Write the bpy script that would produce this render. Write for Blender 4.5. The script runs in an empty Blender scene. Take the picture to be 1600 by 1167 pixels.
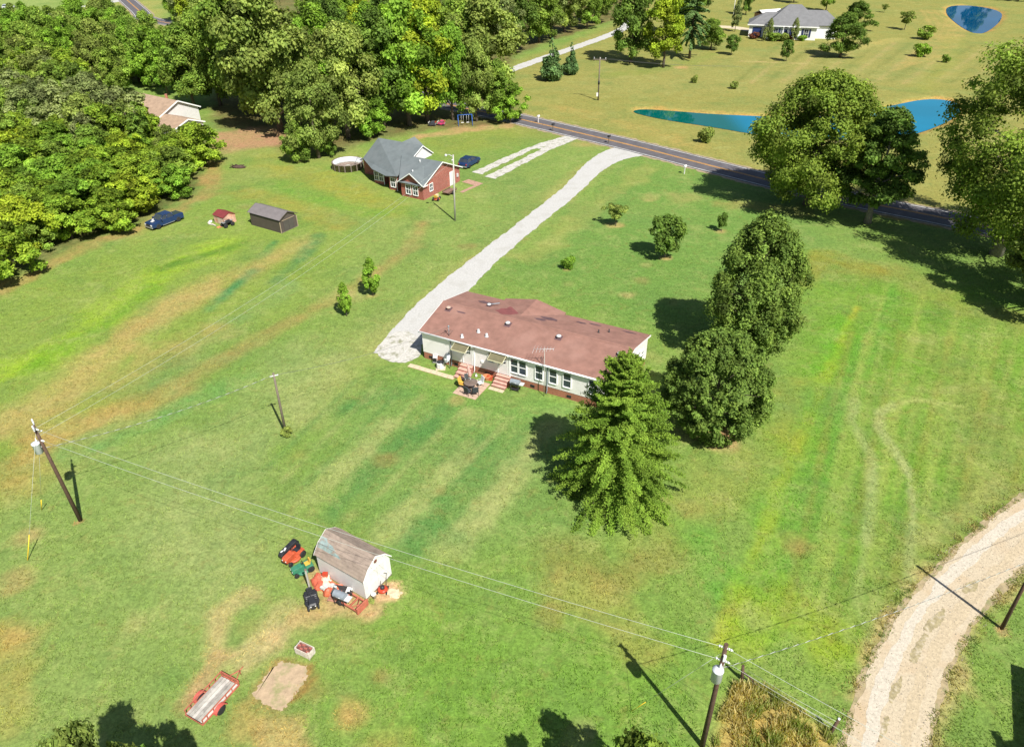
import bpy, bmesh, math, random
import numpy as np
from mathutils import Vector, Matrix, Euler

random.seed(7)
RNG = np.random.default_rng(11)
SC = bpy.context.scene
COL = SC.collection
R = math.radians

# ------------------------------------------------------------------ camera, sky, sun, exposure
CAM_H, FPX, PITCH, ROLL, IW, IH = 38.0, 1155.0, R(33.8), R(-0.8), 1600, 1167
cd = bpy.data.cameras.new('camera')
cam = bpy.data.objects.new('camera', cd)
COL.objects.link(cam)
cd.sensor_width = 36.0
cd.lens = 36.0 * FPX / IW
cd.clip_start, cd.clip_end = 0.5, 9000
cam.location = (0, 0, CAM_H)
cam.rotation_euler = (Matrix.Rotation(math.pi / 2 - PITCH, 3, 'X') @ Matrix.Rotation(ROLL, 3, 'Z')).to_euler()
SC.camera = cam

SUN_EL, SUN_AZ = R(50), R(150.7)          # azimuth clockwise from +Y
SUN = Vector((math.cos(SUN_EL) * math.sin(SUN_AZ), math.cos(SUN_EL) * math.cos(SUN_AZ), math.sin(SUN_EL)))
world = bpy.data.worlds.new('World')
SC.world = world
world.use_nodes = True
nt = world.node_tree
sky = nt.nodes.new('ShaderNodeTexSky')
sky.sky_type = 'NISHITA'
sky.sun_disc = False
sky.sun_elevation = SUN_EL
sky.sun_rotation = SUN_AZ
nt.links.new(sky.outputs[0], nt.nodes['Background'].inputs[0])
nt.nodes['Background'].inputs[1].default_value = 0.062
ld = bpy.data.lights.new('sun', 'SUN')
ld.energy = 5.0
ld.angle = R(0.5)
ld.color = (1.0, 0.965, 0.89)
sun = bpy.data.objects.new('sun', ld)
COL.objects.link(sun)
sun.location = SUN * 300
sun.rotation_euler = SUN.to_track_quat('Z', 'Y').to_euler()
SC.view_settings.view_transform = 'Standard'
SC.view_settings.look = 'None'
SC.view_settings.gamma = 1
SC.view_settings.use_curve_mapping = False
SC.view_settings.exposure = 0.64
SC.render.engine = 'CYCLES'

# ------------------------------------------------------------------ surveying: bearings read off the photograph -> metres on the ground
_c, _s = math.cos(ROLL), math.sin(ROLL)


def G(px, py, z=0.0):
    x, y = (px - IW / 2) / FPX, -(py - IH / 2) / FPX
    x, y = _c * x - _s * y, _s * x + _c * y
    d = Vector((x, math.cos(PITCH) + y * math.sin(PITCH), -math.sin(PITCH) + y * math.cos(PITCH)))
    t = (CAM_H - z) / -d.z
    return Vector((d.x * t, d.y * t, z))


def PX(p):
    X, Y, Z = p[0], p[1], p[2] - CAM_H
    dz = Y * math.cos(PITCH) - Z * math.sin(PITCH)
    x, y = X / dz, (Y * math.sin(PITCH) + Z * math.cos(PITCH)) / dz
    x, y = _c * x + _s * y, -_s * x + _c * y
    return IW / 2 + FPX * x, IH / 2 - FPX * y, dz


def height_to(base, topy):
    lo, hi = 0.0, 36.0
    for _ in range(40):
        m = (lo + hi) / 2
        if PX((base[0], base[1], m))[1] > topy: lo = m
        else: hi = m
    return lo


def width_m(base, wpx, z=0):
    return wpx * PX((base[0], base[1], z))[2] / FPX


# ------------------------------------------------------------------ helpers
def lin(c):
    return tuple(((v / 255) / 12.92 if v / 255 <= .04045 else (((v / 255) + .055) / 1.055) ** 2.4) for v in c)


LIT = 1.37


def alb(r, g, b):
    return tuple(min(.9, v / LIT) for v in lin((r, g, b)))


def new_mat(name):
    m = bpy.data.materials.new(name)
    m.use_nodes = True
    return m, m.node_tree, m.node_tree.nodes['Principled BSDF']


def node(t, kind, **kw):
    n = t.nodes.new(kind)
    for k, v in kw.items():
        if k in n.inputs: n.inputs[k].default_value = v
        else: setattr(n, k, v)
    return n


def M(name, col, rough=.6, var=.2, scale=2.0, bump=0.0, metal=0.0, bscale=None, spec=.4, stain=None, stain_scale=.6, stain_amt=.5):
    m, t, b = new_mat(name)
    L = t.links.new
    tc = node(t, 'ShaderNodeTexCoord')
    n1 = node(t, 'ShaderNodeTexNoise', Scale=scale, Detail=6.0, Roughness=.65)
    L(tc.outputs['Object'], n1.inputs['Vector'])
    mr = node(t, 'ShaderNodeMapRange')
    mr.inputs['From Min'].default_value = .3; mr.inputs['From Max'].default_value = .7
    mr.inputs['To Min'].default_value = 1 - var; mr.inputs['To Max'].default_value = 1 + var
    L(n1.outputs['Fac'], mr.inputs['Value'])
    mul = node(t, 'ShaderNodeVectorMath', operation='SCALE')
    mul.inputs[0].default_value = col[:3]
    L(mr.outputs[0], mul.inputs['Scale'])
    out = mul.outputs[0]
    if stain:
        n2 = node(t, 'ShaderNodeTexNoise', Scale=stain_scale, Detail=5.0, Roughness=.6)
        L(tc.outputs['Object'], n2.inputs['Vector'])
        r2 = node(t, 'ShaderNodeMapRange')
        r2.inputs['From Min'].default_value = .5; r2.inputs['From Max'].default_value = .68
        r2.inputs['To Max'].default_value = stain_amt
        L(n2.outputs['Fac'], r2.inputs['Value'])
        mx = node(t, 'ShaderNodeMix', data_type='RGBA')
        L(r2.outputs[0], mx.inputs[0]); L(out, mx.inputs[6]); mx.inputs[7].default_value = (*stain, 1)
        out = mx.outputs[2]
    L(out, b.inputs['Base Color'])
    b.inputs['Roughness'].default_value = rough
    b.inputs['Metallic'].default_value = metal
    b.inputs['Specular IOR Level'].default_value = spec
    if bump:
        nb = node(t, 'ShaderNodeTexNoise', Scale=bscale or scale * 6, Detail=4.0)
        L(tc.outputs['Object'], nb.inputs['Vector'])
        bp = node(t, 'ShaderNodeBump', Strength=bump, Distance=.05)
        L(nb.outputs['Fac'], bp.inputs['Height'])
        L(bp.outputs[0], b.inputs['Normal'])
    return m


def courses(m, axis='Z', pitch=.2, strength=.5, dist=.03):
    """add fine lap relief (siding, shingle courses, metal ribs) to a material made by M"""
    t = m.node_tree; L = t.links.new; b = t.nodes['Principled BSDF']
    tc = node(t, 'ShaderNodeTexCoord')
    w = node(t, 'ShaderNodeTexWave', wave_type='BANDS', bands_direction=axis, wave_profile='SAW')
    w.inputs['Scale'].default_value = math.pi * 2 / 20 / pitch
    L(tc.outputs['Object'], w.inputs['Vector'])
    bp = node(t, 'ShaderNodeBump', Strength=strength, Distance=dist)
    L(w.outputs['Fac'], bp.inputs['Height'])
    L(bp.outputs[0], b.inputs['Normal'])
    return m


def brick_mat(name, c1, c2, mortar):
    m, t, b = new_mat(name); L = t.links.new
    tc = node(t, 'ShaderNodeTexCoord'); sp = node(t, 'ShaderNodeSeparateXYZ'); ad = node(t, 'ShaderNodeMath', operation='ADD')
    cb = node(t, 'ShaderNodeCombineXYZ')
    L(tc.outputs['Object'], sp.inputs[0]); L(sp.outputs[0], ad.inputs[0]); L(sp.outputs[1], ad.inputs[1])
    L(ad.outputs[0], cb.inputs[0]); L(sp.outputs[2], cb.inputs[1])
    bk = node(t, 'ShaderNodeTexBrick', Scale=4.6)
    bk.inputs['Color1'].default_value = (*c1, 1); bk.inputs['Color2'].default_value = (*c2, 1); bk.inputs['Mortar'].default_value = (*mortar, 1)
    bk.inputs['Mortar Size'].default_value = .012
    L(cb.outputs[0], bk.inputs['Vector'])
    n = node(t, 'ShaderNodeTexNoise', Scale=1.3, Detail=5.0); L(tc.outputs['Object'], n.inputs['Vector'])
    mr = node(t, 'ShaderNodeMapRange'); mr.inputs['To Min'].default_value = .7; mr.inputs['To Max'].default_value = 1.3
    L(n.outputs['Fac'], mr.inputs['Value'])
    sc = node(t, 'ShaderNodeVectorMath', operation='SCALE'); L(bk.outputs['Color'], sc.inputs[0]); L(mr.outputs[0], sc.inputs['Scale'])
    L(sc.outputs[0], b.inputs['Base Color'])
    bp = node(t, 'ShaderNodeBump', Strength=.4, Distance=.02); L(bk.outputs['Fac'], bp.inputs['Height']); bp.invert = True
    L(bp.outputs[0], b.inputs['Normal'])
    b.inputs['Roughness'].default_value = .85
    return m


class MB:
    def __init__(s): s.v, s.f, s.m, s.sm = [], [], [], []

    def add(s, vs, fs, mi=0, smooth=False):
        o = len(s.v)
        s.v += [tuple(v) for v in vs]
        for f in fs: s.f.append([i + o for i in f]); s.m.append(mi); s.sm.append(smooth)
        return s

    def box(s, x0, x1, y0, y1, z0, z1, mi=0):
        return s.add([(x0, y0, z0), (x1, y0, z0), (x1, y1, z0), (x0, y1, z0), (x0, y0, z1), (x1, y0, z1), (x1, y1, z1), (x0, y1, z1)],
                     [(3, 2, 1, 0), (4, 5, 6, 7), (0, 1, 5, 4), (1, 2, 6, 5), (2, 3, 7, 6), (3, 0, 4, 7)], mi)

    def obox(s, c, size, rot=(0, 0, 0), mi=0):
        m = Euler(rot).to_matrix(); h = [d / 2 for d in size]
        vs = [Vector(c) + m @ Vector((x * h[0], y * h[1], z * h[2])) for z in (-1, 1) for x, y in ((-1, -1), (1, -1), (1, 1), (-1, 1))]
        return s.add(vs, [(3, 2, 1, 0), (4, 5, 6, 7), (0, 1, 5, 4), (1, 2, 6, 5), (2, 3, 7, 6), (3, 0, 4, 7)], mi)

    def tube(s, p0, p1, r0, r1=None, n=8, mi=0):
        return s.path([p0, p1], [r0, r0 if r1 is None else r1], n, mi)

    def path(s, pts, r, n=8, mi=0):
        pts = [Vector(p) for p in pts]
        rr = r if isinstance(r, (list, tuple)) else [r] * len(pts)
        vs, fs = [], []
        for i, p in enumerate(pts):
            d = (pts[min(i + 1, len(pts) - 1)] - pts[max(i - 1, 0)]).normalized()
            a = d.cross(Vector((0, 0, 1)) if abs(d.z) < .9 else Vector((1, 0, 0))).normalized(); b = d.cross(a)
            for k in range(n):
                t = 2 * math.pi * k / n
                vs.append(p + (a * math.cos(t) + b * math.sin(t)) * rr[i])
        for i in range(len(pts) - 1):
            for k in range(n):
                fs.append((i * n + k, i * n + (k + 1) % n, (i + 1) * n + (k + 1) % n, (i + 1) * n + k))
        s.add(vs, fs, mi, True)
        e = (len(pts) - 1) * n
        o = len(s.v) - len(vs)
        s.f.append([o + k for k in range(n)][::-1]); s.m.append(mi); s.sm.append(False)
        s.f.append([o + e + k for k in range(n)]); s.m.append(mi); s.sm.append(False)
        return s

    def lathe(s, prof, n=16, c=(0, 0, 0), mi=0, smooth=True):
        vs, fs = [], []
        for r, z in prof:
            for k in range(n):
                t = 2 * math.pi * k / n
                vs.append((c[0] + r * math.cos(t), c[1] + r * math.sin(t), c[2] + z))
        for i in range(len(prof) - 1):
            for k in range(n):
                fs.append((i * n + k, i * n + (k + 1) % n, (i + 1) * n + (k + 1) % n, (i + 1) * n + k))
        fs.append(tuple(range(n))[::-1]); e = (len(prof) - 1) * n; fs.append(tuple(range(e, e + n)))
        return s.add(vs, fs, mi, smooth)

    def prism(s, poly, a0, a1, axis='y', mi=0):
        """extrude a 2-D outline: axis y -> outline in (x,z); axis x -> outline in (y,z); axis z -> outline in (x,y)"""
        n = len(poly)
        mk = {'y': lambda p, a: (p[0], a, p[1]), 'x': lambda p, a: (a, p[0], p[1]), 'z': lambda p, a: (p[0], p[1], a)}[axis]
        vs = [mk(p, a0) for p in poly] + [mk(p, a1) for p in poly]
        fs = [tuple(range(n)), tuple(range(n, 2 * n))[::-1]] + [(i, (i + 1) % n, n + (i + 1) % n, n + i) for i in range(n)]
        return s.add(vs, fs, mi)

    def slab(s, pts, th, mi=0, down=None):
        """a sheet with thickness; pts lie on its top"""
        p = [Vector(q) for q in pts]
        n = Vector((0, 0, 0))
        for i in range(len(p)): n += p[i].cross(p[(i + 1) % len(p)])
        n.normalize()
        if n.z < 0: n = -n
        d = Vector(down) if down else -n * th
        k = len(p)
        return s.add(p + [q + d for q in p], [tuple(range(k)), tuple(range(k, 2 * k))[::-1]] + [(i, (i + 1) % k, k + (i + 1) % k, k + i) for i in range(k)], mi)

    def ball(s, c, r, nu=12, nv=8, mi=0):
        r = r if isinstance(r, (tuple, list)) else (r, r, r)
        vs = [(c[0], c[1], c[2] - r[2])]
        for j in range(1, nv):
            ph = -math.pi / 2 + math.pi * j / nv
            for k in range(nu):
                t = 2 * math.pi * k / nu
                vs.append((c[0] + r[0] * math.cos(ph) * math.cos(t), c[1] + r[1] * math.cos(ph) * math.sin(t), c[2] + r[2] * math.sin(ph)))
        vs.append((c[0], c[1], c[2] + r[2]))
        fs = [(0, 1 + (k + 1) % nu, 1 + k) for k in range(nu)]
        for j in range(nv - 2):
            for k in range(nu):
                a = 1 + j * nu
                fs.append((a + k, a + (k + 1) % nu, a + nu + (k + 1) % nu, a + nu + k))
        a = 1 + (nv - 2) * nu; e = len(vs) - 1
        fs += [(a + k, a + (k + 1) % nu, e) for k in range(nu)]
        return s.add(vs, fs, mi, True)

    def build(s, name, mats, parent=None, loc=None, rot=None, bevel=0):
        me = bpy.data.meshes.new(name)
        me.from_pydata(s.v, [], s.f)
        for m in (mats if isinstance(mats, (list, tuple)) else [mats]): me.materials.append(m)
        me.polygons.foreach_set('material_index', s.m)
        me.polygons.foreach_set('use_smooth', s.sm)
        bm = bmesh.new(); bm.from_mesh(me)
        bmesh.ops.recalc_face_normals(bm, faces=bm.faces)
        bm.to_mesh(me); bm.free()
        me.update()
        o = bpy.data.objects.new(name, me)
        COL.objects.link(o)
        if parent is not None: o.parent = parent
        if loc is not None: o.location = loc
        if rot is not None: o.rotation_euler = rot
        if bevel:
            b = o.modifiers.new('bevel', 'BEVEL'); b.width = bevel; b.segments = 2; b.limit_method = 'ANGLE'
        return o


def tag(o, label, cat, group=None):
    o['label'] = label; o['category'] = cat
    if group: o['group'] = group
    return o


def thing(name, label, cat, loc=(0, 0, 0), rz=0, group=None, rot=None):
    o = bpy.data.objects.new(name, None)
    COL.objects.link(o)
    o.empty_display_size = .3
    o.location = loc
    o.rotation_euler = rot or (0, 0, rz)
    return tag(o, label, cat, group)


def struct(o):
    o['kind'] = 'structure'
    return o


def share(src, name, parent, loc=(0, 0, 0), rot=(0, 0, 0)):
    c = src.copy(); c.name = name
    COL.objects.link(c); c.parent = parent; c.location = loc; c.rotation_euler = rot
    return c


# ------------------------------------------------------------------ materials
white_wall = courses(M('white_lap_siding', (.9, .85, .84), .55, .05, 1.2, stain=(.6, .58, .52), stain_amt=.35), 'Z', .13, .6)
white_trim = M('white_trim', (.8, .8, .78), .5, .06)
white_paint = M('white_paint', (.7, .68, .66), .5, .07, 1.5, stain=(.6, .57, .5), stain_amt=.3)
brown_roof = courses(M('red_brown_shingle', (.24, .125, .097), .9, .2, 1.1, stain=(.31, .175, .14), stain_scale=.35, stain_amt=.6), 'Y', .14, .5)
stain_roof = M('newer_red_shingle', (.20, .062, .06), .9, .2, 2)
brown_dark = M('dark_shingle_wear', (.11, .062, .068), .9, .25, 2)
red_brick = brick_mat('red_brick', (.38, .11, .08), (.26, .07, .055), (.34, .25, .2))
orange_brick = brick_mat('orange_brick', (.36, .14, .08), (.28, .1, .06), (.42, .32, .24))
glass = M('window_glass', (.035, .045, .06), .08, .3, .8, spec=.7)
gray_shingle = courses(M('grey_shingle', (.125, .145, .15), .9, .14, 1.0, stain=(.16, .175, .18), stain_scale=.3, stain_amt=.6), 'Y', .3, .25)
slate_shingle = courses(M('slate_grey_shingle', (.16, .16, .165), .9, .14, 1.0), 'Z', .3, .25)
tan_shingle = courses(M('tan_grey_shingle', (.27, .21, .17), .9, .28, 2.2, bump=.3, stain=(.34, .27, .21), stain_scale=1.4, stain_amt=.5), 'Y', .2, .3)
teal_patch = M('faded_teal_tar_paper', (.24, .31, .30), .85, .3, 3, stain=(.26, .21, .17), stain_scale=4, stain_amt=.9)
tan_roof = M('tan_roof_shingle', (.33, .23, .16), .9, .2, 1.2)
dark_metal = M('dark_brown_metal', (.085, .066, .06), .55, .12, 1)
dark_roof = courses(M('charcoal_metal_roof', (.17, .15, .15), .6, .15, 1.2), 'X', .25, .5)
tan_trim = M('tan_trim', (.33, .26, .18), .6, .1)
pink_metal = M('weathered_pink_metal', (.56, .34, .25), .6, .3, 1.6, stain=(.45, .16, .07), stain_scale=1.3, stain_amt=.9)
maroon = M('maroon_metal_roof', (.19, .035, .035), .55, .15, 1.2)
black_rubber = M('black_rubber', (.02, .02, .021), .8, .2, 4)
black_plastic = M('black_plastic', (.025, .026, .03), .45, .2, 3)
red_paint = M('red_paint', (.42, .045, .02), .4, .2, 3, stain=(.3, .08, .04), stain_scale=3)
orange_paint = M('orange_red_paint', (.46, .085, .035), .5, .3, 4, stain=(.3, .1, .06), stain_scale=5, stain_amt=.6)
rust_red = M('faded_red_steel', (.42, .12, .075), .7, .25, 3, stain=(.25, .1, .06), stain_scale=4)
green_paint = M('green_paint', (.04, .19, .11), .5, .25, 4, stain=(.1, .16, .1), stain_scale=5, stain_amt=.6)
yellow_paint = M('yellow_paint', (.55, .36, .06), .45, .1, 3)
blue_car = M('dark_blue_car_paint', (.012, .03, .1), .22, .15, 1, spec=.6)
steel = M('galvanised_steel', (.45, .46, .47), .4, .12, 3, metal=.6)
gray_plastic = M('grey_plastic', (.22, .25, .28), .5, .15, 3)
gray_light = M('light_grey_metal', (.5, .51, .52), .5, .12, 3)
pole_wood = M('creosote_pole_wood', (.085, .05, .033), .85, .3, 6, stain=(.13, .085, .06), stain_scale=2)
pole_gray = M('grey_weathered_pole_wood', (.16, .13, .10), .85, .25, 6)
pole_pale = M('pale_pole', (.4, .38, .34), .7, .15, 5)
wire_mat = M('bare_aluminium_wire', (.45, .48, .42), .5, .05)
wire_dark = M('dark_cable', (.12, .12, .12), .6, .05)
wire_yellow = M('yellow_guy_guard', (.75, .5, .03), .5, .05)
porcelain = M('white_porcelain', (.75, .75, .77), .3, .05)
old_board = M('grey_weathered_board', (.42, .39, .34), .85, .25, 3, stain=(.55, .53, .48), stain_scale=3, stain_amt=.8)
crate_wood = M('whitewashed_board', (.55, .5, .43), .8, .25, 4, stain=(.3, .24, .18), stain_scale=3)
concrete = M('sand_concrete', (.5, .42, .29), .9, .15, 2, bump=.2)
paver = M('pink_sand_paver', (.45, .32, .24), .9, .2, 2, bump=.2)
tread = M('pale_brick_tread', (.5, .3, .24), .85, .2, 3)
asphalt = M('worn_asphalt', (.10, .092, .10), .9, .25, .8, bump=.2, stain=(.11, .1, .1), stain_scale=.25)
line_white = M('worn_white_line', (.5, .5, .48), .7, .3, 2)
line_yellow = M('worn_yellow_line', (.55, .27, .05), .7, .3, 2)
gravel = M('white_gravel', (.43, .42, .40), .95, .16, 5.0, bump=.35, bscale=14, stain=(.34, .325, .29), stain_scale=.5, stain_amt=.5)
gravel_thin = M('thin_gravel', (.46, .44, .40), .95, .25, 4, bump=.4, bscale=12, stain=(.2, .2, .12), stain_scale=1.3, stain_amt=.9)
gravel_tan = M('sandy_gravel', (.45, .375, .265), .95, .2, 6, bump=.35, bscale=16, stain=(.42, .31, .19), stain_scale=.3, stain_amt=.8)
bark = M('grey_brown_bark', (.12, .095, .07), .9, .3, 5, bump=.4)
bark_pale = M('pale_bark', (.24, .21, .17), .9, .3, 5, bump=.4)
pink_fabric = M('faded_pink_fabric', (.6, .36, .32), .8, .15, 4)
tan_awning = M('olive_tan_awning', (.15, .135, .075), .6, .15, 3)
firewood = M('orange_clay', (.5, .2, .09), .8, .25, 5)
red_tarp = M('red_tarp', (.55, .12, .07), .5, .3, 2.2)
cream_tarp = M('cream_sheet', (.66, .55, .42), .6, .2, 3)
mulch = M('bare_tan_soil', (.36, .25, .15), .95, .25, 2, bump=.4)

GRASS_BRUSH = []
# ------------------------------------------------------------------ ground sheet
# what grows or lies where: soft-edged strokes (colour seen on the turf itself: worn, dry, lush, mown in lanes)


def W2(pts): return [G(*p).xy for p in pts]


STROKES = []   # (world polyline, half width m, softness m, colour, strength)


def stroke(px, half, col, strength=.8, soft=None): STROKES.append((W2(px), half, soft or half, alb(*col), strength))


def spot(px, half, col, strength=.8, soft=None): STROKES.append((W2([px, (px[0] + 1, px[1])]), half, soft or half * .8, alb(*col), strength))


AREAS = []     # polygons


def area(px, col, strength=.8, soft=2.0): AREAS.append((W2(px), alb(*col), strength, soft))


# broad areas
area([(-300, 700), (0, 470), (320, 310), (560, 240), (700, 330), (470, 470), (200, 640), (0, 800)], (132, 160, 66), .9, 4)
area([(560, 330), (900, 215), (985, 245), (690, 450), (600, 560), (430, 640)], (132, 160, 76), .8, 4)
area([(990, 250), (1180, 290), (1330, 380), (1100, 480), (1000, 520), (760, 440)], (108, 150, 66), .8, 4)
area([(1270, 400), (1700, 480), (1700, 740), (1340, 1060), (1150, 1000), (1200, 620)], (114, 158, 52), .9, 3)
area([(500, 600), (900, 630), (880, 820), (640, 840), (520, 800)], (116, 154, 74), .8, 4)
area([(620, 960), (1100, 960), (1100, 1300), (620, 1300)], (114, 158, 56), .8, 4)
area([(-200, 820), (300, 640), (480, 860), (430, 1300), (-200, 1300)], (132, 160, 80), .8, 5)
area([(790, 205), (1000, 232), (1200, 282), (1500, 350), (1900, 430), (1900, 90), (1700, -60), (1000, -60), (980, 30), (800, 100)], (152, 152, 76), .95, 3)
area([(840, 140), (985, 150), (1500, 130), (1480, 60), (1000, 90)], (154, 156, 82), .7, 5)
area([(330, 230), (560, 220), (560, 250), (320, 300)], (150, 160, 78), .6, 3)
area([(790, 195), (640, 215), (700, 240), (900, 215)], (140, 155, 66), .7, 3)
# woodland floor
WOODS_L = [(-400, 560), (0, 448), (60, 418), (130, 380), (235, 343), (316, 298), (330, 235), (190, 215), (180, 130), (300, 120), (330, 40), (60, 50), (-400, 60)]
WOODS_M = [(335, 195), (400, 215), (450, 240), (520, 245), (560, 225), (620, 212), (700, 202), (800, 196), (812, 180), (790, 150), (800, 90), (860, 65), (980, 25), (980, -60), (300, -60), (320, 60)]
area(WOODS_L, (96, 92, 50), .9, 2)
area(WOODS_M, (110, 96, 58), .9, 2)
stroke([(-40, 470), (0, 452), (130, 388), (235, 350), (320, 304), (335, 250)], 1.2, (172, 146, 84), .85)
stroke([(660, 213), (720, 203), (790, 198)], 1.2, (196, 158, 108), .7)
area([(330, 208), (440, 195), (450, 225), (360, 238), (325, 232)], (182, 142, 104), .9, 1.5)
# left field
stroke([(-60, 600), (60, 560), (170, 490), (260, 425), (350, 385)], 1.7, (148, 184, 50), .8, 2.2)
stroke([(250, 420), (330, 396), (380, 380)], .8, (92, 138, 40), .7)
stroke([(60, 570), (160, 510), (240, 450)], .9, (104, 158, 40), .55)
stroke([(-60, 700), (60, 640), (160, 560), (260, 480), (330, 440)], 1.5, (182, 168, 96), .75, 2.2)
stroke([(200, 520), (300, 470), (400, 420), (470, 380)], 1.2, (178, 160, 92), .6, 1.8)
stroke([(340, 470), (395, 425)], .5, (84, 136, 78), .8, 1.0)
stroke([(330, 482), (352, 462), (372, 440)], .55, (72, 140, 76), .65)
stroke([(430, 440), (465, 410), (500, 370)], .6, (84, 136, 74), .8, .9)
stroke([(410, 400), (430, 378)], .5, (72, 138, 70), .6)
stroke([(230, 600), (330, 530), (450, 450)], 1.4, (122, 158, 84), .6)
stroke([(30, 690), (160, 650), (300, 590), (440, 510), (520, 470), (640, 390), (660, 350)], .7, (176, 146, 88), .5, 1.1)
stroke([(10, 720), (160, 665), (290, 610)], .9, (186, 150, 94), .45, 1.1)
stroke([(-60, 760), (20, 740), (90, 690), (200, 640)], 2.2, (180, 158, 84), .55, 2.4)
stroke([(-40, 680), (80, 640), (200, 585), (330, 520)], 1.6, (168, 158, 88), .6, 1.8)
stroke([(100, 705), (240, 655), (380, 590)], 1.2, (98, 160, 80), .5)
stroke([(420, 250), (520, 290), (610, 330)], 2.5, (160, 158, 60), .55)
stroke([(440, 290), (560, 330), (640, 330)], 1.5, (106, 160, 54), .55)
stroke([(380, 300), (480, 330), (540, 350)], 1.5, (170, 150, 66), .4)
stroke([(360, 260), (400, 250), (500, 262)], 1.4, (120, 156, 66), .6)
# beside the long drive
stroke([(600, 540), (700, 440), (820, 350), (930, 262)], 1.6, (168, 166, 92), .55)
stroke([(830, 400), (960, 300), (1010, 262)], 1.4, (160, 166, 84), .5)
stroke([(480, 640), (560, 560), (620, 500)], 2.2, (160, 170, 96), .55)
stroke([(780, 250), (820, 330), (760, 380)], 2.5, (118, 150, 70), .55)
stroke([(900, 225), (985, 228)], 1.0, (186, 156, 96), .5)
# lawn in front of the white home: broad darker lanes running toward the white shed
for a, b in (((700, 640), (520, 800)), ((760, 690), (650, 850)), ((830, 700), (720, 830)), ((660, 600), (540, 640))):
    m1 = ((a[0] + b[0]) / 2 - 8, (a[1] + b[1]) / 2 - 4)
    stroke([a, m1, b], .8, (86, 140, 66), .7, 1.2)
for a, b in (((730, 700), (600, 830)), ((800, 760), (700, 860)), ((600, 660), (480, 780)), ((880, 640), (760, 790))):
    stroke([a, b], .7, (166, 178, 104), .65, 1.0)
stroke([(640, 590), (760, 640), (880, 640)], 1.2, (104, 156, 66), .6)
spot((715, 625), .6, (176, 150, 92), .5)
stroke([(480, 560), (420, 640), (330, 700), (300, 800), (350, 870)], 3.0, (158, 174, 104), .45)
# right meadow, mown in lanes
stroke([(1340, 480), (1260, 660), (1180, 860), (1120, 1000)], .45, (176, 180, 52), .75, .4)
stroke([(1400, 440), (1310, 640), (1250, 860), (1200, 1000)], .9, (98, 158, 54), .6)
stroke([(1322, 500), (1255, 660), (1170, 880)], 1.1, (104, 170, 40), .6)
for k in range(9):
    x = 1360 + k * 28
    stroke([(x, 430 + k * 8), (x - 55 + k * 5, 600), (x - 110 + k * 8, 900)], .3, (154, 174, 78) if k % 2 else (104, 144, 50), .5, .35)
stroke([(1335, 625), (1330, 655), (1350, 690), (1362, 715), (1362, 780), (1352, 850)], .28, (158, 176, 104), .6, .25)
stroke([(1395, 632), (1375, 645), (1374, 672), (1400, 705), (1420, 740), (1427, 800), (1420, 870), (1425, 960)], .25, (172, 184, 116), .65, .25)
stroke([(1380, 634), (1430, 624), (1500, 634)], .18, (158, 178, 84), .6, .2)
stroke([(1470, 560), (1540, 640), (1560, 740), (1480, 860), (1420, 930)], 2.2, (128, 144, 66), .6)
stroke([(1440, 840), (1500, 810), (1560, 760)], .8, (164, 166, 96), .5)
stroke([(1200, 620), (1240, 600), (1230, 690)], 1.2, (158, 156, 66), .45)
stroke([(1290, 420), (1400, 430), (1500, 480), (1600, 500)], 2.2, (146, 150, 72), .55)
stroke([(1260, 440), (1290, 400), (1370, 425)], 1.2, (150, 144, 50), .5)
stroke([(1000, 870), (1090, 780), (1180, 720)], 1.8, (148, 160, 74), .55)
stroke([(880, 870), (960, 900), (1060, 860)], 1.2, (140, 130, 66), .5)
stroke([(900, 920), (960, 960), (1000, 1010)], 1.2, (172, 160, 84), .45)
stroke([(1090, 840), (1130, 900), (1180, 980)], 1.4, (92, 166, 52), .5)
stroke([(1160, 1000), (1220, 940), (1290, 1000)], 1.3, (150, 176, 44), .6)
spot((1130, 690), 1.0, (200, 160, 112), .85, .8)
spot((955, 700), 2.0, (150, 130, 80), .5)
for k in range(14):
    x = 1300 + k * 26
    stroke([(x + 30, 520), (x - 10, 680), (x - 50, 860), (x - 80, 1000)], .18, (160, 176, 86) if k % 3 else (146, 146, 64), .38, .25)
for k in range(10):
    a = (560 + k * 34, 590 + k * 9)
    stroke([a, (a[0] - 70, a[1] + 70), (a[0] - 150, a[1] + 150)], .22, (158, 172, 98) if k % 2 else (92, 138, 66), .5, .3)
rs_ = random.Random(21)
for k in range(46):     # scattered thin and weedy places
    px_, py_ = rs_.uniform(0, 1250), rs_.uniform(560, 1160)
    spot((px_, py_), rs_.uniform(.2, .8), rs_.choice([(186, 172, 112), (164, 130, 78), (96, 138, 58), (172, 176, 104)]), rs_.uniform(.2, .5), .5)
for k in range(26):
    px_, py_ = rs_.uniform(360, 1150), rs_.uniform(250, 560)
    spot((px_, py_), rs_.uniform(.4, 1.1), rs_.choice([(180, 172, 104), (150, 130, 78), (100, 140, 62)]), rs_.uniform(.3, .6), .6)
stroke([(1335, 625), (1330, 655), (1350, 690), (1362, 715), (1362, 780), (1352, 850), (1340, 930)], .2, (152, 172, 98), .5, .3)
stroke([(1395, 632), (1376, 645), (1374, 672), (1400, 705), (1420, 740), (1427, 800), (1422, 870), (1420, 960)], .2, (162, 178, 106), .55, .28)
stroke([(1376, 640), (1430, 624), (1500, 634)], .14, (168, 184, 100), .7, .2)
stroke([(1372, 1290), (1385, 1180), (1400, 1100), (1435, 1010), (1490, 930), (1560, 860), (1640, 800)], 1.9, (190, 170, 112), .7, .6)
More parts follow.
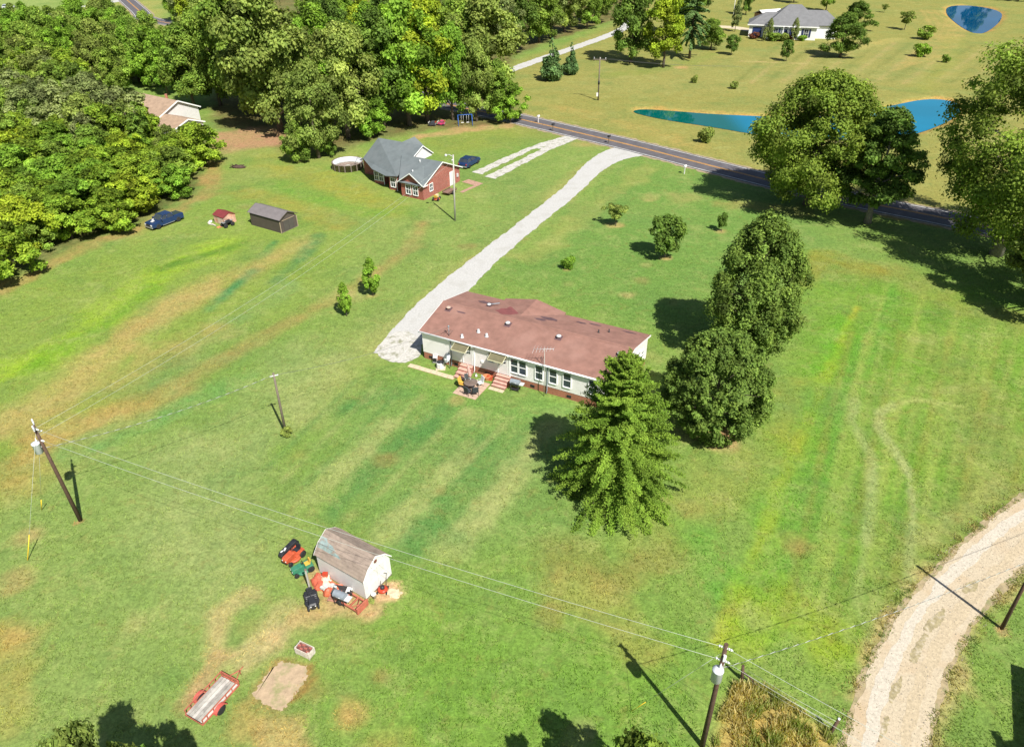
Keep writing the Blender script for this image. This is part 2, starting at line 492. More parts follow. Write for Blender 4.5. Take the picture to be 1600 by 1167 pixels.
# bare and worn ground around the sheds, the trailer and the trees
area([(430, 1030), (486, 1038), (484, 1062), (442, 1116), (386, 1092), (398, 1066)], (184, 150, 92), .85, .35)
stroke([(484, 1042), (486, 1062), (462, 1092)], .22, (160, 108, 56), .8, .25)
stroke([(430, 1036), (480, 1040)], .2, (160, 120, 66), .7, .25)
area([(400, 1118), (480, 1112), (490, 1180), (400, 1200)], (186, 164, 100), .85, .4)
stroke([(335, 1020), (345, 960), (390, 930)], .55, (196, 180, 118), .6, .6)
stroke([(380, 1035), (420, 1000), (440, 960)], .9, (204, 184, 128), .75, .8)
stroke([(300, 1090), (325, 1050), (345, 1025)], .6, (196, 160, 112), .7, .5)
stroke([(380, 1110), (372, 1140)], .6, (184, 164, 92), .6, .5)
spot((470, 970), .8, (198, 172, 112), .7, .5)
spot((500, 950), .6, (190, 164, 106), .6, .5)
stroke([(490, 900), (540, 935), (575, 950)], .6, (196, 166, 116), .7, .4)
spot((612, 924), .45, (214, 178, 132), .95, .25)
spot((600, 926), .35, (214, 178, 132), .9, .25)
spot((540, 1000), .9, (140, 150, 76), .5)
spot((520, 1090), 1.1, (104, 150, 56), .5)
spot((550, 1110), .8, (190, 158, 92), .6)
spot((600, 1170), 1.0, (176, 160, 84), .5)
spot((30, 990), 1.2, (196, 156, 90), .5)
stroke([(0, 1000), (20, 1040), (10, 1120)], 1.0, (176, 160, 80), .5)
spot((25, 910), .9, (186, 156, 100), .5)
spot((45, 835), .8, (178, 158, 100), .6)
spot((125, 815), .35, (190, 140, 96), .8, .25)
spot((1565, 985), .4, (206, 170, 118), .85, .3)
spot((960, 353), .8, (200, 168, 104), .8, .5)
spot((1038, 402), .6, (206, 172, 112), .8, .4)
spot((1126, 362), .7, (196, 168, 108), .6, .5)
spot((886, 421), .5, (190, 166, 100), .6, .4)
spot((983, 462), .7, (178, 160, 100), .7)
spot((581, 462), .4, (186, 160, 96), .6)
spot((1017, 310), 1.0, (186, 170, 104), .5)
spot((1070, 310), 2.0, (168, 162, 92), .5)
stroke([(1125, 318), (1250, 330)], 1.4, (170, 150, 84), .4)
stroke([(1390, 335), (1440, 345), (1500, 358)], .9, (206, 140, 96), .6, .6)
# far lawns
for k in range(16):
    x = 1150 + k * 24
    stroke([(x, 130), (x + 80, 60 + k)], .45, (176, 164, 98) if k % 2 else (128, 136, 66), .65, .45)
for k in range(7):
    stroke([(1400 + k * 13, 110 - k * 4), (1440 + k * 13, 74 - k * 6), (1455 + k * 12, 40 - k * 4), (1440 + k * 8, 16)], .5, (184, 166, 92), .65, .5)
stroke([(830, 160), (900, 175), (980, 195), (1090, 230)], 1.5, (176, 160, 84), .5)
stroke([(940, 118), (1010, 112), (1080, 98), (1110, 86)], 1.8, (128, 148, 62), .6)
spot((1062, 106), 1.6, (206, 164, 108), .7)
stroke([(1160, 96), (1260, 100)], .5, (196, 176, 112), .6)
stroke([(1320, 80), (1400, 62)], 1.4, (186, 176, 96), .6)
stroke([(1440, 140), (1480, 100), (1490, 60)], 2, (150, 160, 70), .4)
# top left clearing
area([(-300, 45), (90, 34), (100, -30), (-300, -40)], (150, 176, 92), .9, 4)
area([(190, 25), (205, -20), (250, -20), (255, 60), (245, 70)], (176, 172, 90), .8, 3)

area([(1112, 1180), (1120, 1120), (1146, 1066), (1200, 1072), (1290, 1136), (1318, 1170), (1326, 1330), (1095, 1330)], (190, 165, 90), .85, .5)
POND1 = [(985, 172), (1003, 168), (1050, 171), (1110, 176), (1180, 179), (1240, 182), (1330, 176), (1390, 164), (1440, 153), (1475, 153), (1500, 160), (1502, 176),
         (1478, 190), (1440, 205), (1400, 213), (1330, 216), (1260, 214), (1180, 208), (1120, 197), (1050, 187), (1010, 179)]
POND2 = [(1480, 8), (1520, 7), (1566, 16), (1566, 30), (1548, 46), (1530, 53), (1510, 46), (1490, 32), (1478, 20)]


def smooth_poly(pts, it=2):
    for _ in range(it):
        q = []
        for i in range(len(pts)):
            a, b = Vector(pts[i]), Vector(pts[(i + 1) % len(pts)])
            q += [a * .75 + b * .25, a * .25 + b * .75]
        pts = q
    return pts


POND1W, POND2W = smooth_poly(W2(POND1)), smooth_poly(W2(POND2))


def poly_sd(X, Y, poly):
    """signed distance to a polygon, negative inside"""
    P = np.array([tuple(p) for p in poly]); n = len(P)
    d = np.full(X.shape, 1e9); ins = np.zeros(X.shape, bool)
    for i in range(n):
        ax, ay = P[i]; bx, by = P[(i + 1) % n]
        ex, ey = bx - ax, by - ay
        t = np.clip(((X - ax) * ex + (Y - ay) * ey) / (ex * ex + ey * ey + 1e-12), 0, 1)
        d = np.minimum(d, np.hypot(X - ax - t * ex, Y - ay - t * ey))
        if ay != by:
            ins ^= ((ay > Y) != (by > Y)) & (X < (bx - ax) * (Y - ay) / (by - ay) + ax)
    return np.where(ins, -d, d)


def line_d(X, Y, pts):
    d = np.full(X.shape, 1e9)
    for a, b in zip(pts[:-1], pts[1:]):
        ex, ey = b[0] - a[0], b[1] - a[1]
        t = np.clip(((X - a[0]) * ex + (Y - a[1]) * ey) / (ex * ex + ey * ey + 1e-12), 0, 1)
        d = np.minimum(d, np.hypot(X - a[0] - t * ex, Y - a[1] - t * ey))
    return d


def value_noise(X, Y, cell, seed):
    r = np.random.default_rng(seed); T = r.random((256, 256))
    x, y = X / cell, Y / cell
    xi, yi = np.floor(x).astype(int), np.floor(y).astype(int)
    fx, fy = x - xi, y - yi
    fx, fy = fx * fx * (3 - 2 * fx), fy * fy * (3 - 2 * fy)
    t = lambda i, j: T[(xi + i) % 256, (yi + j) % 256]
    return (t(0, 0) * (1 - fx) + t(1, 0) * fx) * (1 - fy) + (t(0, 1) * (1 - fx) + t(1, 1) * fx) * fy


def sstep(x): x = np.clip(x, 0, 1); return x * x * (3 - 2 * x)


def geo(a, first, n, k):
    out = []; s = first
    for _ in range(n): a += s; out.append(a); s *= k
    return out


xs = np.concatenate([-np.array(geo(62, .6, 46, 1.13))[::-1], np.arange(-62, 62.01, .4), np.arange(63, 168, 1.1), np.array(geo(168, 1.5, 36, 1.14))])
ys = np.concatenate([-np.array(geo(-14, 1, 24, 1.27))[::-1], np.arange(14, 118, .4), np.arange(118, 284, 1.0), np.array(geo(284, 1.5, 34, 1.17))])
XX, YY = np.meshgrid(xs, ys)
wob = (value_noise(XX, YY, 2.3, 1) - .5) * 1.6 + (value_noise(XX, YY, .8, 2) - .5) * .8
wob2 = (value_noise(XX, YY, 5.1, 3) - .5) * 1.6
base = np.empty(XX.shape + (3,)); base[:] = alb(124, 158, 68)
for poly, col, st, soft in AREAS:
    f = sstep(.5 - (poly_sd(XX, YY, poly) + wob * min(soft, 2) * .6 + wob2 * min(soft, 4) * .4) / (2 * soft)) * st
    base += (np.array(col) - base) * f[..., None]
for pts, half, soft, col, st in STROKES:
    P = np.array([tuple(p) for p in pts]); mrg = half + soft + 3
    jj = np.where((xs > P[:, 0].min() - mrg) & (xs < P[:, 0].max() + mrg))[0]; ii = np.where((ys > P[:, 1].min() - mrg) & (ys < P[:, 1].max() + mrg))[0]
    if len(ii) == 0 or len(jj) == 0: continue
    sl = (slice(ii[0], ii[-1] + 1), slice(jj[0], jj[-1] + 1))
    d = line_d(XX[sl], YY[sl], [tuple(p) for p in pts]) + wob[sl] * min(half, 1.4) * .8 + wob2[sl] * min(half, 1.5) * .5
    f = sstep((half + soft - d) / (soft * 1.6 + 1e-6)) * st * (.55 + .8 * value_noise(XX[sl], YY[sl], 1.3, int(half * 100) + len(pts)))
    base[sl] += (np.array(col) - base[sl]) * np.clip(f, 0, 1)[..., None]
ZZ = np.zeros(XX.shape)
for pw, dep in ((POND1W, .9), (POND2W, .9)):
    sd = poly_sd(XX, YY, pw)
    ZZ -= dep * sstep((1.6 - sd) / 3.6)
    f = sstep((1.6 - sd + wob * .8) / 1.5) * .9
    base += (np.array(alb(198, 160, 84)) - base) * f[..., None]
far = sstep((np.hypot(XX, YY - 150) - 330) / 150)
base += (np.array(alb(86, 112, 52)) - base) * far[..., None]
base *= np.array([1.05, .955, 1.12])
ny, nx = XX.shape
idx = np.arange(nx * ny).reshape(ny, nx)
quads = np.stack([idx[:-1, :-1], idx[:-1, 1:], idx[1:, 1:], idx[1:, :-1]], -1).reshape(-1, 4)


def np_mesh(name, verts, quads, col=None, colname='tint', smooth=False):
    me = bpy.data.meshes.new(name)
    nv, nf = len(verts), len(quads); k = quads.shape[1]
    me.vertices.add(nv); me.vertices.foreach_set('co', np.ascontiguousarray(verts, dtype=np.float32).ravel())
    me.loops.add(nf * k); me.loops.foreach_set('vertex_index', np.ascontiguousarray(quads, dtype=np.int32).ravel())
    me.polygons.add(nf); me.polygons.foreach_set('loop_start', np.arange(0, nf * k, k, dtype=np.int32))
    if smooth: me.polygons.foreach_set('use_smooth', np.ones(nf, bool))
    me.update(calc_edges=True)
    if col is not None:
        a = me.color_attributes.new(colname, 'FLOAT_COLOR', 'POINT')
        c = np.ones((nv, 4), np.float32); c[:, :col.shape[1]] = col
        a.data.foreach_set('color', c.ravel())
    return me


gm = np_mesh('ground', np.stack([XX, YY, ZZ], -1).reshape(-1, 3), quads, base.reshape(-1, 3), 'turf', True)
m, t, b = new_mat('mown_grass'); L = t.links.new
at = node(t, 'ShaderNodeAttribute', attribute_name='turf')
tc = node(t, 'ShaderNodeTexCoord')


def noise_of(scale, detail=5.0, rough=.6, mapping=None):
    n = node(t, 'ShaderNodeTexNoise', Scale=scale, Detail=detail, Roughness=rough)
    L(mapping or tc.outputs['Object'], n.inputs['Vector'])
    return n.outputs['Fac']


def ramp(sock, a, bb, lo, hi):
    r = node(t, 'ShaderNodeMapRange')
    r.inputs['From Min'].default_value = a; r.inputs['From Max'].default_value = bb
    r.inputs['To Min'].default_value = lo; r.inputs['To Max'].default_value = hi
    L(sock, r.inputs['Value']); return r.outputs[0]


def mixto(col_in, fac, col):
    x = node(t, 'ShaderNodeMix', data_type='RGBA'); L(fac, x.inputs[0]); L(col_in, x.inputs[6]); x.inputs[7].default_value = (*col, 1)
    return x.outputs[2]


c = at.outputs['Color']
wp = node(t, 'ShaderNodeTexNoise', Scale=.25, Detail=3.0); L(tc.outputs['Object'], wp.inputs['Vector'])
wv = node(t, 'ShaderNodeVectorMath', operation='MULTIPLY_ADD'); L(wp.outputs['Color'], wv.inputs[0]); wv.inputs[1].default_value = (4, 4, 0); L(tc.outputs['Object'], wv.inputs[2])
WV = wv.outputs[0]
c = mixto(c, ramp(noise_of(.09, 6), .47, .74, 0, .3), alb(160, 166, 92))
c = mixto(c, ramp(noise_of(.14, 8, .72, WV), .5, .72, 0, .5), alb(88, 126, 64))
c = mixto(c, ramp(noise_of(.30, 9, .78, WV), .5, .7, 0, .5), alb(178, 180, 112))
c = mixto(c, ramp(noise_of(.75, 8, .75, WV), .54, .74, 0, .5), alb(148, 122, 70))
c = mixto(c, ramp(noise_of(1.0, 9, .8, WV), .5, .68, 0, .55), alb(98, 124, 62))
c = mixto(c, ramp(noise_of(.06, 4), .5, .68, 0, .35), alb(106, 138, 74))
v1 = ramp(noise_of(1.9, 9, .85), .32, .68, .62, 1.36)
v2 = ramp(noise_of(5.5, 6, .85), .3, .7, .6, 1.4)
mu = node(t, 'ShaderNodeMath', operation='MULTIPLY'); L(v1, mu.inputs[0]); L(v2, mu.inputs[1])
sc_ = node(t, 'ShaderNodeVectorMath', operation='SCALE'); L(c, sc_.inputs[0]); L(mu.outputs[0], sc_.inputs['Scale'])
L(sc_.outputs[0], b.inputs['Base Color'])
b.inputs['Roughness'].default_value = .95; b.inputs['Specular IOR Level'].default_value = .1
bp = node(t, 'ShaderNodeBump', Strength=.5, Distance=.12); L(noise_of(5, 6, .75), bp.inputs['Height']); L(bp.outputs[0], b.inputs['Normal'])
gm.materials.append(m)
ground = bpy.data.objects.new('ground', gm); COL.objects.link(ground); struct(ground)

# ------------------------------------------------------------------ ponds


def water_mat(name, c1, c2, sp_=.5):
    m, t, b = new_mat(name); L = t.links.new
    tc = node(t, 'ShaderNodeTexCoord'); n = node(t, 'ShaderNodeTexNoise', Scale=.045, Detail=3.0); L(tc.outputs['Object'], n.inputs['Vector'])
    r = node(t, 'ShaderNodeMapRange'); r.inputs['From Min'].default_value = .42; r.inputs['From Max'].default_value = .6
    L(n.outputs['Fac'], r.inputs['Value'])
    x = node(t, 'ShaderNodeMix', data_type='RGBA'); L(r.outputs[0], x.inputs[0]); x.inputs[6].default_value = (*c1, 1); x.inputs[7].default_value = (*c2, 1)
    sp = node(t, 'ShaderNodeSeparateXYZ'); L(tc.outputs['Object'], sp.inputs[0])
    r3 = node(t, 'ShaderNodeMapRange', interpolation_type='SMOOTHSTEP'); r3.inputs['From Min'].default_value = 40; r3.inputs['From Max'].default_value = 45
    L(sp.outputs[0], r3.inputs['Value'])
    x3 = node(t, 'ShaderNodeMix', data_type='RGBA'); L(r3.outputs[0], x3.inputs[0]); x3.inputs[6].default_value = (.0, .095, .085, 1); L(x.outputs[2], x3.inputs[7])  # green left end: reflection of the trees behind, painted into the water colour
    L(x3.outputs[2], b.inputs['Base Color'])
    b.inputs['Roughness'].default_value = .03; b.inputs['IOR'].default_value = 1.33; b.inputs['Specular IOR Level'].default_value = sp_
    nb = node(t, 'ShaderNodeTexNoise', Scale=1.2, Detail=3.0); L(tc.outputs['Object'], nb.inputs['Vector'])
    bp = node(t, 'ShaderNodeBump', Strength=.04, Distance=.05); L(nb.outputs['Fac'], bp.inputs['Height']); L(bp.outputs[0], b.inputs['Normal'])
    return m


def pond(poly, mat, z):
    mb = MB(); P = [Vector((p[0], p[1], z)) for p in poly]
    mb.add(P, [tuple(range(len(P)))])
    o = mb.build('pond', mat); struct(o); return o


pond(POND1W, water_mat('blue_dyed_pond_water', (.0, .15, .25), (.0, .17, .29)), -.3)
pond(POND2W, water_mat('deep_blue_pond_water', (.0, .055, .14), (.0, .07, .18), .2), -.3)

# ------------------------------------------------------------------ roads and drives


def resample(pts, step):
    pts = [Vector(p) for p in pts]
    # Catmull-Rom
    out = []
    for i in range(len(pts) - 1):
        p0, p1, p2, p3 = pts[max(i - 1, 0)], pts[i], pts[i + 1], pts[min(i + 2, len(pts) - 1)]
        n = max(1, int((p2 - p1).length / step))
        for k in range(n):
            t = k / n
            out.append(.5 * ((2 * p1) + (p2 - p0) * t + (2 * p0 - 5 * p1 + 4 * p2 - p3) * t * t + (3 * p1 - p0 - 3 * p2 + p3) * t ** 3))
    out.append(pts[-1])
    return out


def strip(name, line, half, z, mat, jit=0.0, off=0.0, step=1.0, seed=0):
    """flat ribbon along a world polyline; half may vary along it"""
    rg = random.Random(seed); q1, q2, q3, q4 = (rg.uniform(0, 9) for _ in range(4))
    if jit: step = min(step, .3)
    P = resample(line, step); n = len(P); mb = MB(); vs = []
    for i, p in enumerate(P):
        d = (P[min(i + 1, n - 1)] - P[max(i - 1, 0)]); d = Vector((d.x, d.y)).normalized(); q = Vector((-d.y, d.x))
        h = half if not isinstance(half, (list, tuple)) else np.interp(i / (n - 1), np.linspace(0, 1, len(half)), half)
        c = Vector((p.x, p.y)) + q * off
        u_ = i * step; ragged = lambda f1, f2: jit * (.6 * math.sin(u_ * 1.1 + f1 + 1.5 * math.sin(u_ * .37 + f2)) + .5 * math.sin(u_ * 2.9 + f2 * 3) + rg.uniform(-.55, .55))
        a, b2 = c + q * (h + ragged(q1, q2)), c - q * (h + ragged(q3, q4))
        vs += [(a.x, a.y, z), (c.x, c.y, z), (b2.x, b2.y, z)]
    mb.add(vs, [f for i in range(n - 1) for f in ((3 * i, 3 * i + 3, 3 * i + 4, 3 * i + 1), (3 * i + 1, 3 * i + 4, 3 * i + 5, 3 * i + 2))])
    o = mb.build(name, mat); struct(o); return o


ROAD = [G(*p).xy for p in ((814, 187), (900, 207), (1000.5, 231), (1121, 262), (1285, 302.5), (1442, 334.5), (1600, 366))]
d0 = (ROAD[0] - ROAD[1]).normalized()
gx = G(232, 30).xy; gx2 = G(216, 16).xy
_e = (ROAD[-1] - ROAD[-2]).normalized()
ROAD = [ROAD[-1] + _e * k for k in (160, 130, 100, 70, 40, 18)] + ROAD[::-1] + [ROAD[0] + d0 * 30, ROAD[0] * .45 + gx * .55 + Vector((4, 6)), gx, gx2, gx2 + (gx2 - gx).normalized() * 200]
strip('road', ROAD, 2.95, .03, asphalt, .04, step=2)
strip('road_shoulder', ROAD, 3.5, .018, M('sandy_shoulder', (.3, .24, .15), .95, .3, 1.5), .25, step=1.5)
for o_ in (2.55, -2.55): strip('road_edge_line', ROAD, .09, .036, line_white, .01, o_, 2)
for o_ in (.14, -.14): strip('road_centre_line', ROAD, .075, .036, line_yellow, .008, o_, 2)
DRIVE = [G(*p).xy for p in ((612, 556), (640, 522), (700, 458), (760, 404), (830, 347), (890, 299), (928, 262), (958, 244), (985, 236))]
strip('gravel_driveway', DRIVE, [1.9, 2.1, 1.9, 1.55, 1.45, 1.45, 1.45, 1.55, 2.0, 3.1], .02, gravel, .1, step=.5, seed=3)
mbx = MB(); P = W2([(585, 547), (600, 530), (625, 515), (655, 525), (662, 552), (640, 566), (622, 568), (598, 562)])
for _ in range(2): P = smooth_poly(P, 1)
mbx.add([(p.x + random.uniform(-.12, .12), p.y + random.uniform(-.12, .12), .024) for p in P], [tuple(range(len(P)))])
struct(mbx.build('gravel_parking_pad', gravel_thin))
FARDRIVE = [G(*p).xy for p in ((740, 130), (800, 109), (850, 91), (900, 74), (950, 56), (975, 44), (985, 30))]
strip('far_gravel_driveway', FARDRIVE, 1.6, .02, gravel, .15, step=1.5)
T1 = [G(*p).xy for p in ((745, 271), (790, 250), (838, 229), (890, 214))]
T2 = [G(*p).xy for p in ((765, 278), (810, 256), (855, 233), (892, 216))]
strip('gravel_wheel_track', T1, [.9, .8, .6, .9], .02, gravel_thin, .14, step=.5, seed=5)
strip('gravel_wheel_track', T2, [1.0, .8, .8, 1.2], .022, gravel_thin, .14, step=.5, seed=6)
strip('gravel_wheel_track', [G(*p).xy for p in ((838, 232), (870, 222), (905, 212))], [.5, .9, 1.8], .026, gravel_thin, .2, step=.5, seed=8)
LANE = [G(*p).xy for p in ((1372, 1290), (1385, 1180), (1400, 1100), (1435, 1010), (1490, 930), (1560, 860), (1640, 800), (1800, 720))]
strip('sandy_gravel_lane', LANE, [1.9, 1.8, 1.65, 1.55, 1.6, 1.8, 2.0, 2.0], .02, gravel_tan, .1, step=.35, seed=9)
strip('sandy_lane_verge', LANE, [2.25, 2.1, 1.95, 1.85, 1.95, 2.1, 2.2, 2.3], .011, M('lane_verge_soil', (.33, .26, .15), .95, .3, 2.5, stain=(.17, .19, .07), stain_scale=1.8, stain_amt=.95), .12, step=.35, seed=10)
rut_m = M('pale_wheel_rut', (.47, .42, .34), .95, .2, 6, bump=.3, bscale=16)
strip('wheel_rut', LANE, [.3, .4, .25, .42, .3, .4, .5], .0235, rut_m, .1, .85, step=.3, seed=31)
strip('wheel_rut', LANE, [.35, .3, .4, .3, .38, .3, .4], .0235, M('sandy_wheel_rut', (.43, .35, .235), .95, .25, 5, bump=.3, bscale=16), .1, -.8, step=.3, seed=33)
med_m = M('dry_median_grass', (.30, .25, .14), .95, .35, 5, stain=(.50, .43, .33), stain_scale=3, stain_amt=.9)
for i_, (pp_, hw_) in enumerate(((((1372, 1158), (1381, 1135), (1386, 1118)), [.05, .14, .06]), (((1392, 1098), (1398, 1076), (1408, 1056)), [.08, .18, .08]), (((1425, 1035), (1436, 1008), (1446, 990)), [.08, .22, .12]),
                              (((1448, 986), (1462, 968), (1476, 952)), [.14, .34, .1]), (((1506, 926), (1520, 914), (1528, 905)), [.08, .3, .1]))):
    strip('lane_grass_median', [G(*q).xy for q in pp_], hw_, .026 + .001 * i_, med_m, .09, step=.12, seed=12 + i_)
mbx = MB(); P = [Vector(p) for p in W2([(438, 1034), (460, 1036), (481, 1041), (479, 1060), (463, 1083), (447, 1104), (437, 1111), (414, 1100), (393, 1087), (408, 1066), (424, 1046)])]
P2 = []
for i in range(len(P)):
    for k in range(14): P2.append(P[i].lerp(P[(i + 1) % len(P)], k / 14) + Vector((random.uniform(-.05, .05) + .05 * math.sin(i * 5 + k * .9), random.uniform(-.05, .05) + .05 * math.cos(i * 3 + k * .7))))
mbx.add([(p.x, p.y, .012) for p in P2], [tuple(range(len(P2)))])
struct(mbx.build('bare_dirt', M('packed_pale_dirt', (.40, .295, .19), .95, .22, 2.4, bump=.3, bscale=9, stain=(.24, .24, .10), stain_scale=1.3, stain_amt=.9)))
strip('grey_side_street', [G(*p).xy for p in ((-120, 60), (0, 37), (60, 27), (130, 12), (220, -5))], 2.6, .02, gravel, .1, step=3)

exec_marker = None
# ------------------------------------------------------------------ trees


def leaf_mat(name, col, col2, transl=.28, hue=.03):
    m, t, b = new_mat(name); L = t.links.new
    at = node(t, 'ShaderNodeAttribute', attribute_name='tint')
    sx = node(t, 'ShaderNodeSeparateColor'); L(at.outputs['Color'], sx.inputs[0])
    oi = node(t, 'ShaderNodeObjectInfo')
    ad = node(t, 'ShaderNodeMath', operation='MULTIPLY_ADD'); L(oi.outputs['Random'], ad.inputs[0]); ad.inputs[1].default_value = .5; ad.inputs[2].default_value = -.25
    a2 = node(t, 'ShaderNodeMath', operation='ADD'); a2.use_clamp = True; L(sx.outputs[1], a2.inputs[0]); L(ad.outputs[0], a2.inputs[1])
    x = node(t, 'ShaderNodeMix', data_type='RGBA'); L(a2.outputs[0], x.inputs[0]); x.inputs[6].default_value = (*col, 1); x.inputs[7].default_value = (*col2, 1)
    s = node(t, 'ShaderNodeVectorMath', operation='SCALE'); L(x.outputs[2], s.inputs[0]); L(sx.outputs[0], s.inputs['Scale'])
    L(s.outputs[0], b.inputs['Base Color']); b.inputs['Roughness'].default_value = .65; b.inputs['Specular IOR Level'].default_value = .1
    tr = node(t, 'ShaderNodeBsdfTranslucent')
    s2 = node(t, 'ShaderNodeVectorMath', operation='MULTIPLY'); L(s.outputs[0], s2.inputs[0]); s2.inputs[1].default_value = (1.5, 1.5, .6)
    L(s2.outputs[0], tr.inputs['Color'])
    mx = node(t, 'ShaderNodeMixShader'); mx.inputs[0].default_value = transl
    L(b.outputs[0], mx.inputs[1]); L(tr.outputs[0], mx.inputs[2]); L(mx.outputs[0], t.nodes['Material Output'].inputs['Surface'])
    return m


LEAF = {
    'mid': leaf_mat('mid_green_leaf', (0.148, 0.246, 0.037), (0.236, 0.317, 0.049)),
    'dark': leaf_mat('dark_green_leaf', (0.096, 0.169, 0.030), (0.146, 0.223, 0.037)),
    'olive': leaf_mat('olive_green_leaf', (0.170, 0.238, 0.049), (0.282, 0.333, 0.074)),
    'bright': leaf_mat('bright_green_leaf', (0.151, 0.279, 0.032), (0.232, 0.367, 0.040)),
    'yellow': leaf_mat('yellow_green_leaf', (0.233, 0.330, 0.027), (0.351, 0.410, 0.032)),
    'bush': leaf_mat('thicket_leaf', (0.159, 0.268, 0.027), (0.276, 0.364, 0.035)),
    'pin': leaf_mat('pin_oak_leaf', (0.124, 0.224, 0.026), (0.196, 0.296, 0.037), .24),
    'gloss': leaf_mat('glossy_pear_leaf', (0.114, 0.185, 0.035), (0.189, 0.265, 0.046), .22),
    'oak': leaf_mat('oak_leaf', (0.151, 0.223, 0.033), (0.235, 0.300, 0.042)),  # the oaks' own leaf greens, used over the whole crown
    'blue': leaf_mat('blue_green_needle', (0.088, 0.174, 0.056), (0.148, 0.238, 0.074), .15),
    'grey': leaf_mat('grey_green_leaf', (0.177, 0.230, 0.074), (0.267, 0.301, 0.111)),
}


def norm(a): return a / (np.linalg.norm(a, axis=-1, keepdims=True) + 1e-9)


def leaves(rg, pos, nrm, size, tint, aspect=.62):
    """one small four-cornered leaf (spray) per point"""
    n = len(pos)
    nrm = norm(nrm)
    a = norm(np.cross(nrm, rg.normal(size=(n, 3)))); b = np.cross(nrm, a)
    s = (size * rg.uniform(.6, 1.35, n))[:, None]
    bend = nrm * s * .18
    v = np.stack([pos - a * s, pos - b * s * aspect + bend, pos + a * s, pos + b * s * aspect + bend], 1).reshape(-1, 3)
    q = np.arange(n * 4).reshape(n, 4)
    return v, q, np.repeat(tint, 4, 0)


def profile(kind, t):
    t = np.clip(t, 0, 1)
    if kind == 'round': return np.sqrt(np.clip(1 - ((t - .45) / .56) ** 2, .02, 1))
    if kind == 'oak': return np.clip(np.sqrt(np.clip(1 - ((t - .4) / .61) ** 2, .02, 1)) * (1 - .12 * t), .15, 1)
    if kind == 'oval': return np.clip(np.sin(np.pi * np.clip(t * .86 + .13, 0, 1)) ** .55, .12, 1)
    if kind == 'egg': return np.clip(np.sin(np.pi * np.clip(t, 0.03, .985) ** .72) ** .62, .1, 1)
    if kind == 'column': return np.clip(np.sin(np.pi * np.clip(t * .9 + .08, 0, 1)) ** .7, .1, 1)
    if kind == 'cone': return np.clip(1.02 - t, .06, 1) ** .8 * np.clip(.55 + t * 4, .5, 1)
    if kind == 'vase': return np.clip(.25 + 1.1 * t, 0, 1) * np.sqrt(np.clip(1.02 - t ** 3, .05, 1))
    return 1 - 0 * t


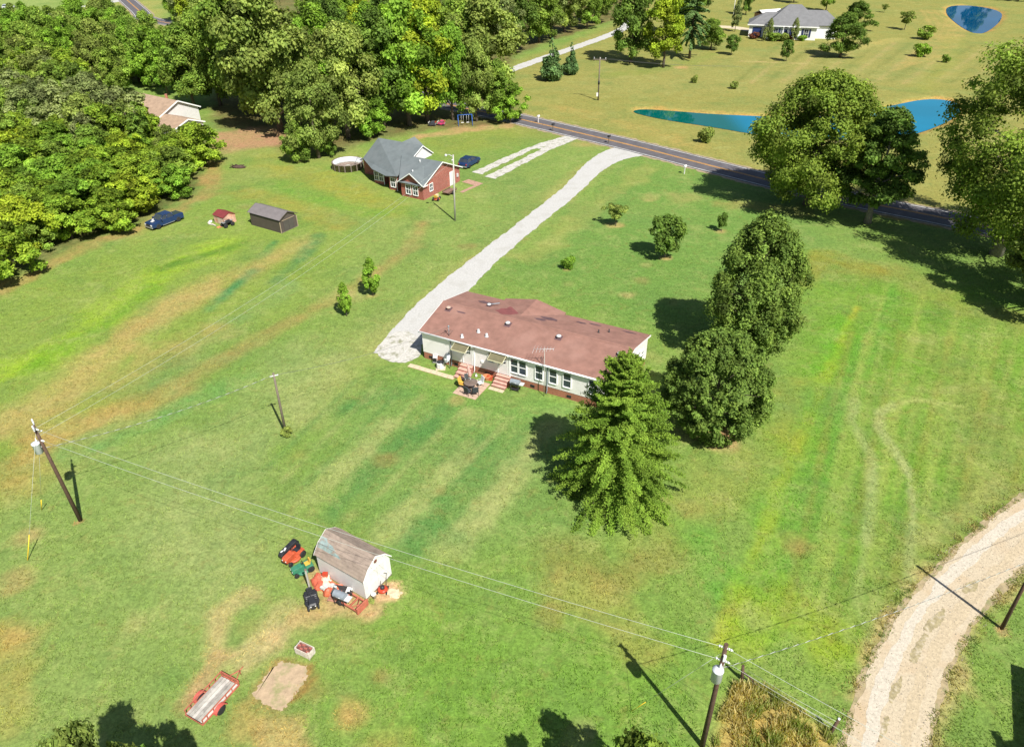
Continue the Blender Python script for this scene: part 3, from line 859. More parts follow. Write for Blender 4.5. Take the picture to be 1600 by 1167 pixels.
def tree_meshes(name, seed, H, RAD, z0, shape, nclump, nleaf, size, rc=(.2, .32), flat=.8, lump=.18, inner=.25, trunk_r=.3, limbs=14, lean=0., tintvar=.22, hollow=.5):
    rg = np.random.default_rng(seed)
    hh = H - z0
    # lobed envelope
    ph = rg.uniform(0, 6.28, 6)
    t = rg.beta(1.25, 1.15, nclump) if shape != 'cone' else rg.beta(1, 1.7, nclump)
    az = (np.arange(nclump) * 2.399963 + rg.uniform(0, .8, nclump))
    lob = 1 + lump * (np.sin(az * 2 + ph[0] + t * 4) * .6 + np.sin(az * 3 + ph[1] - t * 6) * .5 + np.sin(az * 5 + ph[2] + 9 * t) * .35)
    f = np.where(rg.random(nclump) < inner, rg.uniform(.15, .6, nclump), rg.uniform(.72, 1.0, nclump))
    rcl = RAD * rg.uniform(rc[0], rc[1], nclump) * (1 if shape != 'cone' else np.clip(1.15 - t, .35, 1))
    rr = np.maximum(profile(shape, t) * RAD * lob * f - rcl * .6, 0)
    C = np.stack([rr * np.cos(az), rr * np.sin(az), z0 + rcl * .5 + t * (hh - rcl * 1.1)], 1)
    C[:, 0] += lean * C[:, 2]
    per = rg.multinomial(nleaf, (rcl ** 2) / (rcl ** 2).sum())
    ci = np.repeat(np.arange(nclump), per); n = len(ci)
    mid = np.array([0, 0, z0 + hh * .35])
    outw = norm(C - mid)[ci]
    dirs = norm(rg.normal(size=(n, 3)) + outw * .75 + np.array([0, 0, .45]))
    rad = rcl[ci] * rg.uniform(hollow, 1.08, n) * (1 + .3 * np.sin(dirs[:, 0] * 5 + ci) * np.sin(dirs[:, 1] * 5 + 2 * ci))
    pos = C[ci] + dirs * rad[:, None] * np.array([1, 1, flat])
    nrm = dirs * .8 + rg.normal(size=(n, 3)) * .5 + np.array([0, 0, .35])
    pos[:, 2] = np.maximum(pos[:, 2], .08)
    tint = np.stack([(1 + tintvar * .9 * rg.normal(size=nclump))[ci] * (1 + tintvar * .6 * rg.normal(size=n)), np.clip(.42 + .18 * rg.normal(size=nclump)[ci] + .25 * rg.normal(size=n), 0, 1)], 1)
    tint[:, 0] = np.clip(tint[:, 0], .35, 1.8)
    v, q, tt = leaves(rg, pos, nrm, size, tint)
    cm = np_mesh(name + '_crown', v, q, tt)
    # trunk and limbs
    mb = MB()
    top = z0 + hh * (.75 if shape in ('round', 'oak', 'vase') else .93)
    zs_ = np.linspace(-.15, top, 7)
    pts = [(lean * z + .12 * trunk_r * 3 * math.sin(z * .6 + seed) * (z > .5), .12 * trunk_r * 3 * math.cos(z * .5 + seed) * (z > .5), z) for z in zs_]
    mb.path(pts, [trunk_r * (1.35 if i == 0 else 1) * (1 - .8 * i / 6) for i in range(7)], 9)
    order = np.argsort(-rcl)[:limbs]
    for i in order:
        c = Vector(C[i]); zb = max(z0 * .6, min(c.z - math.hypot(c.x, c.y) * .55, top * .9)); zb = max(zb, .3)
        s0 = Vector((lean * zb, 0, zb)); r0 = max(.02, trunk_r * .45 * (1 - zb / (top * 1.2)))
        mdl = s0.lerp(c, .5) + Vector((0, 0, .08 * (c - s0).length))
        mb.path([s0, mdl, c], [r0, r0 * .6, r0 * .2], 6)
    me = bpy.data.meshes.new(name + '_trunk'); me.from_pydata(mb.v, [], mb.f)
    me.polygons.foreach_set('use_smooth', mb.sm)
    return cm, me, H


def branchy_meshes(name, seed, H, RAD, z0, nbr, per, size, a_top, a_bot, trunk_r=.2, droop=.25, spread=.34, power=.75, lenvar=.2):
    """a tree of long feathered boughs leaving one straight leader (pin oak, young conifer)"""
    rg = np.random.default_rng(seed)
    mb = MB()
    mb.path([(0, 0, -.15), (.03, .02, H * .4), (0, 0, H * .97)], [trunk_r, trunk_r * .65, .02], 8)
    Ps, Ns, Ts = [], [], []
    for k in range(nbr):
        t = ((k + rg.uniform(0, 1)) / nbr) ** .95
        zb = z0 + t * (H - z0) * .97
        az = k * 2.399963 + rg.uniform(-.6, .6)
        Lb = RAD * max((1 - t) ** power, .07) * rg.uniform(1 - lenvar, 1 + lenvar * .6) * (.72 + .28 * min(1, t * 6 + .35))
        el = a_bot + (a_top - a_bot) * t + rg.uniform(-.2, .2)
        d = np.array([math.cos(az) * math.cos(el), math.sin(az) * math.cos(el), math.sin(el)])
        s = np.linspace(.12, 1, max(4, int(per * (.3 + Lb / RAD))))
        s = np.clip(s + rg.uniform(-.05, .05, len(s)), .05, 1.03)
        sag = -droop * Lb * (s ** 2) * (1 - t)
        p = np.array([0, 0, zb]) + d * Lb * s[:, None]; p[:, 2] += sag
        p[:, 2] = np.maximum(p[:, 2], .12)
        n = len(s)
        m = 3
        pp = np.repeat(p, m, 0)
        w = (spread * (1.15 - .75 * np.repeat(s, m)) * min(1, Lb / RAD + .35))[:, None]
        side = np.array([-d[1], d[0], 0]) / (np.hypot(d[0], d[1]) + 1e-6)
        off = side * rg.normal(size=(n * m, 1)) * w + np.array([0, 0, 1.]) * rg.normal(size=(n * m, 1)) * w * .45
        pp = pp + off; pp[:, 2] = np.maximum(pp[:, 2], .08)
        Ps.append(pp)
        Ns.append(np.array([0, 0, .9]) + d * .45 + rg.normal(size=(n * m, 3)) * .5)
        tb = 1 + .15 * rg.normal()
        Ts.append(np.stack([np.clip(tb * (1 + .15 * rg.normal(size=n * m)), .5, 1.6), np.clip(.4 + .25 * rg.normal() + .2 * rg.normal(size=n * m) + .3 * t, 0, 1)], 1))
        if k % 2 == 0:
            mb.path([(0, 0, zb), tuple(p[len(p) // 2]), tuple(p[-1])], [max(.015, trunk_r * .22 * (1 - t)), .015, .006], 5)
    pos, nr, ti = np.concatenate(Ps), np.concatenate(Ns), np.concatenate(Ts)
    v, q, tt = leaves(rg, pos, nr, size, ti)
    cm = np_mesh(name + '_crown', v, q, tt)
    me = bpy.data.meshes.new(name + '_trunk'); me.from_pydata(mb.v, [], mb.f); me.polygons.foreach_set('use_smooth', mb.sm)
    return cm, me, H


def plant(meshes, name, label, cat, loc, H=None, RADs=1.0, leaf='mid', bk=None, rz=None, group=None):
    cm, tm, h0 = meshes
    s = (H or h0) / h0
    e = thing(name, label, cat, loc, random.uniform(0, 6.28) if rz is None else rz, group)
    e.scale = (s * RADs, s * RADs, s)
    if 'RADOF' in globals() and id(meshes) in RADOF: HT[e.name] = (h0, RADOF[id(meshes)])
    for nm, me, mt in (('crown', cm, LEAF[leaf]), ('trunk', tm, bk or bark)):
        if not me.materials: me.materials.append(mt)
        o = bpy.data.objects.new(nm, me); COL.objects.link(o); o.parent = e
        o.material_slots[0].link = 'OBJECT'; o.material_slots[0].material = mt
    return e


# --- the yard's own big trees, each with its own crown
def spec(base, topy, wpx):
    p = G(*base); h = height_to(p, topy); return p, h, width_m(p, wpx, h * .45) / 2


p, h, r = spec((962, 768), 556, 170)
h_pin, r_pin = h, r
plant(branchy_meshes('pin_oak', 3, h, r * 1.26, .25, 430, 200, .068, 1.0, -.14, .22, .36, .3, .5, .34), 'pin_oak', 'pyramid shaped bright green tree with drooping lower boughs by the white home', 'tree', p, leaf='pin')
p, h, r = spec((1112, 668), 526, 166)
plant(tree_meshes('pear_tree', 5, h, r * 1.06, .15, 'round', 520, 70000, .105, (.06, .13), 1.0, .04, .08, .2, 16, tintvar=.22, hollow=.2), 'round_tree', 'dense round glossy green tree between the pyramid shaped tree and tall oval tree', 'tree', p, leaf='gloss')
p, h, r = spec((1164, 548), 338, 150)
plant(tree_meshes('oval_tree', 8, h, r * 1.06, .4, 'egg', 380, 80000, .12, (.08, .2), 1.25, .22, .12, .3, 24, tintvar=.26, hollow=.2), 'tall_oval_tree', 'tall oval dark green tree at the end of the white home yard', 'tree', p, leaf='gloss')
p, h, r = spec((1246, 322), 114, 196)
pA = p
plant(tree_meshes('road_oak', 14, h, r * 1.04, 1.6, 'oak', 210, 90000, .175, (.11, .26), .75, .24, .15, .55, 30, tintvar=.26, hollow=.3), 'road_oak', 'big broad oak beside the road in front of the long blue pond', 'tree', p + Vector((1.5, .5, 0)), leaf='oak')
p, h, r = spec((1342, 353), 172, 122)
plant(tree_meshes('shade_oak', 17, h, r * 1.0, 2.2, 'oak', 120, 42000, .17, (.12, .26), .7, .3, .25, .4, 34, tintvar=.26, hollow=.3), 'road_oak', 'darker oak with a pale trunk just right of the big broad road oak', 'tree', p + Vector((1.5, 1.0, 0)), leaf='dark', bk=bark_pale)
p, h, r = spec((1521, 404), -2, 250)
plant(tree_meshes('old_oak', 21, h, r * 1.2, 2.2, 'oak', 240, 100000, .165, (.11, .24), .75, .26, .25, .6, 50, tintvar=.28, lean=.03, hollow=.3), 'old_oak', 'huge old oak with thick grey trunk at the right edge beside the road', 'tree', p + Vector((3.2, 1.0, 0)), leaf='oak', bk=bark_pale, rz=.4)
p = G(1655, 490)
plant(tree_meshes('edge_oak', 23, 13, 6.4, 1.5, 'oak', 100, 46000, .17, (.12, .25), .7, .3, .25, .45, 30, tintvar=.28, hollow=.3), 'old_oak', 'low spreading oak crown cut by the right edge below the huge old oak', 'tree', p, leaf='olive')

# --- small yard trees
oak_s = tree_meshes('small_oak', 31, 4.6, 1.9, 1.0, 'round', 36, 6840, 0.129, (.24, .4), .85, .22, .2, .09, 12)
oak_t = tree_meshes('flat_small_tree', 33, 3.2, 1.9, 1.0, 'vase', 26, 2850, 0.122, (.2, .34), .5, .3, .3, .07, 14)
col_s = tree_meshes('column_tree', 35, 4.2, .95, .55, 'column', 44, 6500, .085, (.2, .36), 1.3, .1, .2, .06, 12, tintvar=.25)
shrub = tree_meshes('shrub', 37, 1.2, .8, .08, 'round', 16, 1710, 0.091, (.3, .45), .8, .25, .2, .03, 6)
young = tree_meshes('young_conifer', 39, 8.5, 2.7, .3, 'cone', 70, 9500, 0.198, (.22, .4), 1.0, .2, .2, .15, 8)


def small(mesh, name, label, base, topy, leaf, rs=1.0, cat='tree', bk=None, group=None):
    p = G(*base); return plant(mesh, name, label, cat, p, height_to(p, topy), rs, leaf, bk, group=group)


small(oak_t, 'small_tree', 'small flat topped sparse tree on the lawn left of the small round oak', (962, 353), 318, 'olive', 1.0)
small(oak_s, 'small_tree', 'small dark round oak with its own trunk on the lawn above the white home', (1039, 402), 336, 'dark', .95, bk=bark_pale)
small(oak_s, 'small_tree', 'thin young tree on the lawn nearest the oval tree top', (1127, 362), 332, 'dark', .62)
small(shrub, 'small_shrub', 'tiny bright green sapling alone on the lawn behind the home roof', (888, 420), 400, 'bright', .8, 'shrub')
small(col_s, 'slim_tree', 'taller slim upright tree of the two on the lawn left of the drive', (583, 462), 406, 'bright', 1.05)
small(col_s, 'slim_tree', 'shorter slim upright tree of the two on the lawn left of the drive', (542, 494), 444, 'bright', .9)
small(shrub, 'weed_clump', 'small weedy clump at the foot of the bare grey pole', (450, 681), 668, 'olive', .8, 'shrub')
small(shrub, 'pond_bush', 'lone brown green bush between the road and the long pond', (1102, 223), 198, 'olive', .75, 'bush')
small(shrub, 'lawn_bush', 'small round bush on the far lawn nearer the tall oaks', (1085, 130), 117, 'olive', .7, 'bush')
small(shrub, 'lawn_bush', 'small round bush on the far lawn just above the long pond middle', (1147, 139), 127, 'olive', .8, 'bush')
small(young, 'young_conifer', 'taller of two blue green conifers by the far gravel drive', (862, 126), 56, 'blue', .95)
small(young, 'young_conifer', 'shorter of two blue green conifers by the far gravel drive', (892, 117), 64, 'blue', .85)

# --- shared crowns for woods and far trees
big = [tree_meshes('wood_oak', 41 + i, 17, 6.6, 2.0, 'oak', 70, 28500, 0.258, (.17, .31), .78, .28, .2, .4, 10, tintvar=.28, hollow=.35) for i in range(3)]
tall = [tree_meshes('wood_tall_tree', 51 + i, 18, 4.9, 2.5, 'oval', 60, 22800, 0.251, (.2, .36), .85, .25, .2, .32, 10, tintvar=.28, hollow=.35) for i in range(2)]
med = [tree_meshes('thicket_tree', 61 + i, 7.5, 3.3, .3, 'round', 54, 17100, 0.167, (.17, .33), .75, .35, .2, .14, 8, tintvar=.3, hollow=.3) for i in range(3)]
pine = [branchy_meshes('pine', 71, 19, 4.2, 4, 110, 30, .34, .6, -.1, .3, .5, .1, .55, .4)]
bare = [tree_meshes('bare_snag', 75, 8, 2.2, 2, 'vase', 18, 1330, 0.190, (.2, .35), .7, .3, .3, .14, 18)]

# explicit trees, base pixel, top pixel, mesh, leaf, width factor
far_trees = [
    (big[0], 'far_oak', 'dark green oak left of the yellowing tree across the road', (985, 98), -42, 'dark', .78),
    (tall[0], 'yellowing_tree', 'yellow green tree standing among the oaks across the road', (1036, 106), -18, 'yellow', .95),
    (pine[0], 'far_pine', 'tall pine with bare trunk right of the yellowing tree', (1077, 92), -60, 'blue', 1.0),
    (big[1], 'far_oak', 'broad green oak behind the yellowing tree and the pine', (1060, 55), -60, 'mid', .8),
    (big[2], 'far_tree', 'low spreading tree on the lawn left of the far house', (1110, 78), 28, 'mid', 1.15),
    (oak_s, 'far_tree', 'small dark round tree on the lawn below the spreading tree', (1142, 86), 54, 'dark', .9),
    (oak_s, 'far_tree', 'small dark tree standing in front of the far house', (1228, 96), 62, 'dark', .75),
    (big[0], 'house_tree', 'dense green tree at the right corner of the far house', (1312, 90), 20, 'dark', 1.25),
    (med[0], 'far_tree', 'round orchard tree with trunk behind the house corner tree', (1336, 48), 2, 'dark', 1.25),
    (oak_t, 'far_tree', 'faint little tree near the top on the far slope', (1381, 20), 6, 'olive', .9),
    (oak_t, 'far_tree', 'thin leaning orchard tree below the far deep blue pond left', (1413, 47), 16, 'olive', .95),
    (shrub, 'far_bush', 'upper round bush of the row left of the deep blue pond', (1446, 62), 40, 'mid', .9),
    (shrub, 'far_bush', 'middle bush of the row below the deep blue pond', (1437, 89), 67, 'bright', .9),
    (shrub, 'far_bush', 'lowest small bush of the row nearest the old oak crown', (1476, 98), 85, 'mid', .8),
    (tall[1], 'far_tree', 'tree rising behind the far house roof ridge', (1290, 18), -40, 'mid', .9),
    (big[1], 'far_tree', 'dark tree rising left behind the far house', (1165, 24), -30, 'dark', .6),
    (tall[0], 'far_tree', 'reddish dark tree by the white pole left of the far house', (1148, 50), 2, 'grey', .6),
    (big[0], 'far_tree', 'dark tree at the top right corner behind the deep blue pond', (1590, 2), -60, 'dark', .8),
    (big[1], 'far_tree', 'tree above the middle of the deep blue pond', (1535, -12), -75, 'dark', .8),
    (big[2], 'far_tree', 'tree above the left end of the deep blue pond', (1490, -14), -70, 'mid', .7),
    (big[2], 'far_tree', 'big tree behind the house at the top of the frame', (1240, 5), -50, 'olive', .7),
]
for ms, nm, lb, ba, ty, lf, rs in far_trees:
    p = G(*ba); plant(ms, nm, lb, 'bush' if 'bush' in nm else 'tree', p, height_to(p, ty), rs, lf)

middle = [
    ((498, 247), 96, big[0], 'olive', .8, 'tall oak at the lawn corner above the round pool'),
    ((440, 205), -40, big[1], 'olive', .85, 'great oak standing left of the pool corner oak'),
    ((545, 216), 30, big[2], 'olive', .8, 'olive oak right behind the pool corner oak'),
    ((395, 178), -50, big[0], 'mid', .8, 'large oak with shaded trunk by the bare dirt yard'),
    ((600, 200), 20, tall[0], 'dark', 1.1, 'dark green tree behind the grey roofed brick house'),
    ((640, 196), -5, big[1], 'bright', .8, 'bright green tree at the wood edge behind the brick house'),
    ((668, 190), 0, tall[1], 'yellow', 1.0, 'yellow green crown in the middle of the wood edge'),
    ((708, 188), 30, big[2], 'bright', .6, 'bright leafy tree over the dark gap in the wood edge'),
    ((745, 190), 62, big[0], 'olive', .62, 'olive tree above the blue swing frame at the wood edge'),
    ((778, 188), 95, tall[0], 'mid', 1.0, 'mid green tree second from the road end of the wood'),
    ((798, 192), 128, med[1], 'bright', .9, 'low bright tree at the road end of the wood'),
    ((470, 252), 190, med[2], 'mid', .9, 'low leafy tree left of the round pool'),
    ((516, 244), 200, med[0], 'mid', .8, 'short bushy tree just behind the round pool'),
    ((585, 214), 150, med[1], 'bright', 1.0, 'small bright tree in the wood edge behind the house roof'),
    ((305, 172), 40, tall[0], 'mid', 1.1, 'tall tree right of the tan roofed house'),
    ((345, 165), 0, big[2], 'mid', .7, 'leaning oak behind the tan roofed house yard'),
    ((250, 128), 18, big[1], 'mid', .7, 'rounded tree behind the tan roof'),
]
HT = {}
RADOF = {id(m_): r_ for ms_, r_ in ((big, 6.6), (tall, 4.9), (med, 3.3), (pine, 4.2), (bare, 2.2)) for m_ in ms_}
for ba, ty, ms, lf, rs, lb in middle:
    p = G(*ba); plant(ms, 'wood_edge_tree', lb, 'tree', p, height_to(p, ty), rs, lf)


def in_poly(p, poly):
    s = False; n = len(poly)
    for i in range(n):
        a, b_ = poly[i], poly[(i + 1) % n]
        if (a[1] > p[1]) != (b_[1] > p[1]) and p[0] < (b_[0] - a[0]) * (p[1] - a[1]) / (b_[1] - a[1]) + a[0]: s = not s
    return s


rgw = random.Random(5)


LANDMARKS = [('the parked blue pickup', 262, 345), ('the left picture edge', 10, 420), ('the tan roofed house', 262, 190), ('the pale blue roof', 66, 92), ('the top left street', 60, 25),
             ('the pink shed', 350, 345), ('the brush pile', 371, 262), ('the round pool', 543, 255), ('the blue swing frame', 727, 196), ('the far gravel drive', 890, 80), ('the yellowing tree', 1036, 95),
             ('the far white house', 1240, 60), ('the road bend at the top', 230, 30), ('the grey brick house roof', 630, 240), ('the deep blue pond', 1525, 30), ('the far crossarm pole', 935, 120)]
FRONT_L = [(0, 445), (60, 418), (130, 381), (235, 343), (316, 300), (330, 240)]
FRONT_M = [(340, 200), (420, 225), (480, 250), (560, 225), (640, 200), (720, 192), (800, 192)]


def place_words(q, wname, front):
    x, y, _d = PX(q)
    nm, lx, ly = min(LANDMARKS, key=lambda l: (l[1] - x) ** 2 + ((l[2] - y) * 1.6) ** 2)
    dx, dy = x - lx, y - ly
    rel = ('just beside' if abs(dx) < 30 and abs(dy) < 22 else ('right of' if dx > 0 else 'left of') if abs(dx) > abs(dy) * 1.3 else ('above' if dy < 0 else 'below'))
    if abs(dx) > 130 or abs(dy) > 90: rel = 'well ' + rel
    row = ''
    if front:
        f = W2(front); d = line_d(np.array([[q.x]]), np.array([[q.y]]), [tuple(p) for p in f])[0, 0]
        row = 'front row ' if d < 3.5 else 'second row ' if d < 8 else 'inner '
    return row + wname + ' tree ' + rel + ' ' + nm


CAND = []


def wood(poly_px, spacing, meshes, hs, leafs, wname, front, group, rsr=(.9, 1.15), avoid=(), cap=99):
    poly = W2(poly_px)
    x0, x1 = min(p.x for p in poly), max(p.x for p in poly); y0, y1 = min(p.y for p in poly), max(p.y for p in poly)
    y = y0; k = 0
    while y < y1:
        x = x0 + (k % 2) * spacing / 2
        while x < x1:
            q = Vector((x + rgw.uniform(-.38, .38) * spacing, y + rgw.uniform(-.38, .38) * spacing, 0))
            h_ = rgw.uniform(*hs); bx, by, _ = PX(q); tx, ty, _ = PX((q.x, q.y, h_))
            seen = -25 < bx < IW + 25 and ty < IH and by > (-60 if wname == 'far row' else -12)
            if seen and in_poly(q, poly) and all((q.xy - Vector(a[:2])).length > a[2] for a in avoid):
                lf = rgw.choice(leafs); f_ = (h_ - hs[0]) / (hs[1] - hs[0])
                lb = ('tall ' if f_ > .66 else 'low ' if f_ < .33 else '') + LEAFWORD[lf] + ' ' + place_words(q, wname, front)
                CAND.append((q, rgw.choice(meshes), wname, lb, h_, rgw.uniform(*rsr), lf, group))
            x += spacing
        y += spacing * .87; k += 1


def crown_mask(cov, q, h, r):
    """cells of a coarse view grid (10 px) that a crown covers"""
    x0, y0, d = PX((q[0], q[1], h)); x1, y1, d1 = PX((q[0], q[1], h * .12))
    cx, cy = (x0 + x1) / 2, (y0 + y1) / 2; rx, ry = r * FPX / d * .86, abs(y1 - y0) / 2 * .92
    gy, gx_ = np.mgrid[0:cov.shape[0], 0:cov.shape[1]]
    return (((gx_ * 10 + 5 - cx) / max(rx, 5)) ** 2 + ((gy * 10 + 5 - cy) / max(ry, 5)) ** 2) < 1


def plant_seen():
    cov = np.zeros((117, 160), bool); n = 0
    for o in [o for o in COL.objects if o.get('category') == 'tree' and o.type == 'EMPTY' and o.name.startswith(('wood_edge', 'yard_tree'))]:
        CROWNS.append((o.location.copy(), o.scale.z * HT[o.name][0], o.scale.x * HT[o.name][1]))
    items = [(c[0].length, None, c) for c in CROWNS] + [(c[0].length, 1, c) for c in CAND]
    for _d, kind, c in sorted(items, key=lambda i: i[0]):
        if kind is None: cov |= crown_mask(cov, *c); continue
        q, ms, wn, lb, h_, rs, lf, gr = c
        m_ = crown_mask(cov, q, h_, RADOF[id(ms)] * h_ / ms[2] * rs)
        tot = m_.sum()
        if tot == 0 or (m_ & ~cov).sum() / tot < .06: continue
        plant(ms, {'thicket': 'thicket_tree', 'far row': 'far_tree'}.get(wn, 'wood_tree'), lb, 'tree', q, h_, rs, lf, group=gr); n += 1
        cov |= m_
    same = {}
    for o in COL.objects:
        if o.get('category') == 'tree': same.setdefault(o['label'], []).append(o)
    for lb, os_ in same.items():
        if len(os_) > 1:
            os_.sort(key=lambda o: PX(o.location)[0]); k_ = len(os_)
            words = {2: ('left of two', 'right of two'), 3: ('leftmost of three', 'middle of three', 'rightmost of three')}.get(k_) or ['%s from left of %d' % (w_, k_) for w_ in ('first', 'second', 'third', 'fourth', 'fifth', 'sixth', 'seventh', 'eighth', 'ninth', 'tenth')[:k_]]
            for o, w_ in zip(os_, words): o['label'] = lb + ', ' + w_
    return n, len(CAND)


CROWNS = []
LEAFWORD = {'mid': 'mid green', 'dark': 'dark green', 'olive': 'olive green', 'bright': 'bright green', 'yellow': 'yellow green', 'bush': 'leafy light green', 'grey': 'grey green', 'blue': 'blue green', 'gloss': 'deep green', 'pin': 'green'}
tan_c = G(262, 186)
AV = [(tan_c.x, tan_c.y, 11)]
n1 = wood([(-120, 520), (0, 452), (60, 420), (130, 380), (235, 340), (312, 297), (325, 262), (312, 248), (190, 268), (100, 230), (-120, 240)], 4.5, med, (4.6, 7.2), ['bush', 'bush', 'bush', 'bright', 'mid', 'yellow'],
     'thicket', FRONT_L, 'trees of the left thicket', (1.1, 1.4), AV)
n2 = wood([(-120, 240), (100, 230), (180, 262), (240, 245), (165, 200), (160, 150), (120, 120), (-120, 140)], 5.2, med + bare[:1], (7, 10), ['olive', 'bush', 'grey', 'mid'],
     'wood', FRONT_L, 'trees of the upper left wood', (.9, 1.1), AV)
n3 = wood([(-120, 140), (120, 120), (230, 132), (240, 100), (200, 75), (90, 70), (-120, 88)], 7.5, tall + big[:1], (10, 14), ['mid', 'bright', 'mid', 'olive'],
     'high wood', None, 'high trees of the upper left wood', (.85, 1.0))
n4 = wood([(330, 150), (420, 170), (560, 180), (690, 165), (775, 165), (770, 125), (690, 120), (520, 60), (400, 60), (300, 70)], 8.5, big + tall, (15, 19), ['mid', 'olive', 'bright', 'dark', 'yellow'],
     'big wood', FRONT_M, 'trees inside the big wood', (.8, 1.0))
n5 = wood([(300, 62), (500, 55), (690, 132), (786, 100), (880, 68), (962, 38), (960, -20), (600, -40), (280, -20), (262, 20)], 9, big + tall, (13, 18), ['mid', 'olive', 'dark', 'bright', 'grey'],
     'deep wood', None, 'trees of the deep wood by the far drive', (.8, 1.0))
n6 = wood([(960, 24), (1120, 20), (1200, -6), (1420, -14), (1640, -20), (1640, -60), (940, -60)], 15, big + tall, (12, 17), ['mid', 'olive', 'dark'],
     'far row', None, 'trees in the far row', (.9, 1.1))
n7 = wood([(110, 6), (190, 0), (200, -40), (-60, -60), (-120, 0), (30, 0), (60, -20)], 14, big + tall, (11, 15), ['mid', 'bright'],
     'corner', None, 'trees beyond the top left street', (.9, 1.1))
n8 = wood([(150, 160), (215, 150), (330, 152), (330, 112), (240, 95), (150, 100)], 6.5, tall + med[:1] + big[:1], (9, 13), ['mid', 'olive', 'bright'],
     'back wood', None, 'trees behind the tan roofed house', (.8, 1.0), AV)
for (bx_, by_), hh_, lf_, lb_ in (((236, 236), 6.6, 'bush', 'light green tree covering the eave of the tan roofed house'), ((205, 232), 8.0, 'olive', 'olive tree hiding the left end of the tan roof'), ((238, 240), 5.6, 'bush', 'light green tree in front of the tan house wall'), ((268, 245), 5.2, 'olive', 'low olive tree in front of the tan house garage'),
                                  ((300, 243), 5.0, 'mid', 'low green tree at the garage end of the tan house'), ((176, 215), 8.0, 'grey', 'grey green tree left of the tan roof'), ((150, 250), 7.6, 'grey', 'tall half bare grey tree left of the tan roofed house'), ((226, 222), 6.8, 'yellow', 'yellow green sapling tree over the middle of the tan roof')):
    plant(med[(bx_) % 3], 'yard_tree', lb_, 'tree', G(bx_, by_), hh_, .95, lf_)
print('trees', plant_seen())

# trees rooted below the picture's lower edge: their tops and shadows reach into it
SH = Vector((-.489, .872)) * (1 / math.tan(SUN_EL))
for (sx, sy), h, ms, rs, lf, lb in (((178, 1106), 9.8, med[0], .4, 'olive', 'leafy tree top at the bottom left edge left of its shadow'),
                                    ((262, 1138), 9.4, med[1], .42, 'dark', 'second leafy tree top at the bottom edge under the red trailer'),
                                    ((215, 1152), 9.0, med[2], .42, 'dark', 'small leafy tree top between two others at the bottom edge'),
                                    ((862, 1122), 8.6, med[2], .5, 'mid', 'leafy tree top at the bottom edge left of the near transformer pole'),
                                    ((800, 1150), 7.6, med[0], .34, 'mid', 'slender tree whose shadow tip falls left of the bottom edge tree shadow'),
                                    ((1552, 1150), 5.5, med[1], .4, 'mid', 'tree whose shadow falls at the lower right corner')):
    s_ = G(sx, sy).xy - SH * h
    plant(ms, 'edge_tree', lb, 'tree', (s_.x, s_.y, 0), h, rs, lf)
# ------------------------------------------------------------------ building pieces


def window(parent, c, w, h, face, depth=.09, rails=1, frame_m=None, cols=1, name='window'):
    """a framed sash window standing proud of a wall; face = 'u-' 'u+' 'v-' 'v+' (local wall normal)"""
    fm = frame_m or white_trim
    f = MB(); fw = .07
    ax = face[0]; sg = -1 if face[1] == '-' else 1

    def bx(mb, a0, a1, z0, z1, d0, d1, mi=0):
        lo, hi = sorted((sg * d0, sg * d1))
        if ax == 'v': mb.box(a0, a1, lo, hi, z0, z1, mi)
        else: mb.box(lo, hi, a0, a1, z0, z1, mi)
    bx(f, -w / 2 - fw, -w / 2, -h / 2 - fw, h / 2 + fw, -.02, depth)
    bx(f, w / 2, w / 2 + fw, -h / 2 - fw, h / 2 + fw, -.02, depth)
    bx(f, -w / 2, w / 2, h / 2, h / 2 + fw, -.02, depth)
    bx(f, -w / 2, w / 2, -h / 2 - fw, -h / 2, -.02, depth + .03)
    for k in range(rails):
        z = -h / 2 + h * (k + 1) / (rails + 1)
        bx(f, -w / 2, w / 2, z - .03, z + .03, -.02, depth * .8)
    for k in range(cols - 1):
        a = -w / 2 + w * (k + 1) / cols
        bx(f, a - .02, a + .02, -h / 2, h / 2, -.018, depth * .7)
    o = f.build(name, fm, parent, loc=c)
    for k in range(rails + 1):
        z0, z1 = -h / 2 + h * k / (rails + 1) + .031, -h / 2 + h * (k + 1) / (rails + 1) - .031
        for j in range(cols):
            a0, a1 = -w / 2 + w * j / cols + .021, -w / 2 + w * (j + 1) / cols - .021
            p = MB(); bx(p, a0, a1, z0, z1, .0, depth * .35 + .004 * k)
            p.build('pane', glass, o)
    return o


def gable_wall(mb, prof, a0, a1, mi=0): mb.prism(prof, a0, a1, 'x', mi)


def roof_plane(name, pts, th, mat, parent):
    mb = MB(); mb.slab(pts, th); return mb.build(name, mat, parent)


# ------------------------------------------------------------------ the white double-wide home
HA = R(-28.0)
home = thing('white_home', 'long white mobile home with red brown roof on a brick skirt', 'house', (-8.38, 59.62, 0), HA)
LU, LV, EZ, RZ = 19.2, 8.35, 3.1, 4.12
mb = MB(); gable_wall(mb, [(0, .76), (LV, .76), (LV, EZ), (LV / 2, RZ - .06), (0, EZ)], 0, LU)
mb.build('wall', white_wall, home)
mb = MB(); mb.box(.03, LU - .03, .03, LV - .03, -.05, .76)
fnd = mb.build('foundation', orange_brick, home)
for u in (.8, 3.6, 6.9, 11.54, 15.1, 18.0):
    v = MB(); v.box(u - .2, u + .2, -.01, .05, .22, .44)
    for k in range(3): v.box(u - .18, u + .18, -.03, -.011, .25 + k * .06, .28 + k * .06)
    v.build('foundation_vent', black_plastic, fnd)
mb = MB(); o_ = .16
mb.slab([(-o_, -.22, EZ + .008), (LU + o_, -.22, EZ + .008), (LU + o_, LV / 2, RZ), (-o_, LV / 2, RZ)], .09)
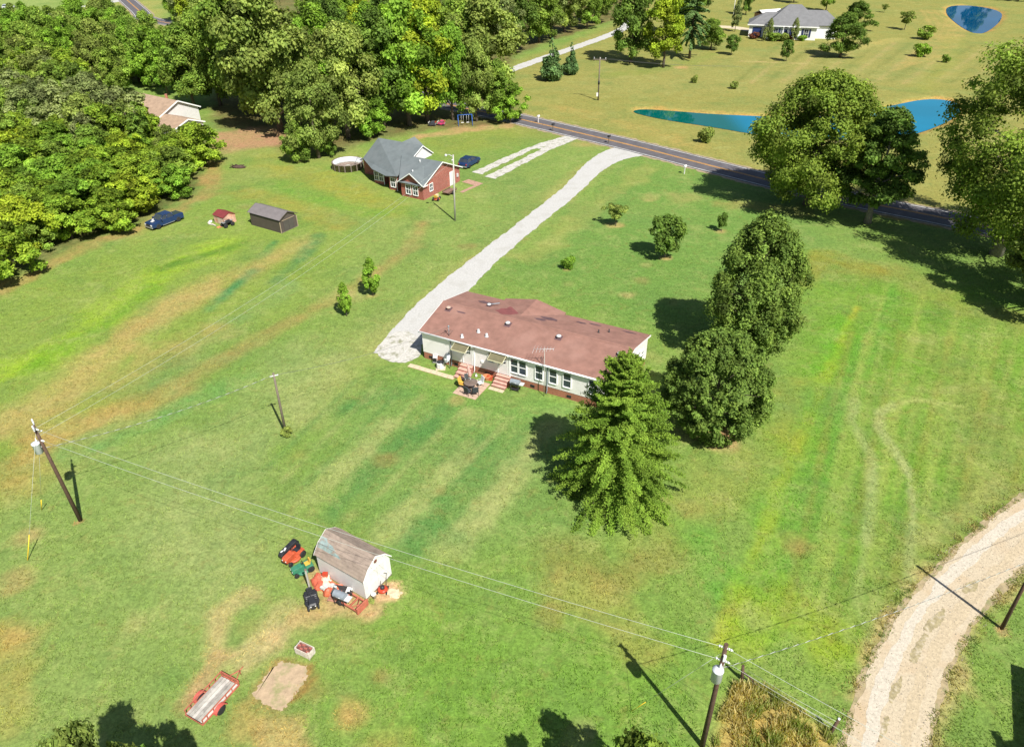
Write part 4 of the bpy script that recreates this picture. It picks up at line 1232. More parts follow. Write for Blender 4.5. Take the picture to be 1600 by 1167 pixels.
mb.slab([(-o_, LV + .3, EZ - .01), (LU + o_, LV + .3, EZ - .01), (LU + o_, LV / 2, RZ), (-o_, LV / 2, RZ)], .09)
# rear porch gable
GU = 7.6
mb.slab([(4.15, 8.95, 3.13), (GU, 8.95, 3.84), (GU, 5.35, 3.84), (4.15, 8.3, 3.13)], .06)
mb.slab([(10.75, 8.95, 3.13), (GU, 8.95, 3.84), (GU, 5.35, 3.84), (10.75, 8.3, 3.13)], .06)
roof = mb.build('roof', brown_roof, home)
mb = MB()   # ridge cap
mb.slab([(-o_, LV / 2 - .16, RZ - .02), (LU + o_, LV / 2 - .16, RZ - .02), (LU + o_, LV / 2, RZ + .03), (-o_, LV / 2, RZ + .03)], .03)
mb.slab([(-o_, LV / 2 + .16, RZ - .02), (LU + o_, LV / 2 + .16, RZ - .02), (LU + o_, LV / 2, RZ + .03), (-o_, LV / 2, RZ + .03)], .03)
mb.build('ridge_cap', brown_roof, roof)
mb = MB(); mb.prism([(4.3, 3.06), (10.6, 3.06), (GU, 3.76)], 8.36, 8.7, 'y'); mb.build('porch_gable', white_wall, home)


def on_roof(u, v, up=0.0):
    z = EZ + (RZ - EZ) * (v + .3) / (LV / 2 + .3) if v <= LV / 2 else EZ + (RZ - EZ) * (LV + .3 - v) / (LV / 2 + .3)
    return (u, v, z + up)


def roof_patch(name, pts, mat, up):
    mb = MB(); mb.add([on_roof(u, v, up) for u, v in pts], [tuple(range(len(pts)))]); mb.build(name, mat, roof)


rg_ = random.Random(3)
roof_patch('mended_shingles', [(5.0, 5.1), (5.25, 5.5), (5.2, 6.0), (5.6, 6.4), (5.6, 7.1), (6.4, 7.2), (7.05, 6.5), (7.0, 6.1), (7.25, 5.7), (7.0, 5.3), (6.8, 4.9), (6.2, 4.5), (5.8, 4.6), (5.5, 4.9)], stain_roof, .012)
for (u, v, a, b_) in ((10.2, 6.4, .9, .4), (9.6, 5.6, .6, .3), (13.0, 7.4, .5, .2), (14.2, 7.8, .7, .18), (17.5, 7.9, .7, .18), (3.2, 6.6, .9, .4), (2.4, 3.3, .5, .12)):
    roof_patch('worn_shingles', [(u + a * math.cos(t) * rg_.uniform(.7, 1.2), min(v + b_ * math.sin(t) * rg_.uniform(.7, 1.2), 8.4)) for t in np.linspace(0, 6.28, 13)[:-1]], brown_dark, .009)
mb = MB(); mb.box(-o_, LU + o_, -.26, -.225, EZ - .16, EZ - .0); mb.box(-o_, LU + o_, -.225, 0, EZ - .13, EZ - .09)
mb.build('fascia', white_trim, home)
mb = MB(); mb.path([(-o_, -.31, EZ - .05), (LU + o_, -.31, EZ - .05)], .06, 8); mb.build('gutter', white_trim, home)
for u0 in (-o_ - .03, LU + o_ + .002):
    mb = MB()
    for v0, v1 in ((-.3, LV / 2), (LV + .3, LV / 2)):
        mb.add([(u0, v0, EZ - .16), (u0 + .028, v0, EZ - .16), (u0 + .028, v1, RZ - .16), (u0, v1, RZ - .16), (u0, v0, EZ + .0), (u0 + .028, v0, EZ + .0), (u0 + .028, v1, RZ + .01), (u0, v1, RZ + .01)],
               [(0, 1, 2, 3), (4, 5, 6, 7), (0, 1, 5, 4), (1, 2, 6, 5), (2, 3, 7, 6), (3, 0, 4, 7)])
    mb.build('rake_board', white_trim, home)
for u, w, h, z in ((7.45, .6, .95, 2.22), (9.75, .68, 1.4, 1.98), (10.58, .68, 1.4, 1.98), (12.2, .68, 1.4, 1.98), (13.55, .68, 1.4, 1.98), (14.88, .68, 1.4, 1.98), (17.25, .68, 1.4, 1.98)):
    window(home, (u, 0, z), w, h, 'v-')
for v, z in ((5.9, 2.35), (6.9, 1.9)):
    window(home, (LU, v, z), .6, .8, 'u+')


def home_door(u):
    d = MB(); d.box(u - .46, u + .46, -.05, .02, .78, 2.85); o = d.build('door', white_paint, home)
    f = MB()
    for a in (-.56, .46): f.box(u + a, u + a + .1, -.07, .02, .78, 2.95)
    f.box(u - .46, u + .46, -.07, .02, 2.851, 2.95); f.build('door_frame', white_trim, o)
    for i in range(3):
        for j in range(3):
            p = MB(); x = u - .3 + i * .21; z = 1.95 + j * .27
            p.box(x, x + .17, -.062, -.03, z, z + .22); p.build('pane', glass, o)
    k = MB(); k.ball((u - .38, -.09, 1.75), .04, 8, 6); k.build('handle', steel, o)


def awning(u):
    a = MB(); a.slab([(u - .75, -.04, 2.98), (u + .75, -.04, 2.98), (u + .75, -1.0, 2.62), (u - .75, -1.0, 2.62)], .03)
    o = a.build('awning', tan_awning, home)
    s = MB()
    for x in (-.76, .735): s.add([(u + x, -.04, 2.985), (u + x + .03, -.04, 2.985), (u + x + .03, -1.01, 2.63), (u + x, -1.01, 2.63), (u + x, -.04, 2.9), (u + x + .03, -.04, 2.9), (u + x + .03, -1.01, 2.54), (u + x, -1.01, 2.54)],
                                 [(0, 1, 2, 3), (4, 5, 6, 7), (0, 1, 5, 4), (1, 2, 6, 5), (2, 3, 7, 6), (3, 0, 4, 7)])
    s.box(u - .73, u + .73, -1.03, -1.001, 2.54, 2.63)
    s.build('valance', M('pale_yellow_trim', (.62, .58, .38), .6, .1), o)
    b = MB()
    for x in (-.7, .7): b.tube((u + x, -.02, 2.35), (u + x, -.9, 2.6), .02)
    b.build('bracket', white_trim, o)


home_door(4.95); home_door(8.6); awning(4.5); awning(8.3)
for u in (3.15, 5.62, 9.3, 13.0):
    mb = MB(); mb.path([(u, -.36, EZ - .12), (u, -.07, EZ - .3), (u, -.07, .35), (u, -.2, .1)], .045, 8); mb.build('downspout', white_trim if u in (5.62, 9.3) else gray_plastic, home)
mb = MB(); mb.box(6.35, 6.55, -.09, 0, 1.35, 1.6); mb.build('outside_lamp', white_trim, home)


def mushroom(u, v, r, h, m, nm):
    mb = MB(); x, y, z = on_roof(u, v)
    mb.lathe([(r * .6, -.1), (r * .6, h * .6), (r, h * .62), (r * .95, h * .8), (r * .55, h), (.01, h * 1.05)], 14, (x, y, z))
    mb.build(nm, m, roof); roof_patch('flashing', [(u - r * 1.3, v - r * 1.3), (u + r * 1.3, v - r * 1.3), (u + r * 1.3, v + r * 1.3), (u - r * 1.3, v + r * 1.3)], brown_dark, .014)


for u, v in ((.98, 3.3), (7.4, 3.25), (12.56, 3.2), (18.4, 3.0)): mushroom(u, v, .24, .3, gray_light if u > 2 else M('tan_vent', (.45, .32, .26)), 'roof_vent')
mushroom(3.95, 5.9, .2, .26, gray_light, 'roof_vent')
mb = MB(); mb.tube(on_roof(3.97, 5.95, .16), on_roof(4.8, 6.5, .35), .05); mb.build('vent_pipe', gray_plastic, roof)
for u, v in ((5.3, 1.45), (6.3, 1.2), (15.3, 5.9), (16.0, 6.7), (4.2, .35)):
    mb = MB(); x, y, z = on_roof(u, v); r = .11 if v < 5 else .06
    mb.lathe([(r * 1.7, -.02), (r * 1.6, .02), (r, .05), (r, .3), (r * .7, .31)], 10, (x, y, z)); mb.build('plumbing_vent', gray_light if v < 5 else black_plastic, roof)


def HW(u, v, z=0):
    c, s = math.cos(HA), math.sin(HA)
    return Vector((-8.38 + u * c - v * s, 59.62 + u * s + v * c, z))


# steps, path and patio
def stair(u0, u1, n, run, label):
    e = thing('brick_steps', label, 'steps', HW((u0 + u1) / 2, -.06), HA)
    w = (u1 - u0) / 2
    for k in range(n):
        z1 = .74 - k * .74 / n
        mb = MB(); y1 = -run * k; y0 = -run * (k + 1)
        mb.box(-w, w, y0, y1 - .002, -.02 if k == 0 else -.02, z1 - .06, 0)
        mb.box(-w - .01, w + .01, y0 - .03, y1 - .002, z1 - .06, z1, 1)
        mb.build('step', [red_brick, tread], e)


stair(4.28, 5.5, 4, .38, 'brick steps below the left door of the white home')
stair(8.05, 9.4, 4, .3, 'brick steps below the right door of the white home')
pth = MB(); pth.add([HW(-.6, -1.98, .012), HW(4.4, -1.95, .012), HW(4.4, -1.38, .012), HW(-.6, -1.4, .012)], [(0, 1, 2, 3)]); pth = struct(pth.build('garden_path', mulch))


def slab_piece(parent, u, v, w, d, mat, z=.05, nm='slab', rot=0):
    mb = MB(); mb.box(-w / 2, w / 2, -d / 2, d / 2, -.02, z)
    return mb.build(nm, mat, parent, loc=HW(u, v), rot=(0, 0, HA + rot))


for k in range(8):
    slab_piece(pth, -.3 + k * .62, -1.68 + .02 * math.sin(k * 2), .58, .52, concrete, .045 + .006 * (k % 3), 'slab', .02 * math.sin(k * 3))
ptio = MB(); ptio.add([HW(5.45, -3.75, .011), HW(7.8, -3.75, .011), HW(7.8, -1.0, .011), HW(5.45, -1.0, .011)], [(0, 1, 2, 3)]); ptio = struct(ptio.build('patio', mulch))
for i in range(5):
    for j in range(6):
        slab_piece(ptio, 5.69 + i * .465, -3.52 + j * .455, .44, .43, paver, .04 + .008 * ((i * 7 + j * 3) % 3), 'paver', .015 * math.sin(i * 3 + j))
for k in range(3): slab_piece(pth, 8.2 + k * .5, -1.55, .46, .42, concrete, .04, 'slab', .03)

# patio furniture
e = thing('patio_table', 'round glass patio table in the middle of the small paved patio', 'table', HW(6.6, -2.45, .045))
mb = MB(); mb.lathe([(.02, .68), (.6, .68), (.62, .7), (.6, .72), (.02, .72)], 20); mb.build('table_top', M('brown_glass', (.16, .12, .1), .25, .2), e)
mb = MB()
for k in range(4): mb.path([(.42 * math.cos(k * 1.57), .42 * math.sin(k * 1.57), 0), (.3 * math.cos(k * 1.57), .3 * math.sin(k * 1.57), .4), (.4 * math.cos(k * 1.57), .4 * math.sin(k * 1.57), .68)], .02, 6)
mb.build('legs', black_plastic, e)
e = thing('patio_umbrella', 'closed faded pink patio umbrella standing by the patio table', 'umbrella', HW(6.45, -2.0, .05), 0, rot=(R(4), R(-7), 0))
mb = MB(); mb.lathe([(.03, .95), (.13, 1.0), (.16, 1.25), (.13, 1.7), (.08, 2.3), (.04, 2.5), (.01, 2.56)], 10)
mb.v = [(x * (1 + .2 * math.cos(5 * math.atan2(y, x))), y * (1 + .2 * math.cos(5 * math.atan2(y, x))), z) for x, y, z in mb.v]; mb.build('canopy', pink_fabric, e)
mb = MB(); mb.tube((0, 0, 0), (0, 0, 1.0), .025); mb.build('pole', gray_light, e)
mb = MB(); mb.lathe([(.25, 0), (.25, .05), (.06, .1), (.05, .2)], 14); mb.build('base', gray_plastic, e)


def chair(u, v, rz, frame, cush, label, s=1.0):
    e = thing('patio_chair', label, 'chair', HW(u, v, .05), rz); e.scale = (s, s, s)
    mb = MB(); mb.box(-.26, .26, -.25, .25, .38, .45); mb.build('seat', cush, e, bevel=.02)
    mb = MB(); mb.obox((0, .29, .72), (.54, .07, .62), (R(-12), 0, 0)); mb.build('backrest', cush, e, bevel=.02)
    for x in (-.25, .25):
        mb = MB(); mb.path([(x, -.25, 0), (x, -.25, .6), (x, .22, .62)], .02, 6); mb.tube((x, .25, 0), (x, .25, .45), .02); mb.build('leg', frame, e)


chair(6.85, -3.35, HA + R(170), black_plastic, M('charcoal_sling', (.05, .055, .065), .7, .2), 'dark sling chair on the near side of the patio, left of two')
chair(7.45, -3.1, HA + R(215), black_plastic, M('charcoal_wicker', (.045, .05, .06), .7, .3, 12), 'dark sling chair at the nearest patio corner, right of two')
chair(5.85, -2.6, HA + R(95), black_plastic, M('mustard_cushion', (.6, .36, .06), .8, .2), 'patio chair with a mustard yellow cushion')
chair(6.05, -1.95, HA + R(50), gray_light, M('pale_sling', (.5, .52, .5), .8, .1), 'pale patio chair behind the mustard chair', .95)
chair(7.15, -1.75, HA + R(-30), gray_light, M('grey_white_sling', (.55, .57, .56), .8, .1), 'pale patio chair right of the pink umbrella', .95)

# things along the front wall
e = thing('ac_unit', 'round white air conditioner unit on the grass by the brick skirt', 'air conditioner', HW(2.35, -.75))
mb = MB(); mb.lathe([(.36, .05), (.4, .1), (.4, .62), (.36, .68)], 8, smooth=False); mb.build('casing', white_paint, e)
mb = MB(); mb.lathe([(.1, .681), (.33, .69), (.34, .7), (.1, .74), (.01, .75)], 16); mb.build('fan_grille', black_plastic, e)
mb = MB(); mb.box(-.45, .45, -.45, .45, 0, .05); mb.build('pad', concrete, e)
e = thing('folding_chair', 'white folding chair leaning on the brick skirt left of the air conditioner', 'chair', HW(1.45, -.38), HA + R(20), rot=(R(-18), 0, HA + R(12)))
mb = MB()
for x in (-.2, .2): mb.tube((x, 0, 0), (x, 0, .95), .025)
mb.box(-.2, .2, -.02, .02, .9, .95); mb.box(-.2, .2, -.02, .02, .1, .14); mb.build('frame', white_paint, e)
mb = MB(); mb.box(-.17, .17, -.025, .025, .55, .85); mb.build('backrest', white_paint, e)
mb = MB(); mb.obox((0, -.1, .35), (.36, .05, .35), (R(20), 0, 0)); mb.build('seat', black_plastic, e)
e = thing('satellite_dish', 'white satellite dish on a short mast in front of the left wall', 'satellite dish', HW(3.15, -.45), HA + R(-15))
mb = MB(); mb.tube((0, 0, 0), (0, 0, 1.25), .035); mb.build('mast', steel, e)
mb = MB(); mb.lathe([(.52, .17), (.45, .1), (.3, .04), (.12, .005), (.01, 0)], 20); d = mb.build('reflector', M('dish_white', (.6, .63, .66), .4, .06), e, loc=(0, -.1, 1.2), rot=(R(58), 0, R(-20)))
so = d.modifiers.new('thick', 'SOLIDIFY'); so.thickness = .02
mb = MB(); mb.path([(.05, -.15, .9), (.3, -.75, 1.2), (.28, -.72, 1.42)], .025, 6); mb.box(.2, .36, -.8, -.64, 1.38, 1.52); mb.build('feed_arm', gray_light, e)
e = thing('clay_planter', 'orange clay tub by the brick skirt between the two steps', 'planter', HW(7.15, -.5), HA)
mb = MB(); mb.lathe([(.24, 0), (.34, .34), (.37, .36), (.36, .42), (.3, .42), (.28, .3), (.01, .29)], 10, smooth=False); mb.build('tub', firewood, e)
mb = MB(); mb.obox((.25, .1, .2), (.5, .4, .36), (0, 0, .3)); mb.build('box', orange_paint, e)
e = thing('white_jug', 'small white jug on the grass beside the left brick steps', 'jug', HW(6.05, -.55), 0)
mb = MB(); mb.lathe([(.1, 0), (.12, .1), (.11, .2), (.04, .28), (.04, .34), (.01, .34)], 10); mb.build('body', white_paint, e)
mb = MB(); mb.lathe([(.05, .341), (.05, .38), (.01, .39)], 8); mb.build('cap', gray_plastic, e)


def grill(loc, rz, label, s=1.0, body=None):
    body = body or gray_plastic
    e = thing('gas_grill', label, 'grill', loc, rz); e.scale = (s, s, s)
    mb = MB(); mb.box(-.42, .42, -.27, .27, .68, .86); mb.build('firebox', black_plastic, e, bevel=.02)
    pr = [(-.27, .862)] + [(-.27 * math.cos(t), .862 + .3 * math.sin(t)) for t in np.linspace(.25, 2.9, 8)] + [(.27, .862)]
    mb = MB(); mb.prism(pr, -.43, .43, 'x'); ld_ = mb.build('lid', body, e)
    mb = MB(); mb.tube((-.25, -.3, .98), (.25, -.3, .98), .02); mb.build('handle', steel, ld_)
    for x in (-.38, .38):
        for y in (-.22, .22):
            mb = MB(); mb.tube((x, y, 0), (x, y, .68), .025); mb.build('leg', black_plastic, e)
    mb = MB(); mb.box(.44, .82, -.24, .24, .8, .84); mb.build('side_shelf', gray_light, e)
    mb = MB(); mb.box(-.36, .36, -.2, .2, .14, .18); mb.build('bottom_shelf', black_plastic, e)


grill(HW(10.25, -.85), HA + R(5), 'grey gas grill on the grass right of the right brick steps')
e = thing('antenna_mast', 'tall TV antenna mast standing against the front of the white home', 'antenna', HW(12.92, -.5), HA)
mb = MB(); mb.tube((0, 0, 0), (0, 0, 5.0), .035, .025); mb.build('mast', pole_pale, e)
mb = MB(); mb.path([(-.9, -.25, 4.75), (.75, .2, 5.0)], .018, 6)
for k in range(7):
    f = k / 6; c = Vector((-.9 + 1.65 * f, -.25 + .45 * f, 4.75 + .25 * f)); w = .62 - .34 * f; mb.tube(c + Vector((.27 * w, -w, 0)), c + Vector((-.27 * w, w, 0)), .011, n=5)
mb.build('aerial', gray_light, e)
mb = MB(); mb.tube((0, .05, 3.3), (-.75, .9, 3.42), .02, n=5); mb.tube((0, .05, 3.8), (-.5, 1.1, 3.5), .015, n=5); mb.build('stay', wire_dark, e)
e = thing('roof_antenna', 'small antenna and power weatherhead on the left roof edge', 'antenna', HW(2.95, .12, 3.2), HA)
mb = MB(); mb.tube((0, 0, -.05), (0, 0, .95), .03); mb.lathe([(.09, .95), (.1, 1.0), (.03, 1.1)], 8); mb.build('mast', gray_plastic, e)
mb = MB(); mb.path([(-.5, -.1, .5), (.35, .1, .5)], .018, 5)
for k in range(4): mb.tube((-.45 + k * .24, -.4, .5), (-.45 + k * .24, .35, .5), .012, n=5)
mb.build('aerial', M('dark_antenna', (.14, .09, .08), .5), e)

# ------------------------------------------------------------------ sheds


def gambrel(name, label, loc, ang, L_, W_, prof, wall_m, roof_m, trim_m, over=.12, side=.12):
    """local x runs along the ridge away from the visible gable (x=0), local y from the visible long side (y=0) to the back"""
    e = thing(name, label, 'shed', loc, ang)
    mb = MB(); gable_wall(mb, [(0, .08)] + [(y, z - .04) for y, z in prof] + [(W_, .08)], 0, L_); w = mb.build('wall', wall_m, e)
    pr = [(prof[0][0] - side, prof[0][1] - side * 1.3)] + list(prof[1:-1]) + [(prof[-1][0] + side, prof[-1][1] - side * 1.3)]
    mb = MB()
    for (y0, z0), (y1, z1) in zip(pr[:-1], pr[1:]):
        n = max(3, int(math.hypot(y1 - y0, z1 - z0) / .2)) if name == 'white_shed' else 1
        for k in range(n):      # lapped courses, each proud of the one below
            a, b_ = k / n, (k + 1) / n
            if y1 - y0 >= 0 and z1 < z0: up0, up1 = .0, .016
            else: up0, up1 = .016, .0
            if n == 1: up0 = up1 = .0
            mb.slab([(-over, y0 + (y1 - y0) * a, z0 + (z1 - z0) * a + up0), (L_ + over, y0 + (y1 - y0) * a, z0 + (z1 - z0) * a + up0),
                     (L_ + over, y0 + (y1 - y0) * b_, z0 + (z1 - z0) * b_ + up1), (-over, y0 + (y1 - y0) * b_, z0 + (z1 - z0) * b_ + up1)], .035)
    rf = mb.build('roof', roof_m, e)
    mb = MB(); mb.box(-.02, L_ + .02, -.02, W_ + .02, -.02, .08); mb.build('base', pole_gray, e)
    for x in (-over - .025, L_ + over):
        mb = MB()
        for (y0, z0), (y1, z1) in zip(pr[:-1], pr[1:]):
            mb.add([(x, y0, z0 - .1), (x + .024, y0, z0 - .1), (x + .024, y1, z1 - .1), (x, y1, z1 - .1), (x, y0, z0 + .012), (x + .024, y0, z0 + .012), (x + .024, y1, z1 + .012), (x, y1, z1 + .012)],
                   [(0, 1, 2, 3), (4, 5, 6, 7), (0, 1, 5, 4), (1, 2, 6, 5), (2, 3, 7, 6), (3, 0, 4, 7)])
        mb.build('rake_board', trim_m, e)
    return e, w, rf


SA = R(146.4); SO = Vector((-9.46, 31.14, 0))
shed, wl, rf = gambrel('white_shed', 'white barn shed with worn tan shingle roof and teal patch', SO, SA, 4.1, -2.45, [(0, 1.62), (-.42, 2.42), (-1.22, 2.92), (-2.03, 2.42), (-2.45, 1.62)], white_paint, tan_shingle, white_trim, .1, -.1)
# (local y is negative toward the back because the ridge runs left in the view)


def SW(x, y, z=0):
    c, s = math.cos(SA), math.sin(SA); return Vector((SO.x + x * c - y * s, SO.y + x * s + y * c, z))


mb = MB(); mb.lathe([(.14, 0), (.14, .03), (.02, .031)], 6, smooth=False); mb.build('gable_vent', M('rusty_vent', (.2, .08, .06), .7, .3), wl, loc=(-.03, -1.22, 2.45), rot=(0, R(-90), 0))
mb = MB()
for y0, y1 in ((-.5, -1.21), (-1.23, -1.94)): mb.box(-.03, -.001, y1, y0, .12, 1.95)
dr = mb.build('door', white_paint, shed)
mb = MB()
for y0 in (-.44, -1.98): mb.box(-.045, -.001, y0 - .04, y0 + .04, .1, 2.0)
mb.box(-.045, -.031, -1.94, -.5, .95, 1.03); mb.build('door_trim', white_trim, shed)
# bare teal underlay where shingles blew off
for pts in ([(2.7, .06), (4.15, .1), (4.15, .78), (3.5, .7), (3.1, .5), (2.75, .35), (2.2, .3), (2.3, .15)],):
    mb = MB()
    def lower(x, f): return (x, -.42 * f + .1 * (1 - f), 1.62 + .8 * f + (-.13) * (1 - f))
    poly = [(1.9, .62), (2.3, .9), (2.9, 1.0), (4.15, 1.0), (4.15, .72), (3.3, .6), (2.6, .5), (2.1, .48)]
    mb.add([Vector(lower(x, f)) + Vector((0, .03, .035)) for x, f in poly], [tuple(range(len(poly)))])
    poly2 = [(2.55, .02), (4.15, .02), (4.15, .52), (3.7, .5), (3.5, .3), (3.0, .24), (2.8, .1)]
    mb.add([Vector((x, -.42 - .8 * f, 2.42 + .5 * f)) + Vector((0, .02, .035)) for x, f in poly2], [tuple(range(len(poly2)))])
    mb.build('torn_roof_patch', teal_patch, rf)

DO = G(440.2, 365.1); DA = R(147.5)
dsh, wl2, rf2 = gambrel('dark_shed', 'dark brown metal barn shed alone on the left lawn', DO, DA, 5.6, -2.85, [(0, 1.62), (-.38, 2.12), (-1.42, 2.58), (-2.47, 2.12), (-2.85, 1.62)], dark_metal, dark_roof, dark_metal, .18, -.16)
mb = MB()
for x, y in ((-.04, .03), (-.04, -2.87)): mb = MB(); mb.box(x - .02, x + .05, y - .05, y + .05, .02, 1.55); mb.build('corner_trim', tan_trim, dsh)
for x in (.05, 1.9, 3.7): pass
pass
mb = MB()
for y0, y1 in ((-1.41, -.55), (-2.29, -1.43)): mb.box(-.045, -.003, y0, y1, .12, 1.5) if False else mb.box(-.045, -.003, min(y0, y1), max(y0, y1), .12, 1.5)
mb.build('door', M('dark_brown_door', (.075, .066, .06), .6, .12), dsh)
mb = MB(); mb.box(-.06, -.003, -2.5, -.35, 1.55, 1.6); mb.build('door_header', tan_trim, dsh)
PO = G(351.3, 353.0); PA = R(143)
e = thing('pink_shed', 'little weathered pink metal shed with maroon roof', 'shed', PO, PA)
mb = MB(); mb.prism([(0, 0), (-1.85, 0), (-1.85, 1.12), (-.92, 1.5), (0, 1.12)], 0, 2.2, 'x'); mb.build('wall', courses(pink_metal, 'X', .2, .5), e)
mb = MB()
for y0, y1 in ((.1, -.93), (-1.95, -.92)): mb.slab([(-.1, y0, 1.1), (2.3, y0, 1.1), (2.3, y1, 1.56), (-.1, y1, 1.56)], .04)
mb.build('roof', courses(maroon, 'X', .25, .5), e)
mb = MB(); mb.box(.2, .75, .004, .03, .05, .95); mb.box(.8, 1.3, .004, .03, .05, .95); mb.build('door', M('pale_pink_door', (.6, .45, .36), .6, .2), e)


def PW(x, y, z=0):
    c, s = math.cos(PA), math.sin(PA); return Vector((PO.x + x * c - y * s, PO.y + x * s + y * c, z))


# ------------------------------------------------------------------ wheels and machines


def wheel(parent, c, r, w, axis='y', rim_m=None, name='wheel'):
    mb = MB()
    mb.lathe([(r * .55, -w / 2), (r * .9, -w / 2), (r, -w * .32), (r, w * .32), (r * .9, w / 2), (r * .55, w / 2)], 18)
    o = mb.build(name, black_rubber, parent, loc=c, rot=(R(90), 0, 0) if axis == 'y' else (0, R(90), 0))
    m2 = MB(); m2.lathe([(.01, -w * .42), (r * .56, -w * .45), (r * .56, w * .45), (r * .2, w * .4), (.01, w * .46)], 14); m2.build('rim', rim_m or steel, o)
    return o


def mower(label, loc, rz, hood_m, seat_m, rim_m, s=1.0, name='riding_mower', rot=None, extra=None):
    """front points along local +x"""
    e = thing(name, label, 'mower', loc, rz, rot=rot); e.scale = (s, s, s)
    mb = MB(); mb.prism([(.15, .35), (.95, .35), (1.0, .5), (.97, .68), (.85, .76), (.15, .82)], -.25, .25, 'y'); h = mb.build('hood', hood_m, e, bevel=.03)
    mb = MB()
    for y in (-.17, .17): mb.ball((.985, y, .58), (.03, .06, .05), 8, 6)
    mb.build('headlights', white_paint, h)
    mb = MB(); mb.prism([(-.65, .42), (.15, .32), (.15, .42), (0, .46), (-.1, .6), (-.65, .62)], -.42, .42, 'y'); mb.build('fender', hood_m, e, bevel=.03)
    mb = MB(); mb.box(-.5, -.08, -.21, .21, .62, .7); mb.obox((-.5, 0, .86), (.1, .42, .36), (0, R(-12), 0)); mb.build('seat', seat_m, e, bevel=.03)
    mb = MB(); mb.tube((.2, 0, .75), (.06, 0, .98), .025)
    mb.path([(.05 + .0 * math.cos(t), .17 * math.cos(t), .98 + .1 * math.sin(t)) for t in np.linspace(0, 6.28, 13)], .018, 6); mb.build('steering_wheel', black_plastic, e)
    mb = MB(); mb.lathe([(.5, .12), (.56, .14), (.56, .26), (.45, .3), (.1, .31)], 16, (.15, 0, 0)); mb.build('mower_deck', extra or hood_m, e)
    mb = MB(); mb.box(-.6, .95, -.16, .16, .22, .36); mb.build('chassis', black_plastic, e)
    for y in (-.4, .4):
        wheel(e, (-.4, y, .28), .28, .22, 'y', rim_m); wheel(e, (.75, y * .92, .19), .19, .15, 'y', rim_m)
    return e


p = G(473, 893)
mower('green riding mower with yellow wheels beside the white shed', (p.x + .12, p.y + .1, 0), R(215), green_paint, yellow_paint, yellow_paint, .85)
p = G(461, 873)
e = mower('orange red riding mower with a black bagger left of the white shed', (p.x, p.y + .1, 0), R(238), orange_paint, black_plastic, gray_plastic, .92)
mb = MB(); mb.prism([(-.95, .28), (.75, .3), (.8, .55), (.6, .72), (-.8, .86), (-1.0, .6)], -.86, -.46, 'y'); mb.build('grass_bagger', black_plastic, e, bevel=.05)
mb = MB(); mb.obox((.25, -.62, .79), (.28, .12, .02), (0, R(6), .4)); mb.obox((.5, -.7, .74), (.2, .1, .02), (0, R(9), -.3)); mb.build('sticker', white_paint, e)
p = G(487, 943)
e = mower('black riding mower on worn grass in front of the white shed', (p.x, p.y + .15, 0), R(-68), black_plastic, black_plastic, black_rubber, .84)
mb = MB(); mb.box(.72, .98, -.3, -.08, .45, .53); mb.box(-.62, -.5, -.2, .0, .64, .7); mb.build('chrome_trim', steel, e)

# the litter of gear along the front wall of the white shed
e = thing('wooden_post', 'pale square wooden post standing at the shed corner', 'post', SW(3.55, 1.4))
mb = MB(); mb.box(-.05, .05, -.05, .05, -.05, 1.95); mb.build('shaft', pole_pale, e)
mb = MB(); mb.box(-.07, .07, -.07, .07, 1.951, 2.0); mb.build('cap', pole_gray, e)


def lumpy(name, label, cat, loc, size, seed, m, rz=0, mats2=None):
    rg = np.random.default_rng(seed); mb = MB(); mb.ball((0, 0, 0), 1, 26, 16)
    ph = rg.uniform(0, 6, 9)
    vs = []
    for x, y, z in mb.v:
        k = 1 + .16 * math.sin(3 * x + ph[0] + 2 * y) + .14 * math.sin(5 * y + ph[1] + 3 * z) + .12 * math.sin(7 * x + ph[2] - 4 * y) + .1 * math.sin(11 * y + ph[3] + 8 * z) * math.sin(9 * x + ph[4]) + rg.uniform(-.05, .05)
        vs.append((x * k * size[0], y * k * size[1], max(z * k * size[2], -.02)))
    mb.v = vs
    mb.sm = [False] * len(mb.sm); o = mb.build(name, m, None, loc=loc, rot=(0, 0, rz)); tag(o, label, cat); return o


lumpy('tarp_heap', 'large red tarp heaped against the shed wall by the post', 'tarp', SW(3.3, .55), (.7, .5, .55), 4, red_tarp, SA)
lumpy('tarp_heap', 'orange red covered heap in the middle of the gear along the shed wall', 'tarp', SW(2.35, .6), (.7, .52, .5), 9, M('orange_tarp', (.5, .12, .06), .5, .25, 3), SA + .2)
o = lumpy('sheet_heap', 'cream sheet and scraps lying over the red tarps', 'sheet', SW(3.0, .5, .42), (.5, .3, .14), 12, cream_tarp, SA - .3)
lumpy('grey_sheet', 'crumpled grey sheet between the red heaps', 'sheet', SW(2.5, .72, .3), (.45, .2, .25), 15, M('grey_sheet_plastic', (.42, .43, .4), .5, .2, 4), SA + .6)
e = thing('red_cooler', 'small bright red box on top of the heap by the shed wall', 'box', SW(3.2, .3, .5), SA + .5)
mb = MB(); mb.box(-.16, .16, -.12, .12, 0, .26); mb.build('body', orange_paint, e, bevel=.02)
mb = MB(); mb.box(-.17, .17, -.13, .13, .262, .31); mb.build('lid', red_paint, e)
e = thing('wheelbarrow', 'wheelbarrow with dark tray tipped against the shed wall', 'wheelbarrow', SW(1.55, .5), SA + R(200), rot=(R(12), R(-14), SA + R(195)))
mb = MB(); mb.add([(-.3, -.2, .3), (.3, -.16, .3), (.3, .16, .3), (-.3, .2, .3), (-.5, -.34, .6), (.52, -.3, .56), (.52, .3, .56), (-.5, .34, .6)], [(3, 2, 1, 0), (0, 1, 5, 4), (1, 2, 6, 5), (2, 3, 7, 6), (3, 0, 4, 7)])
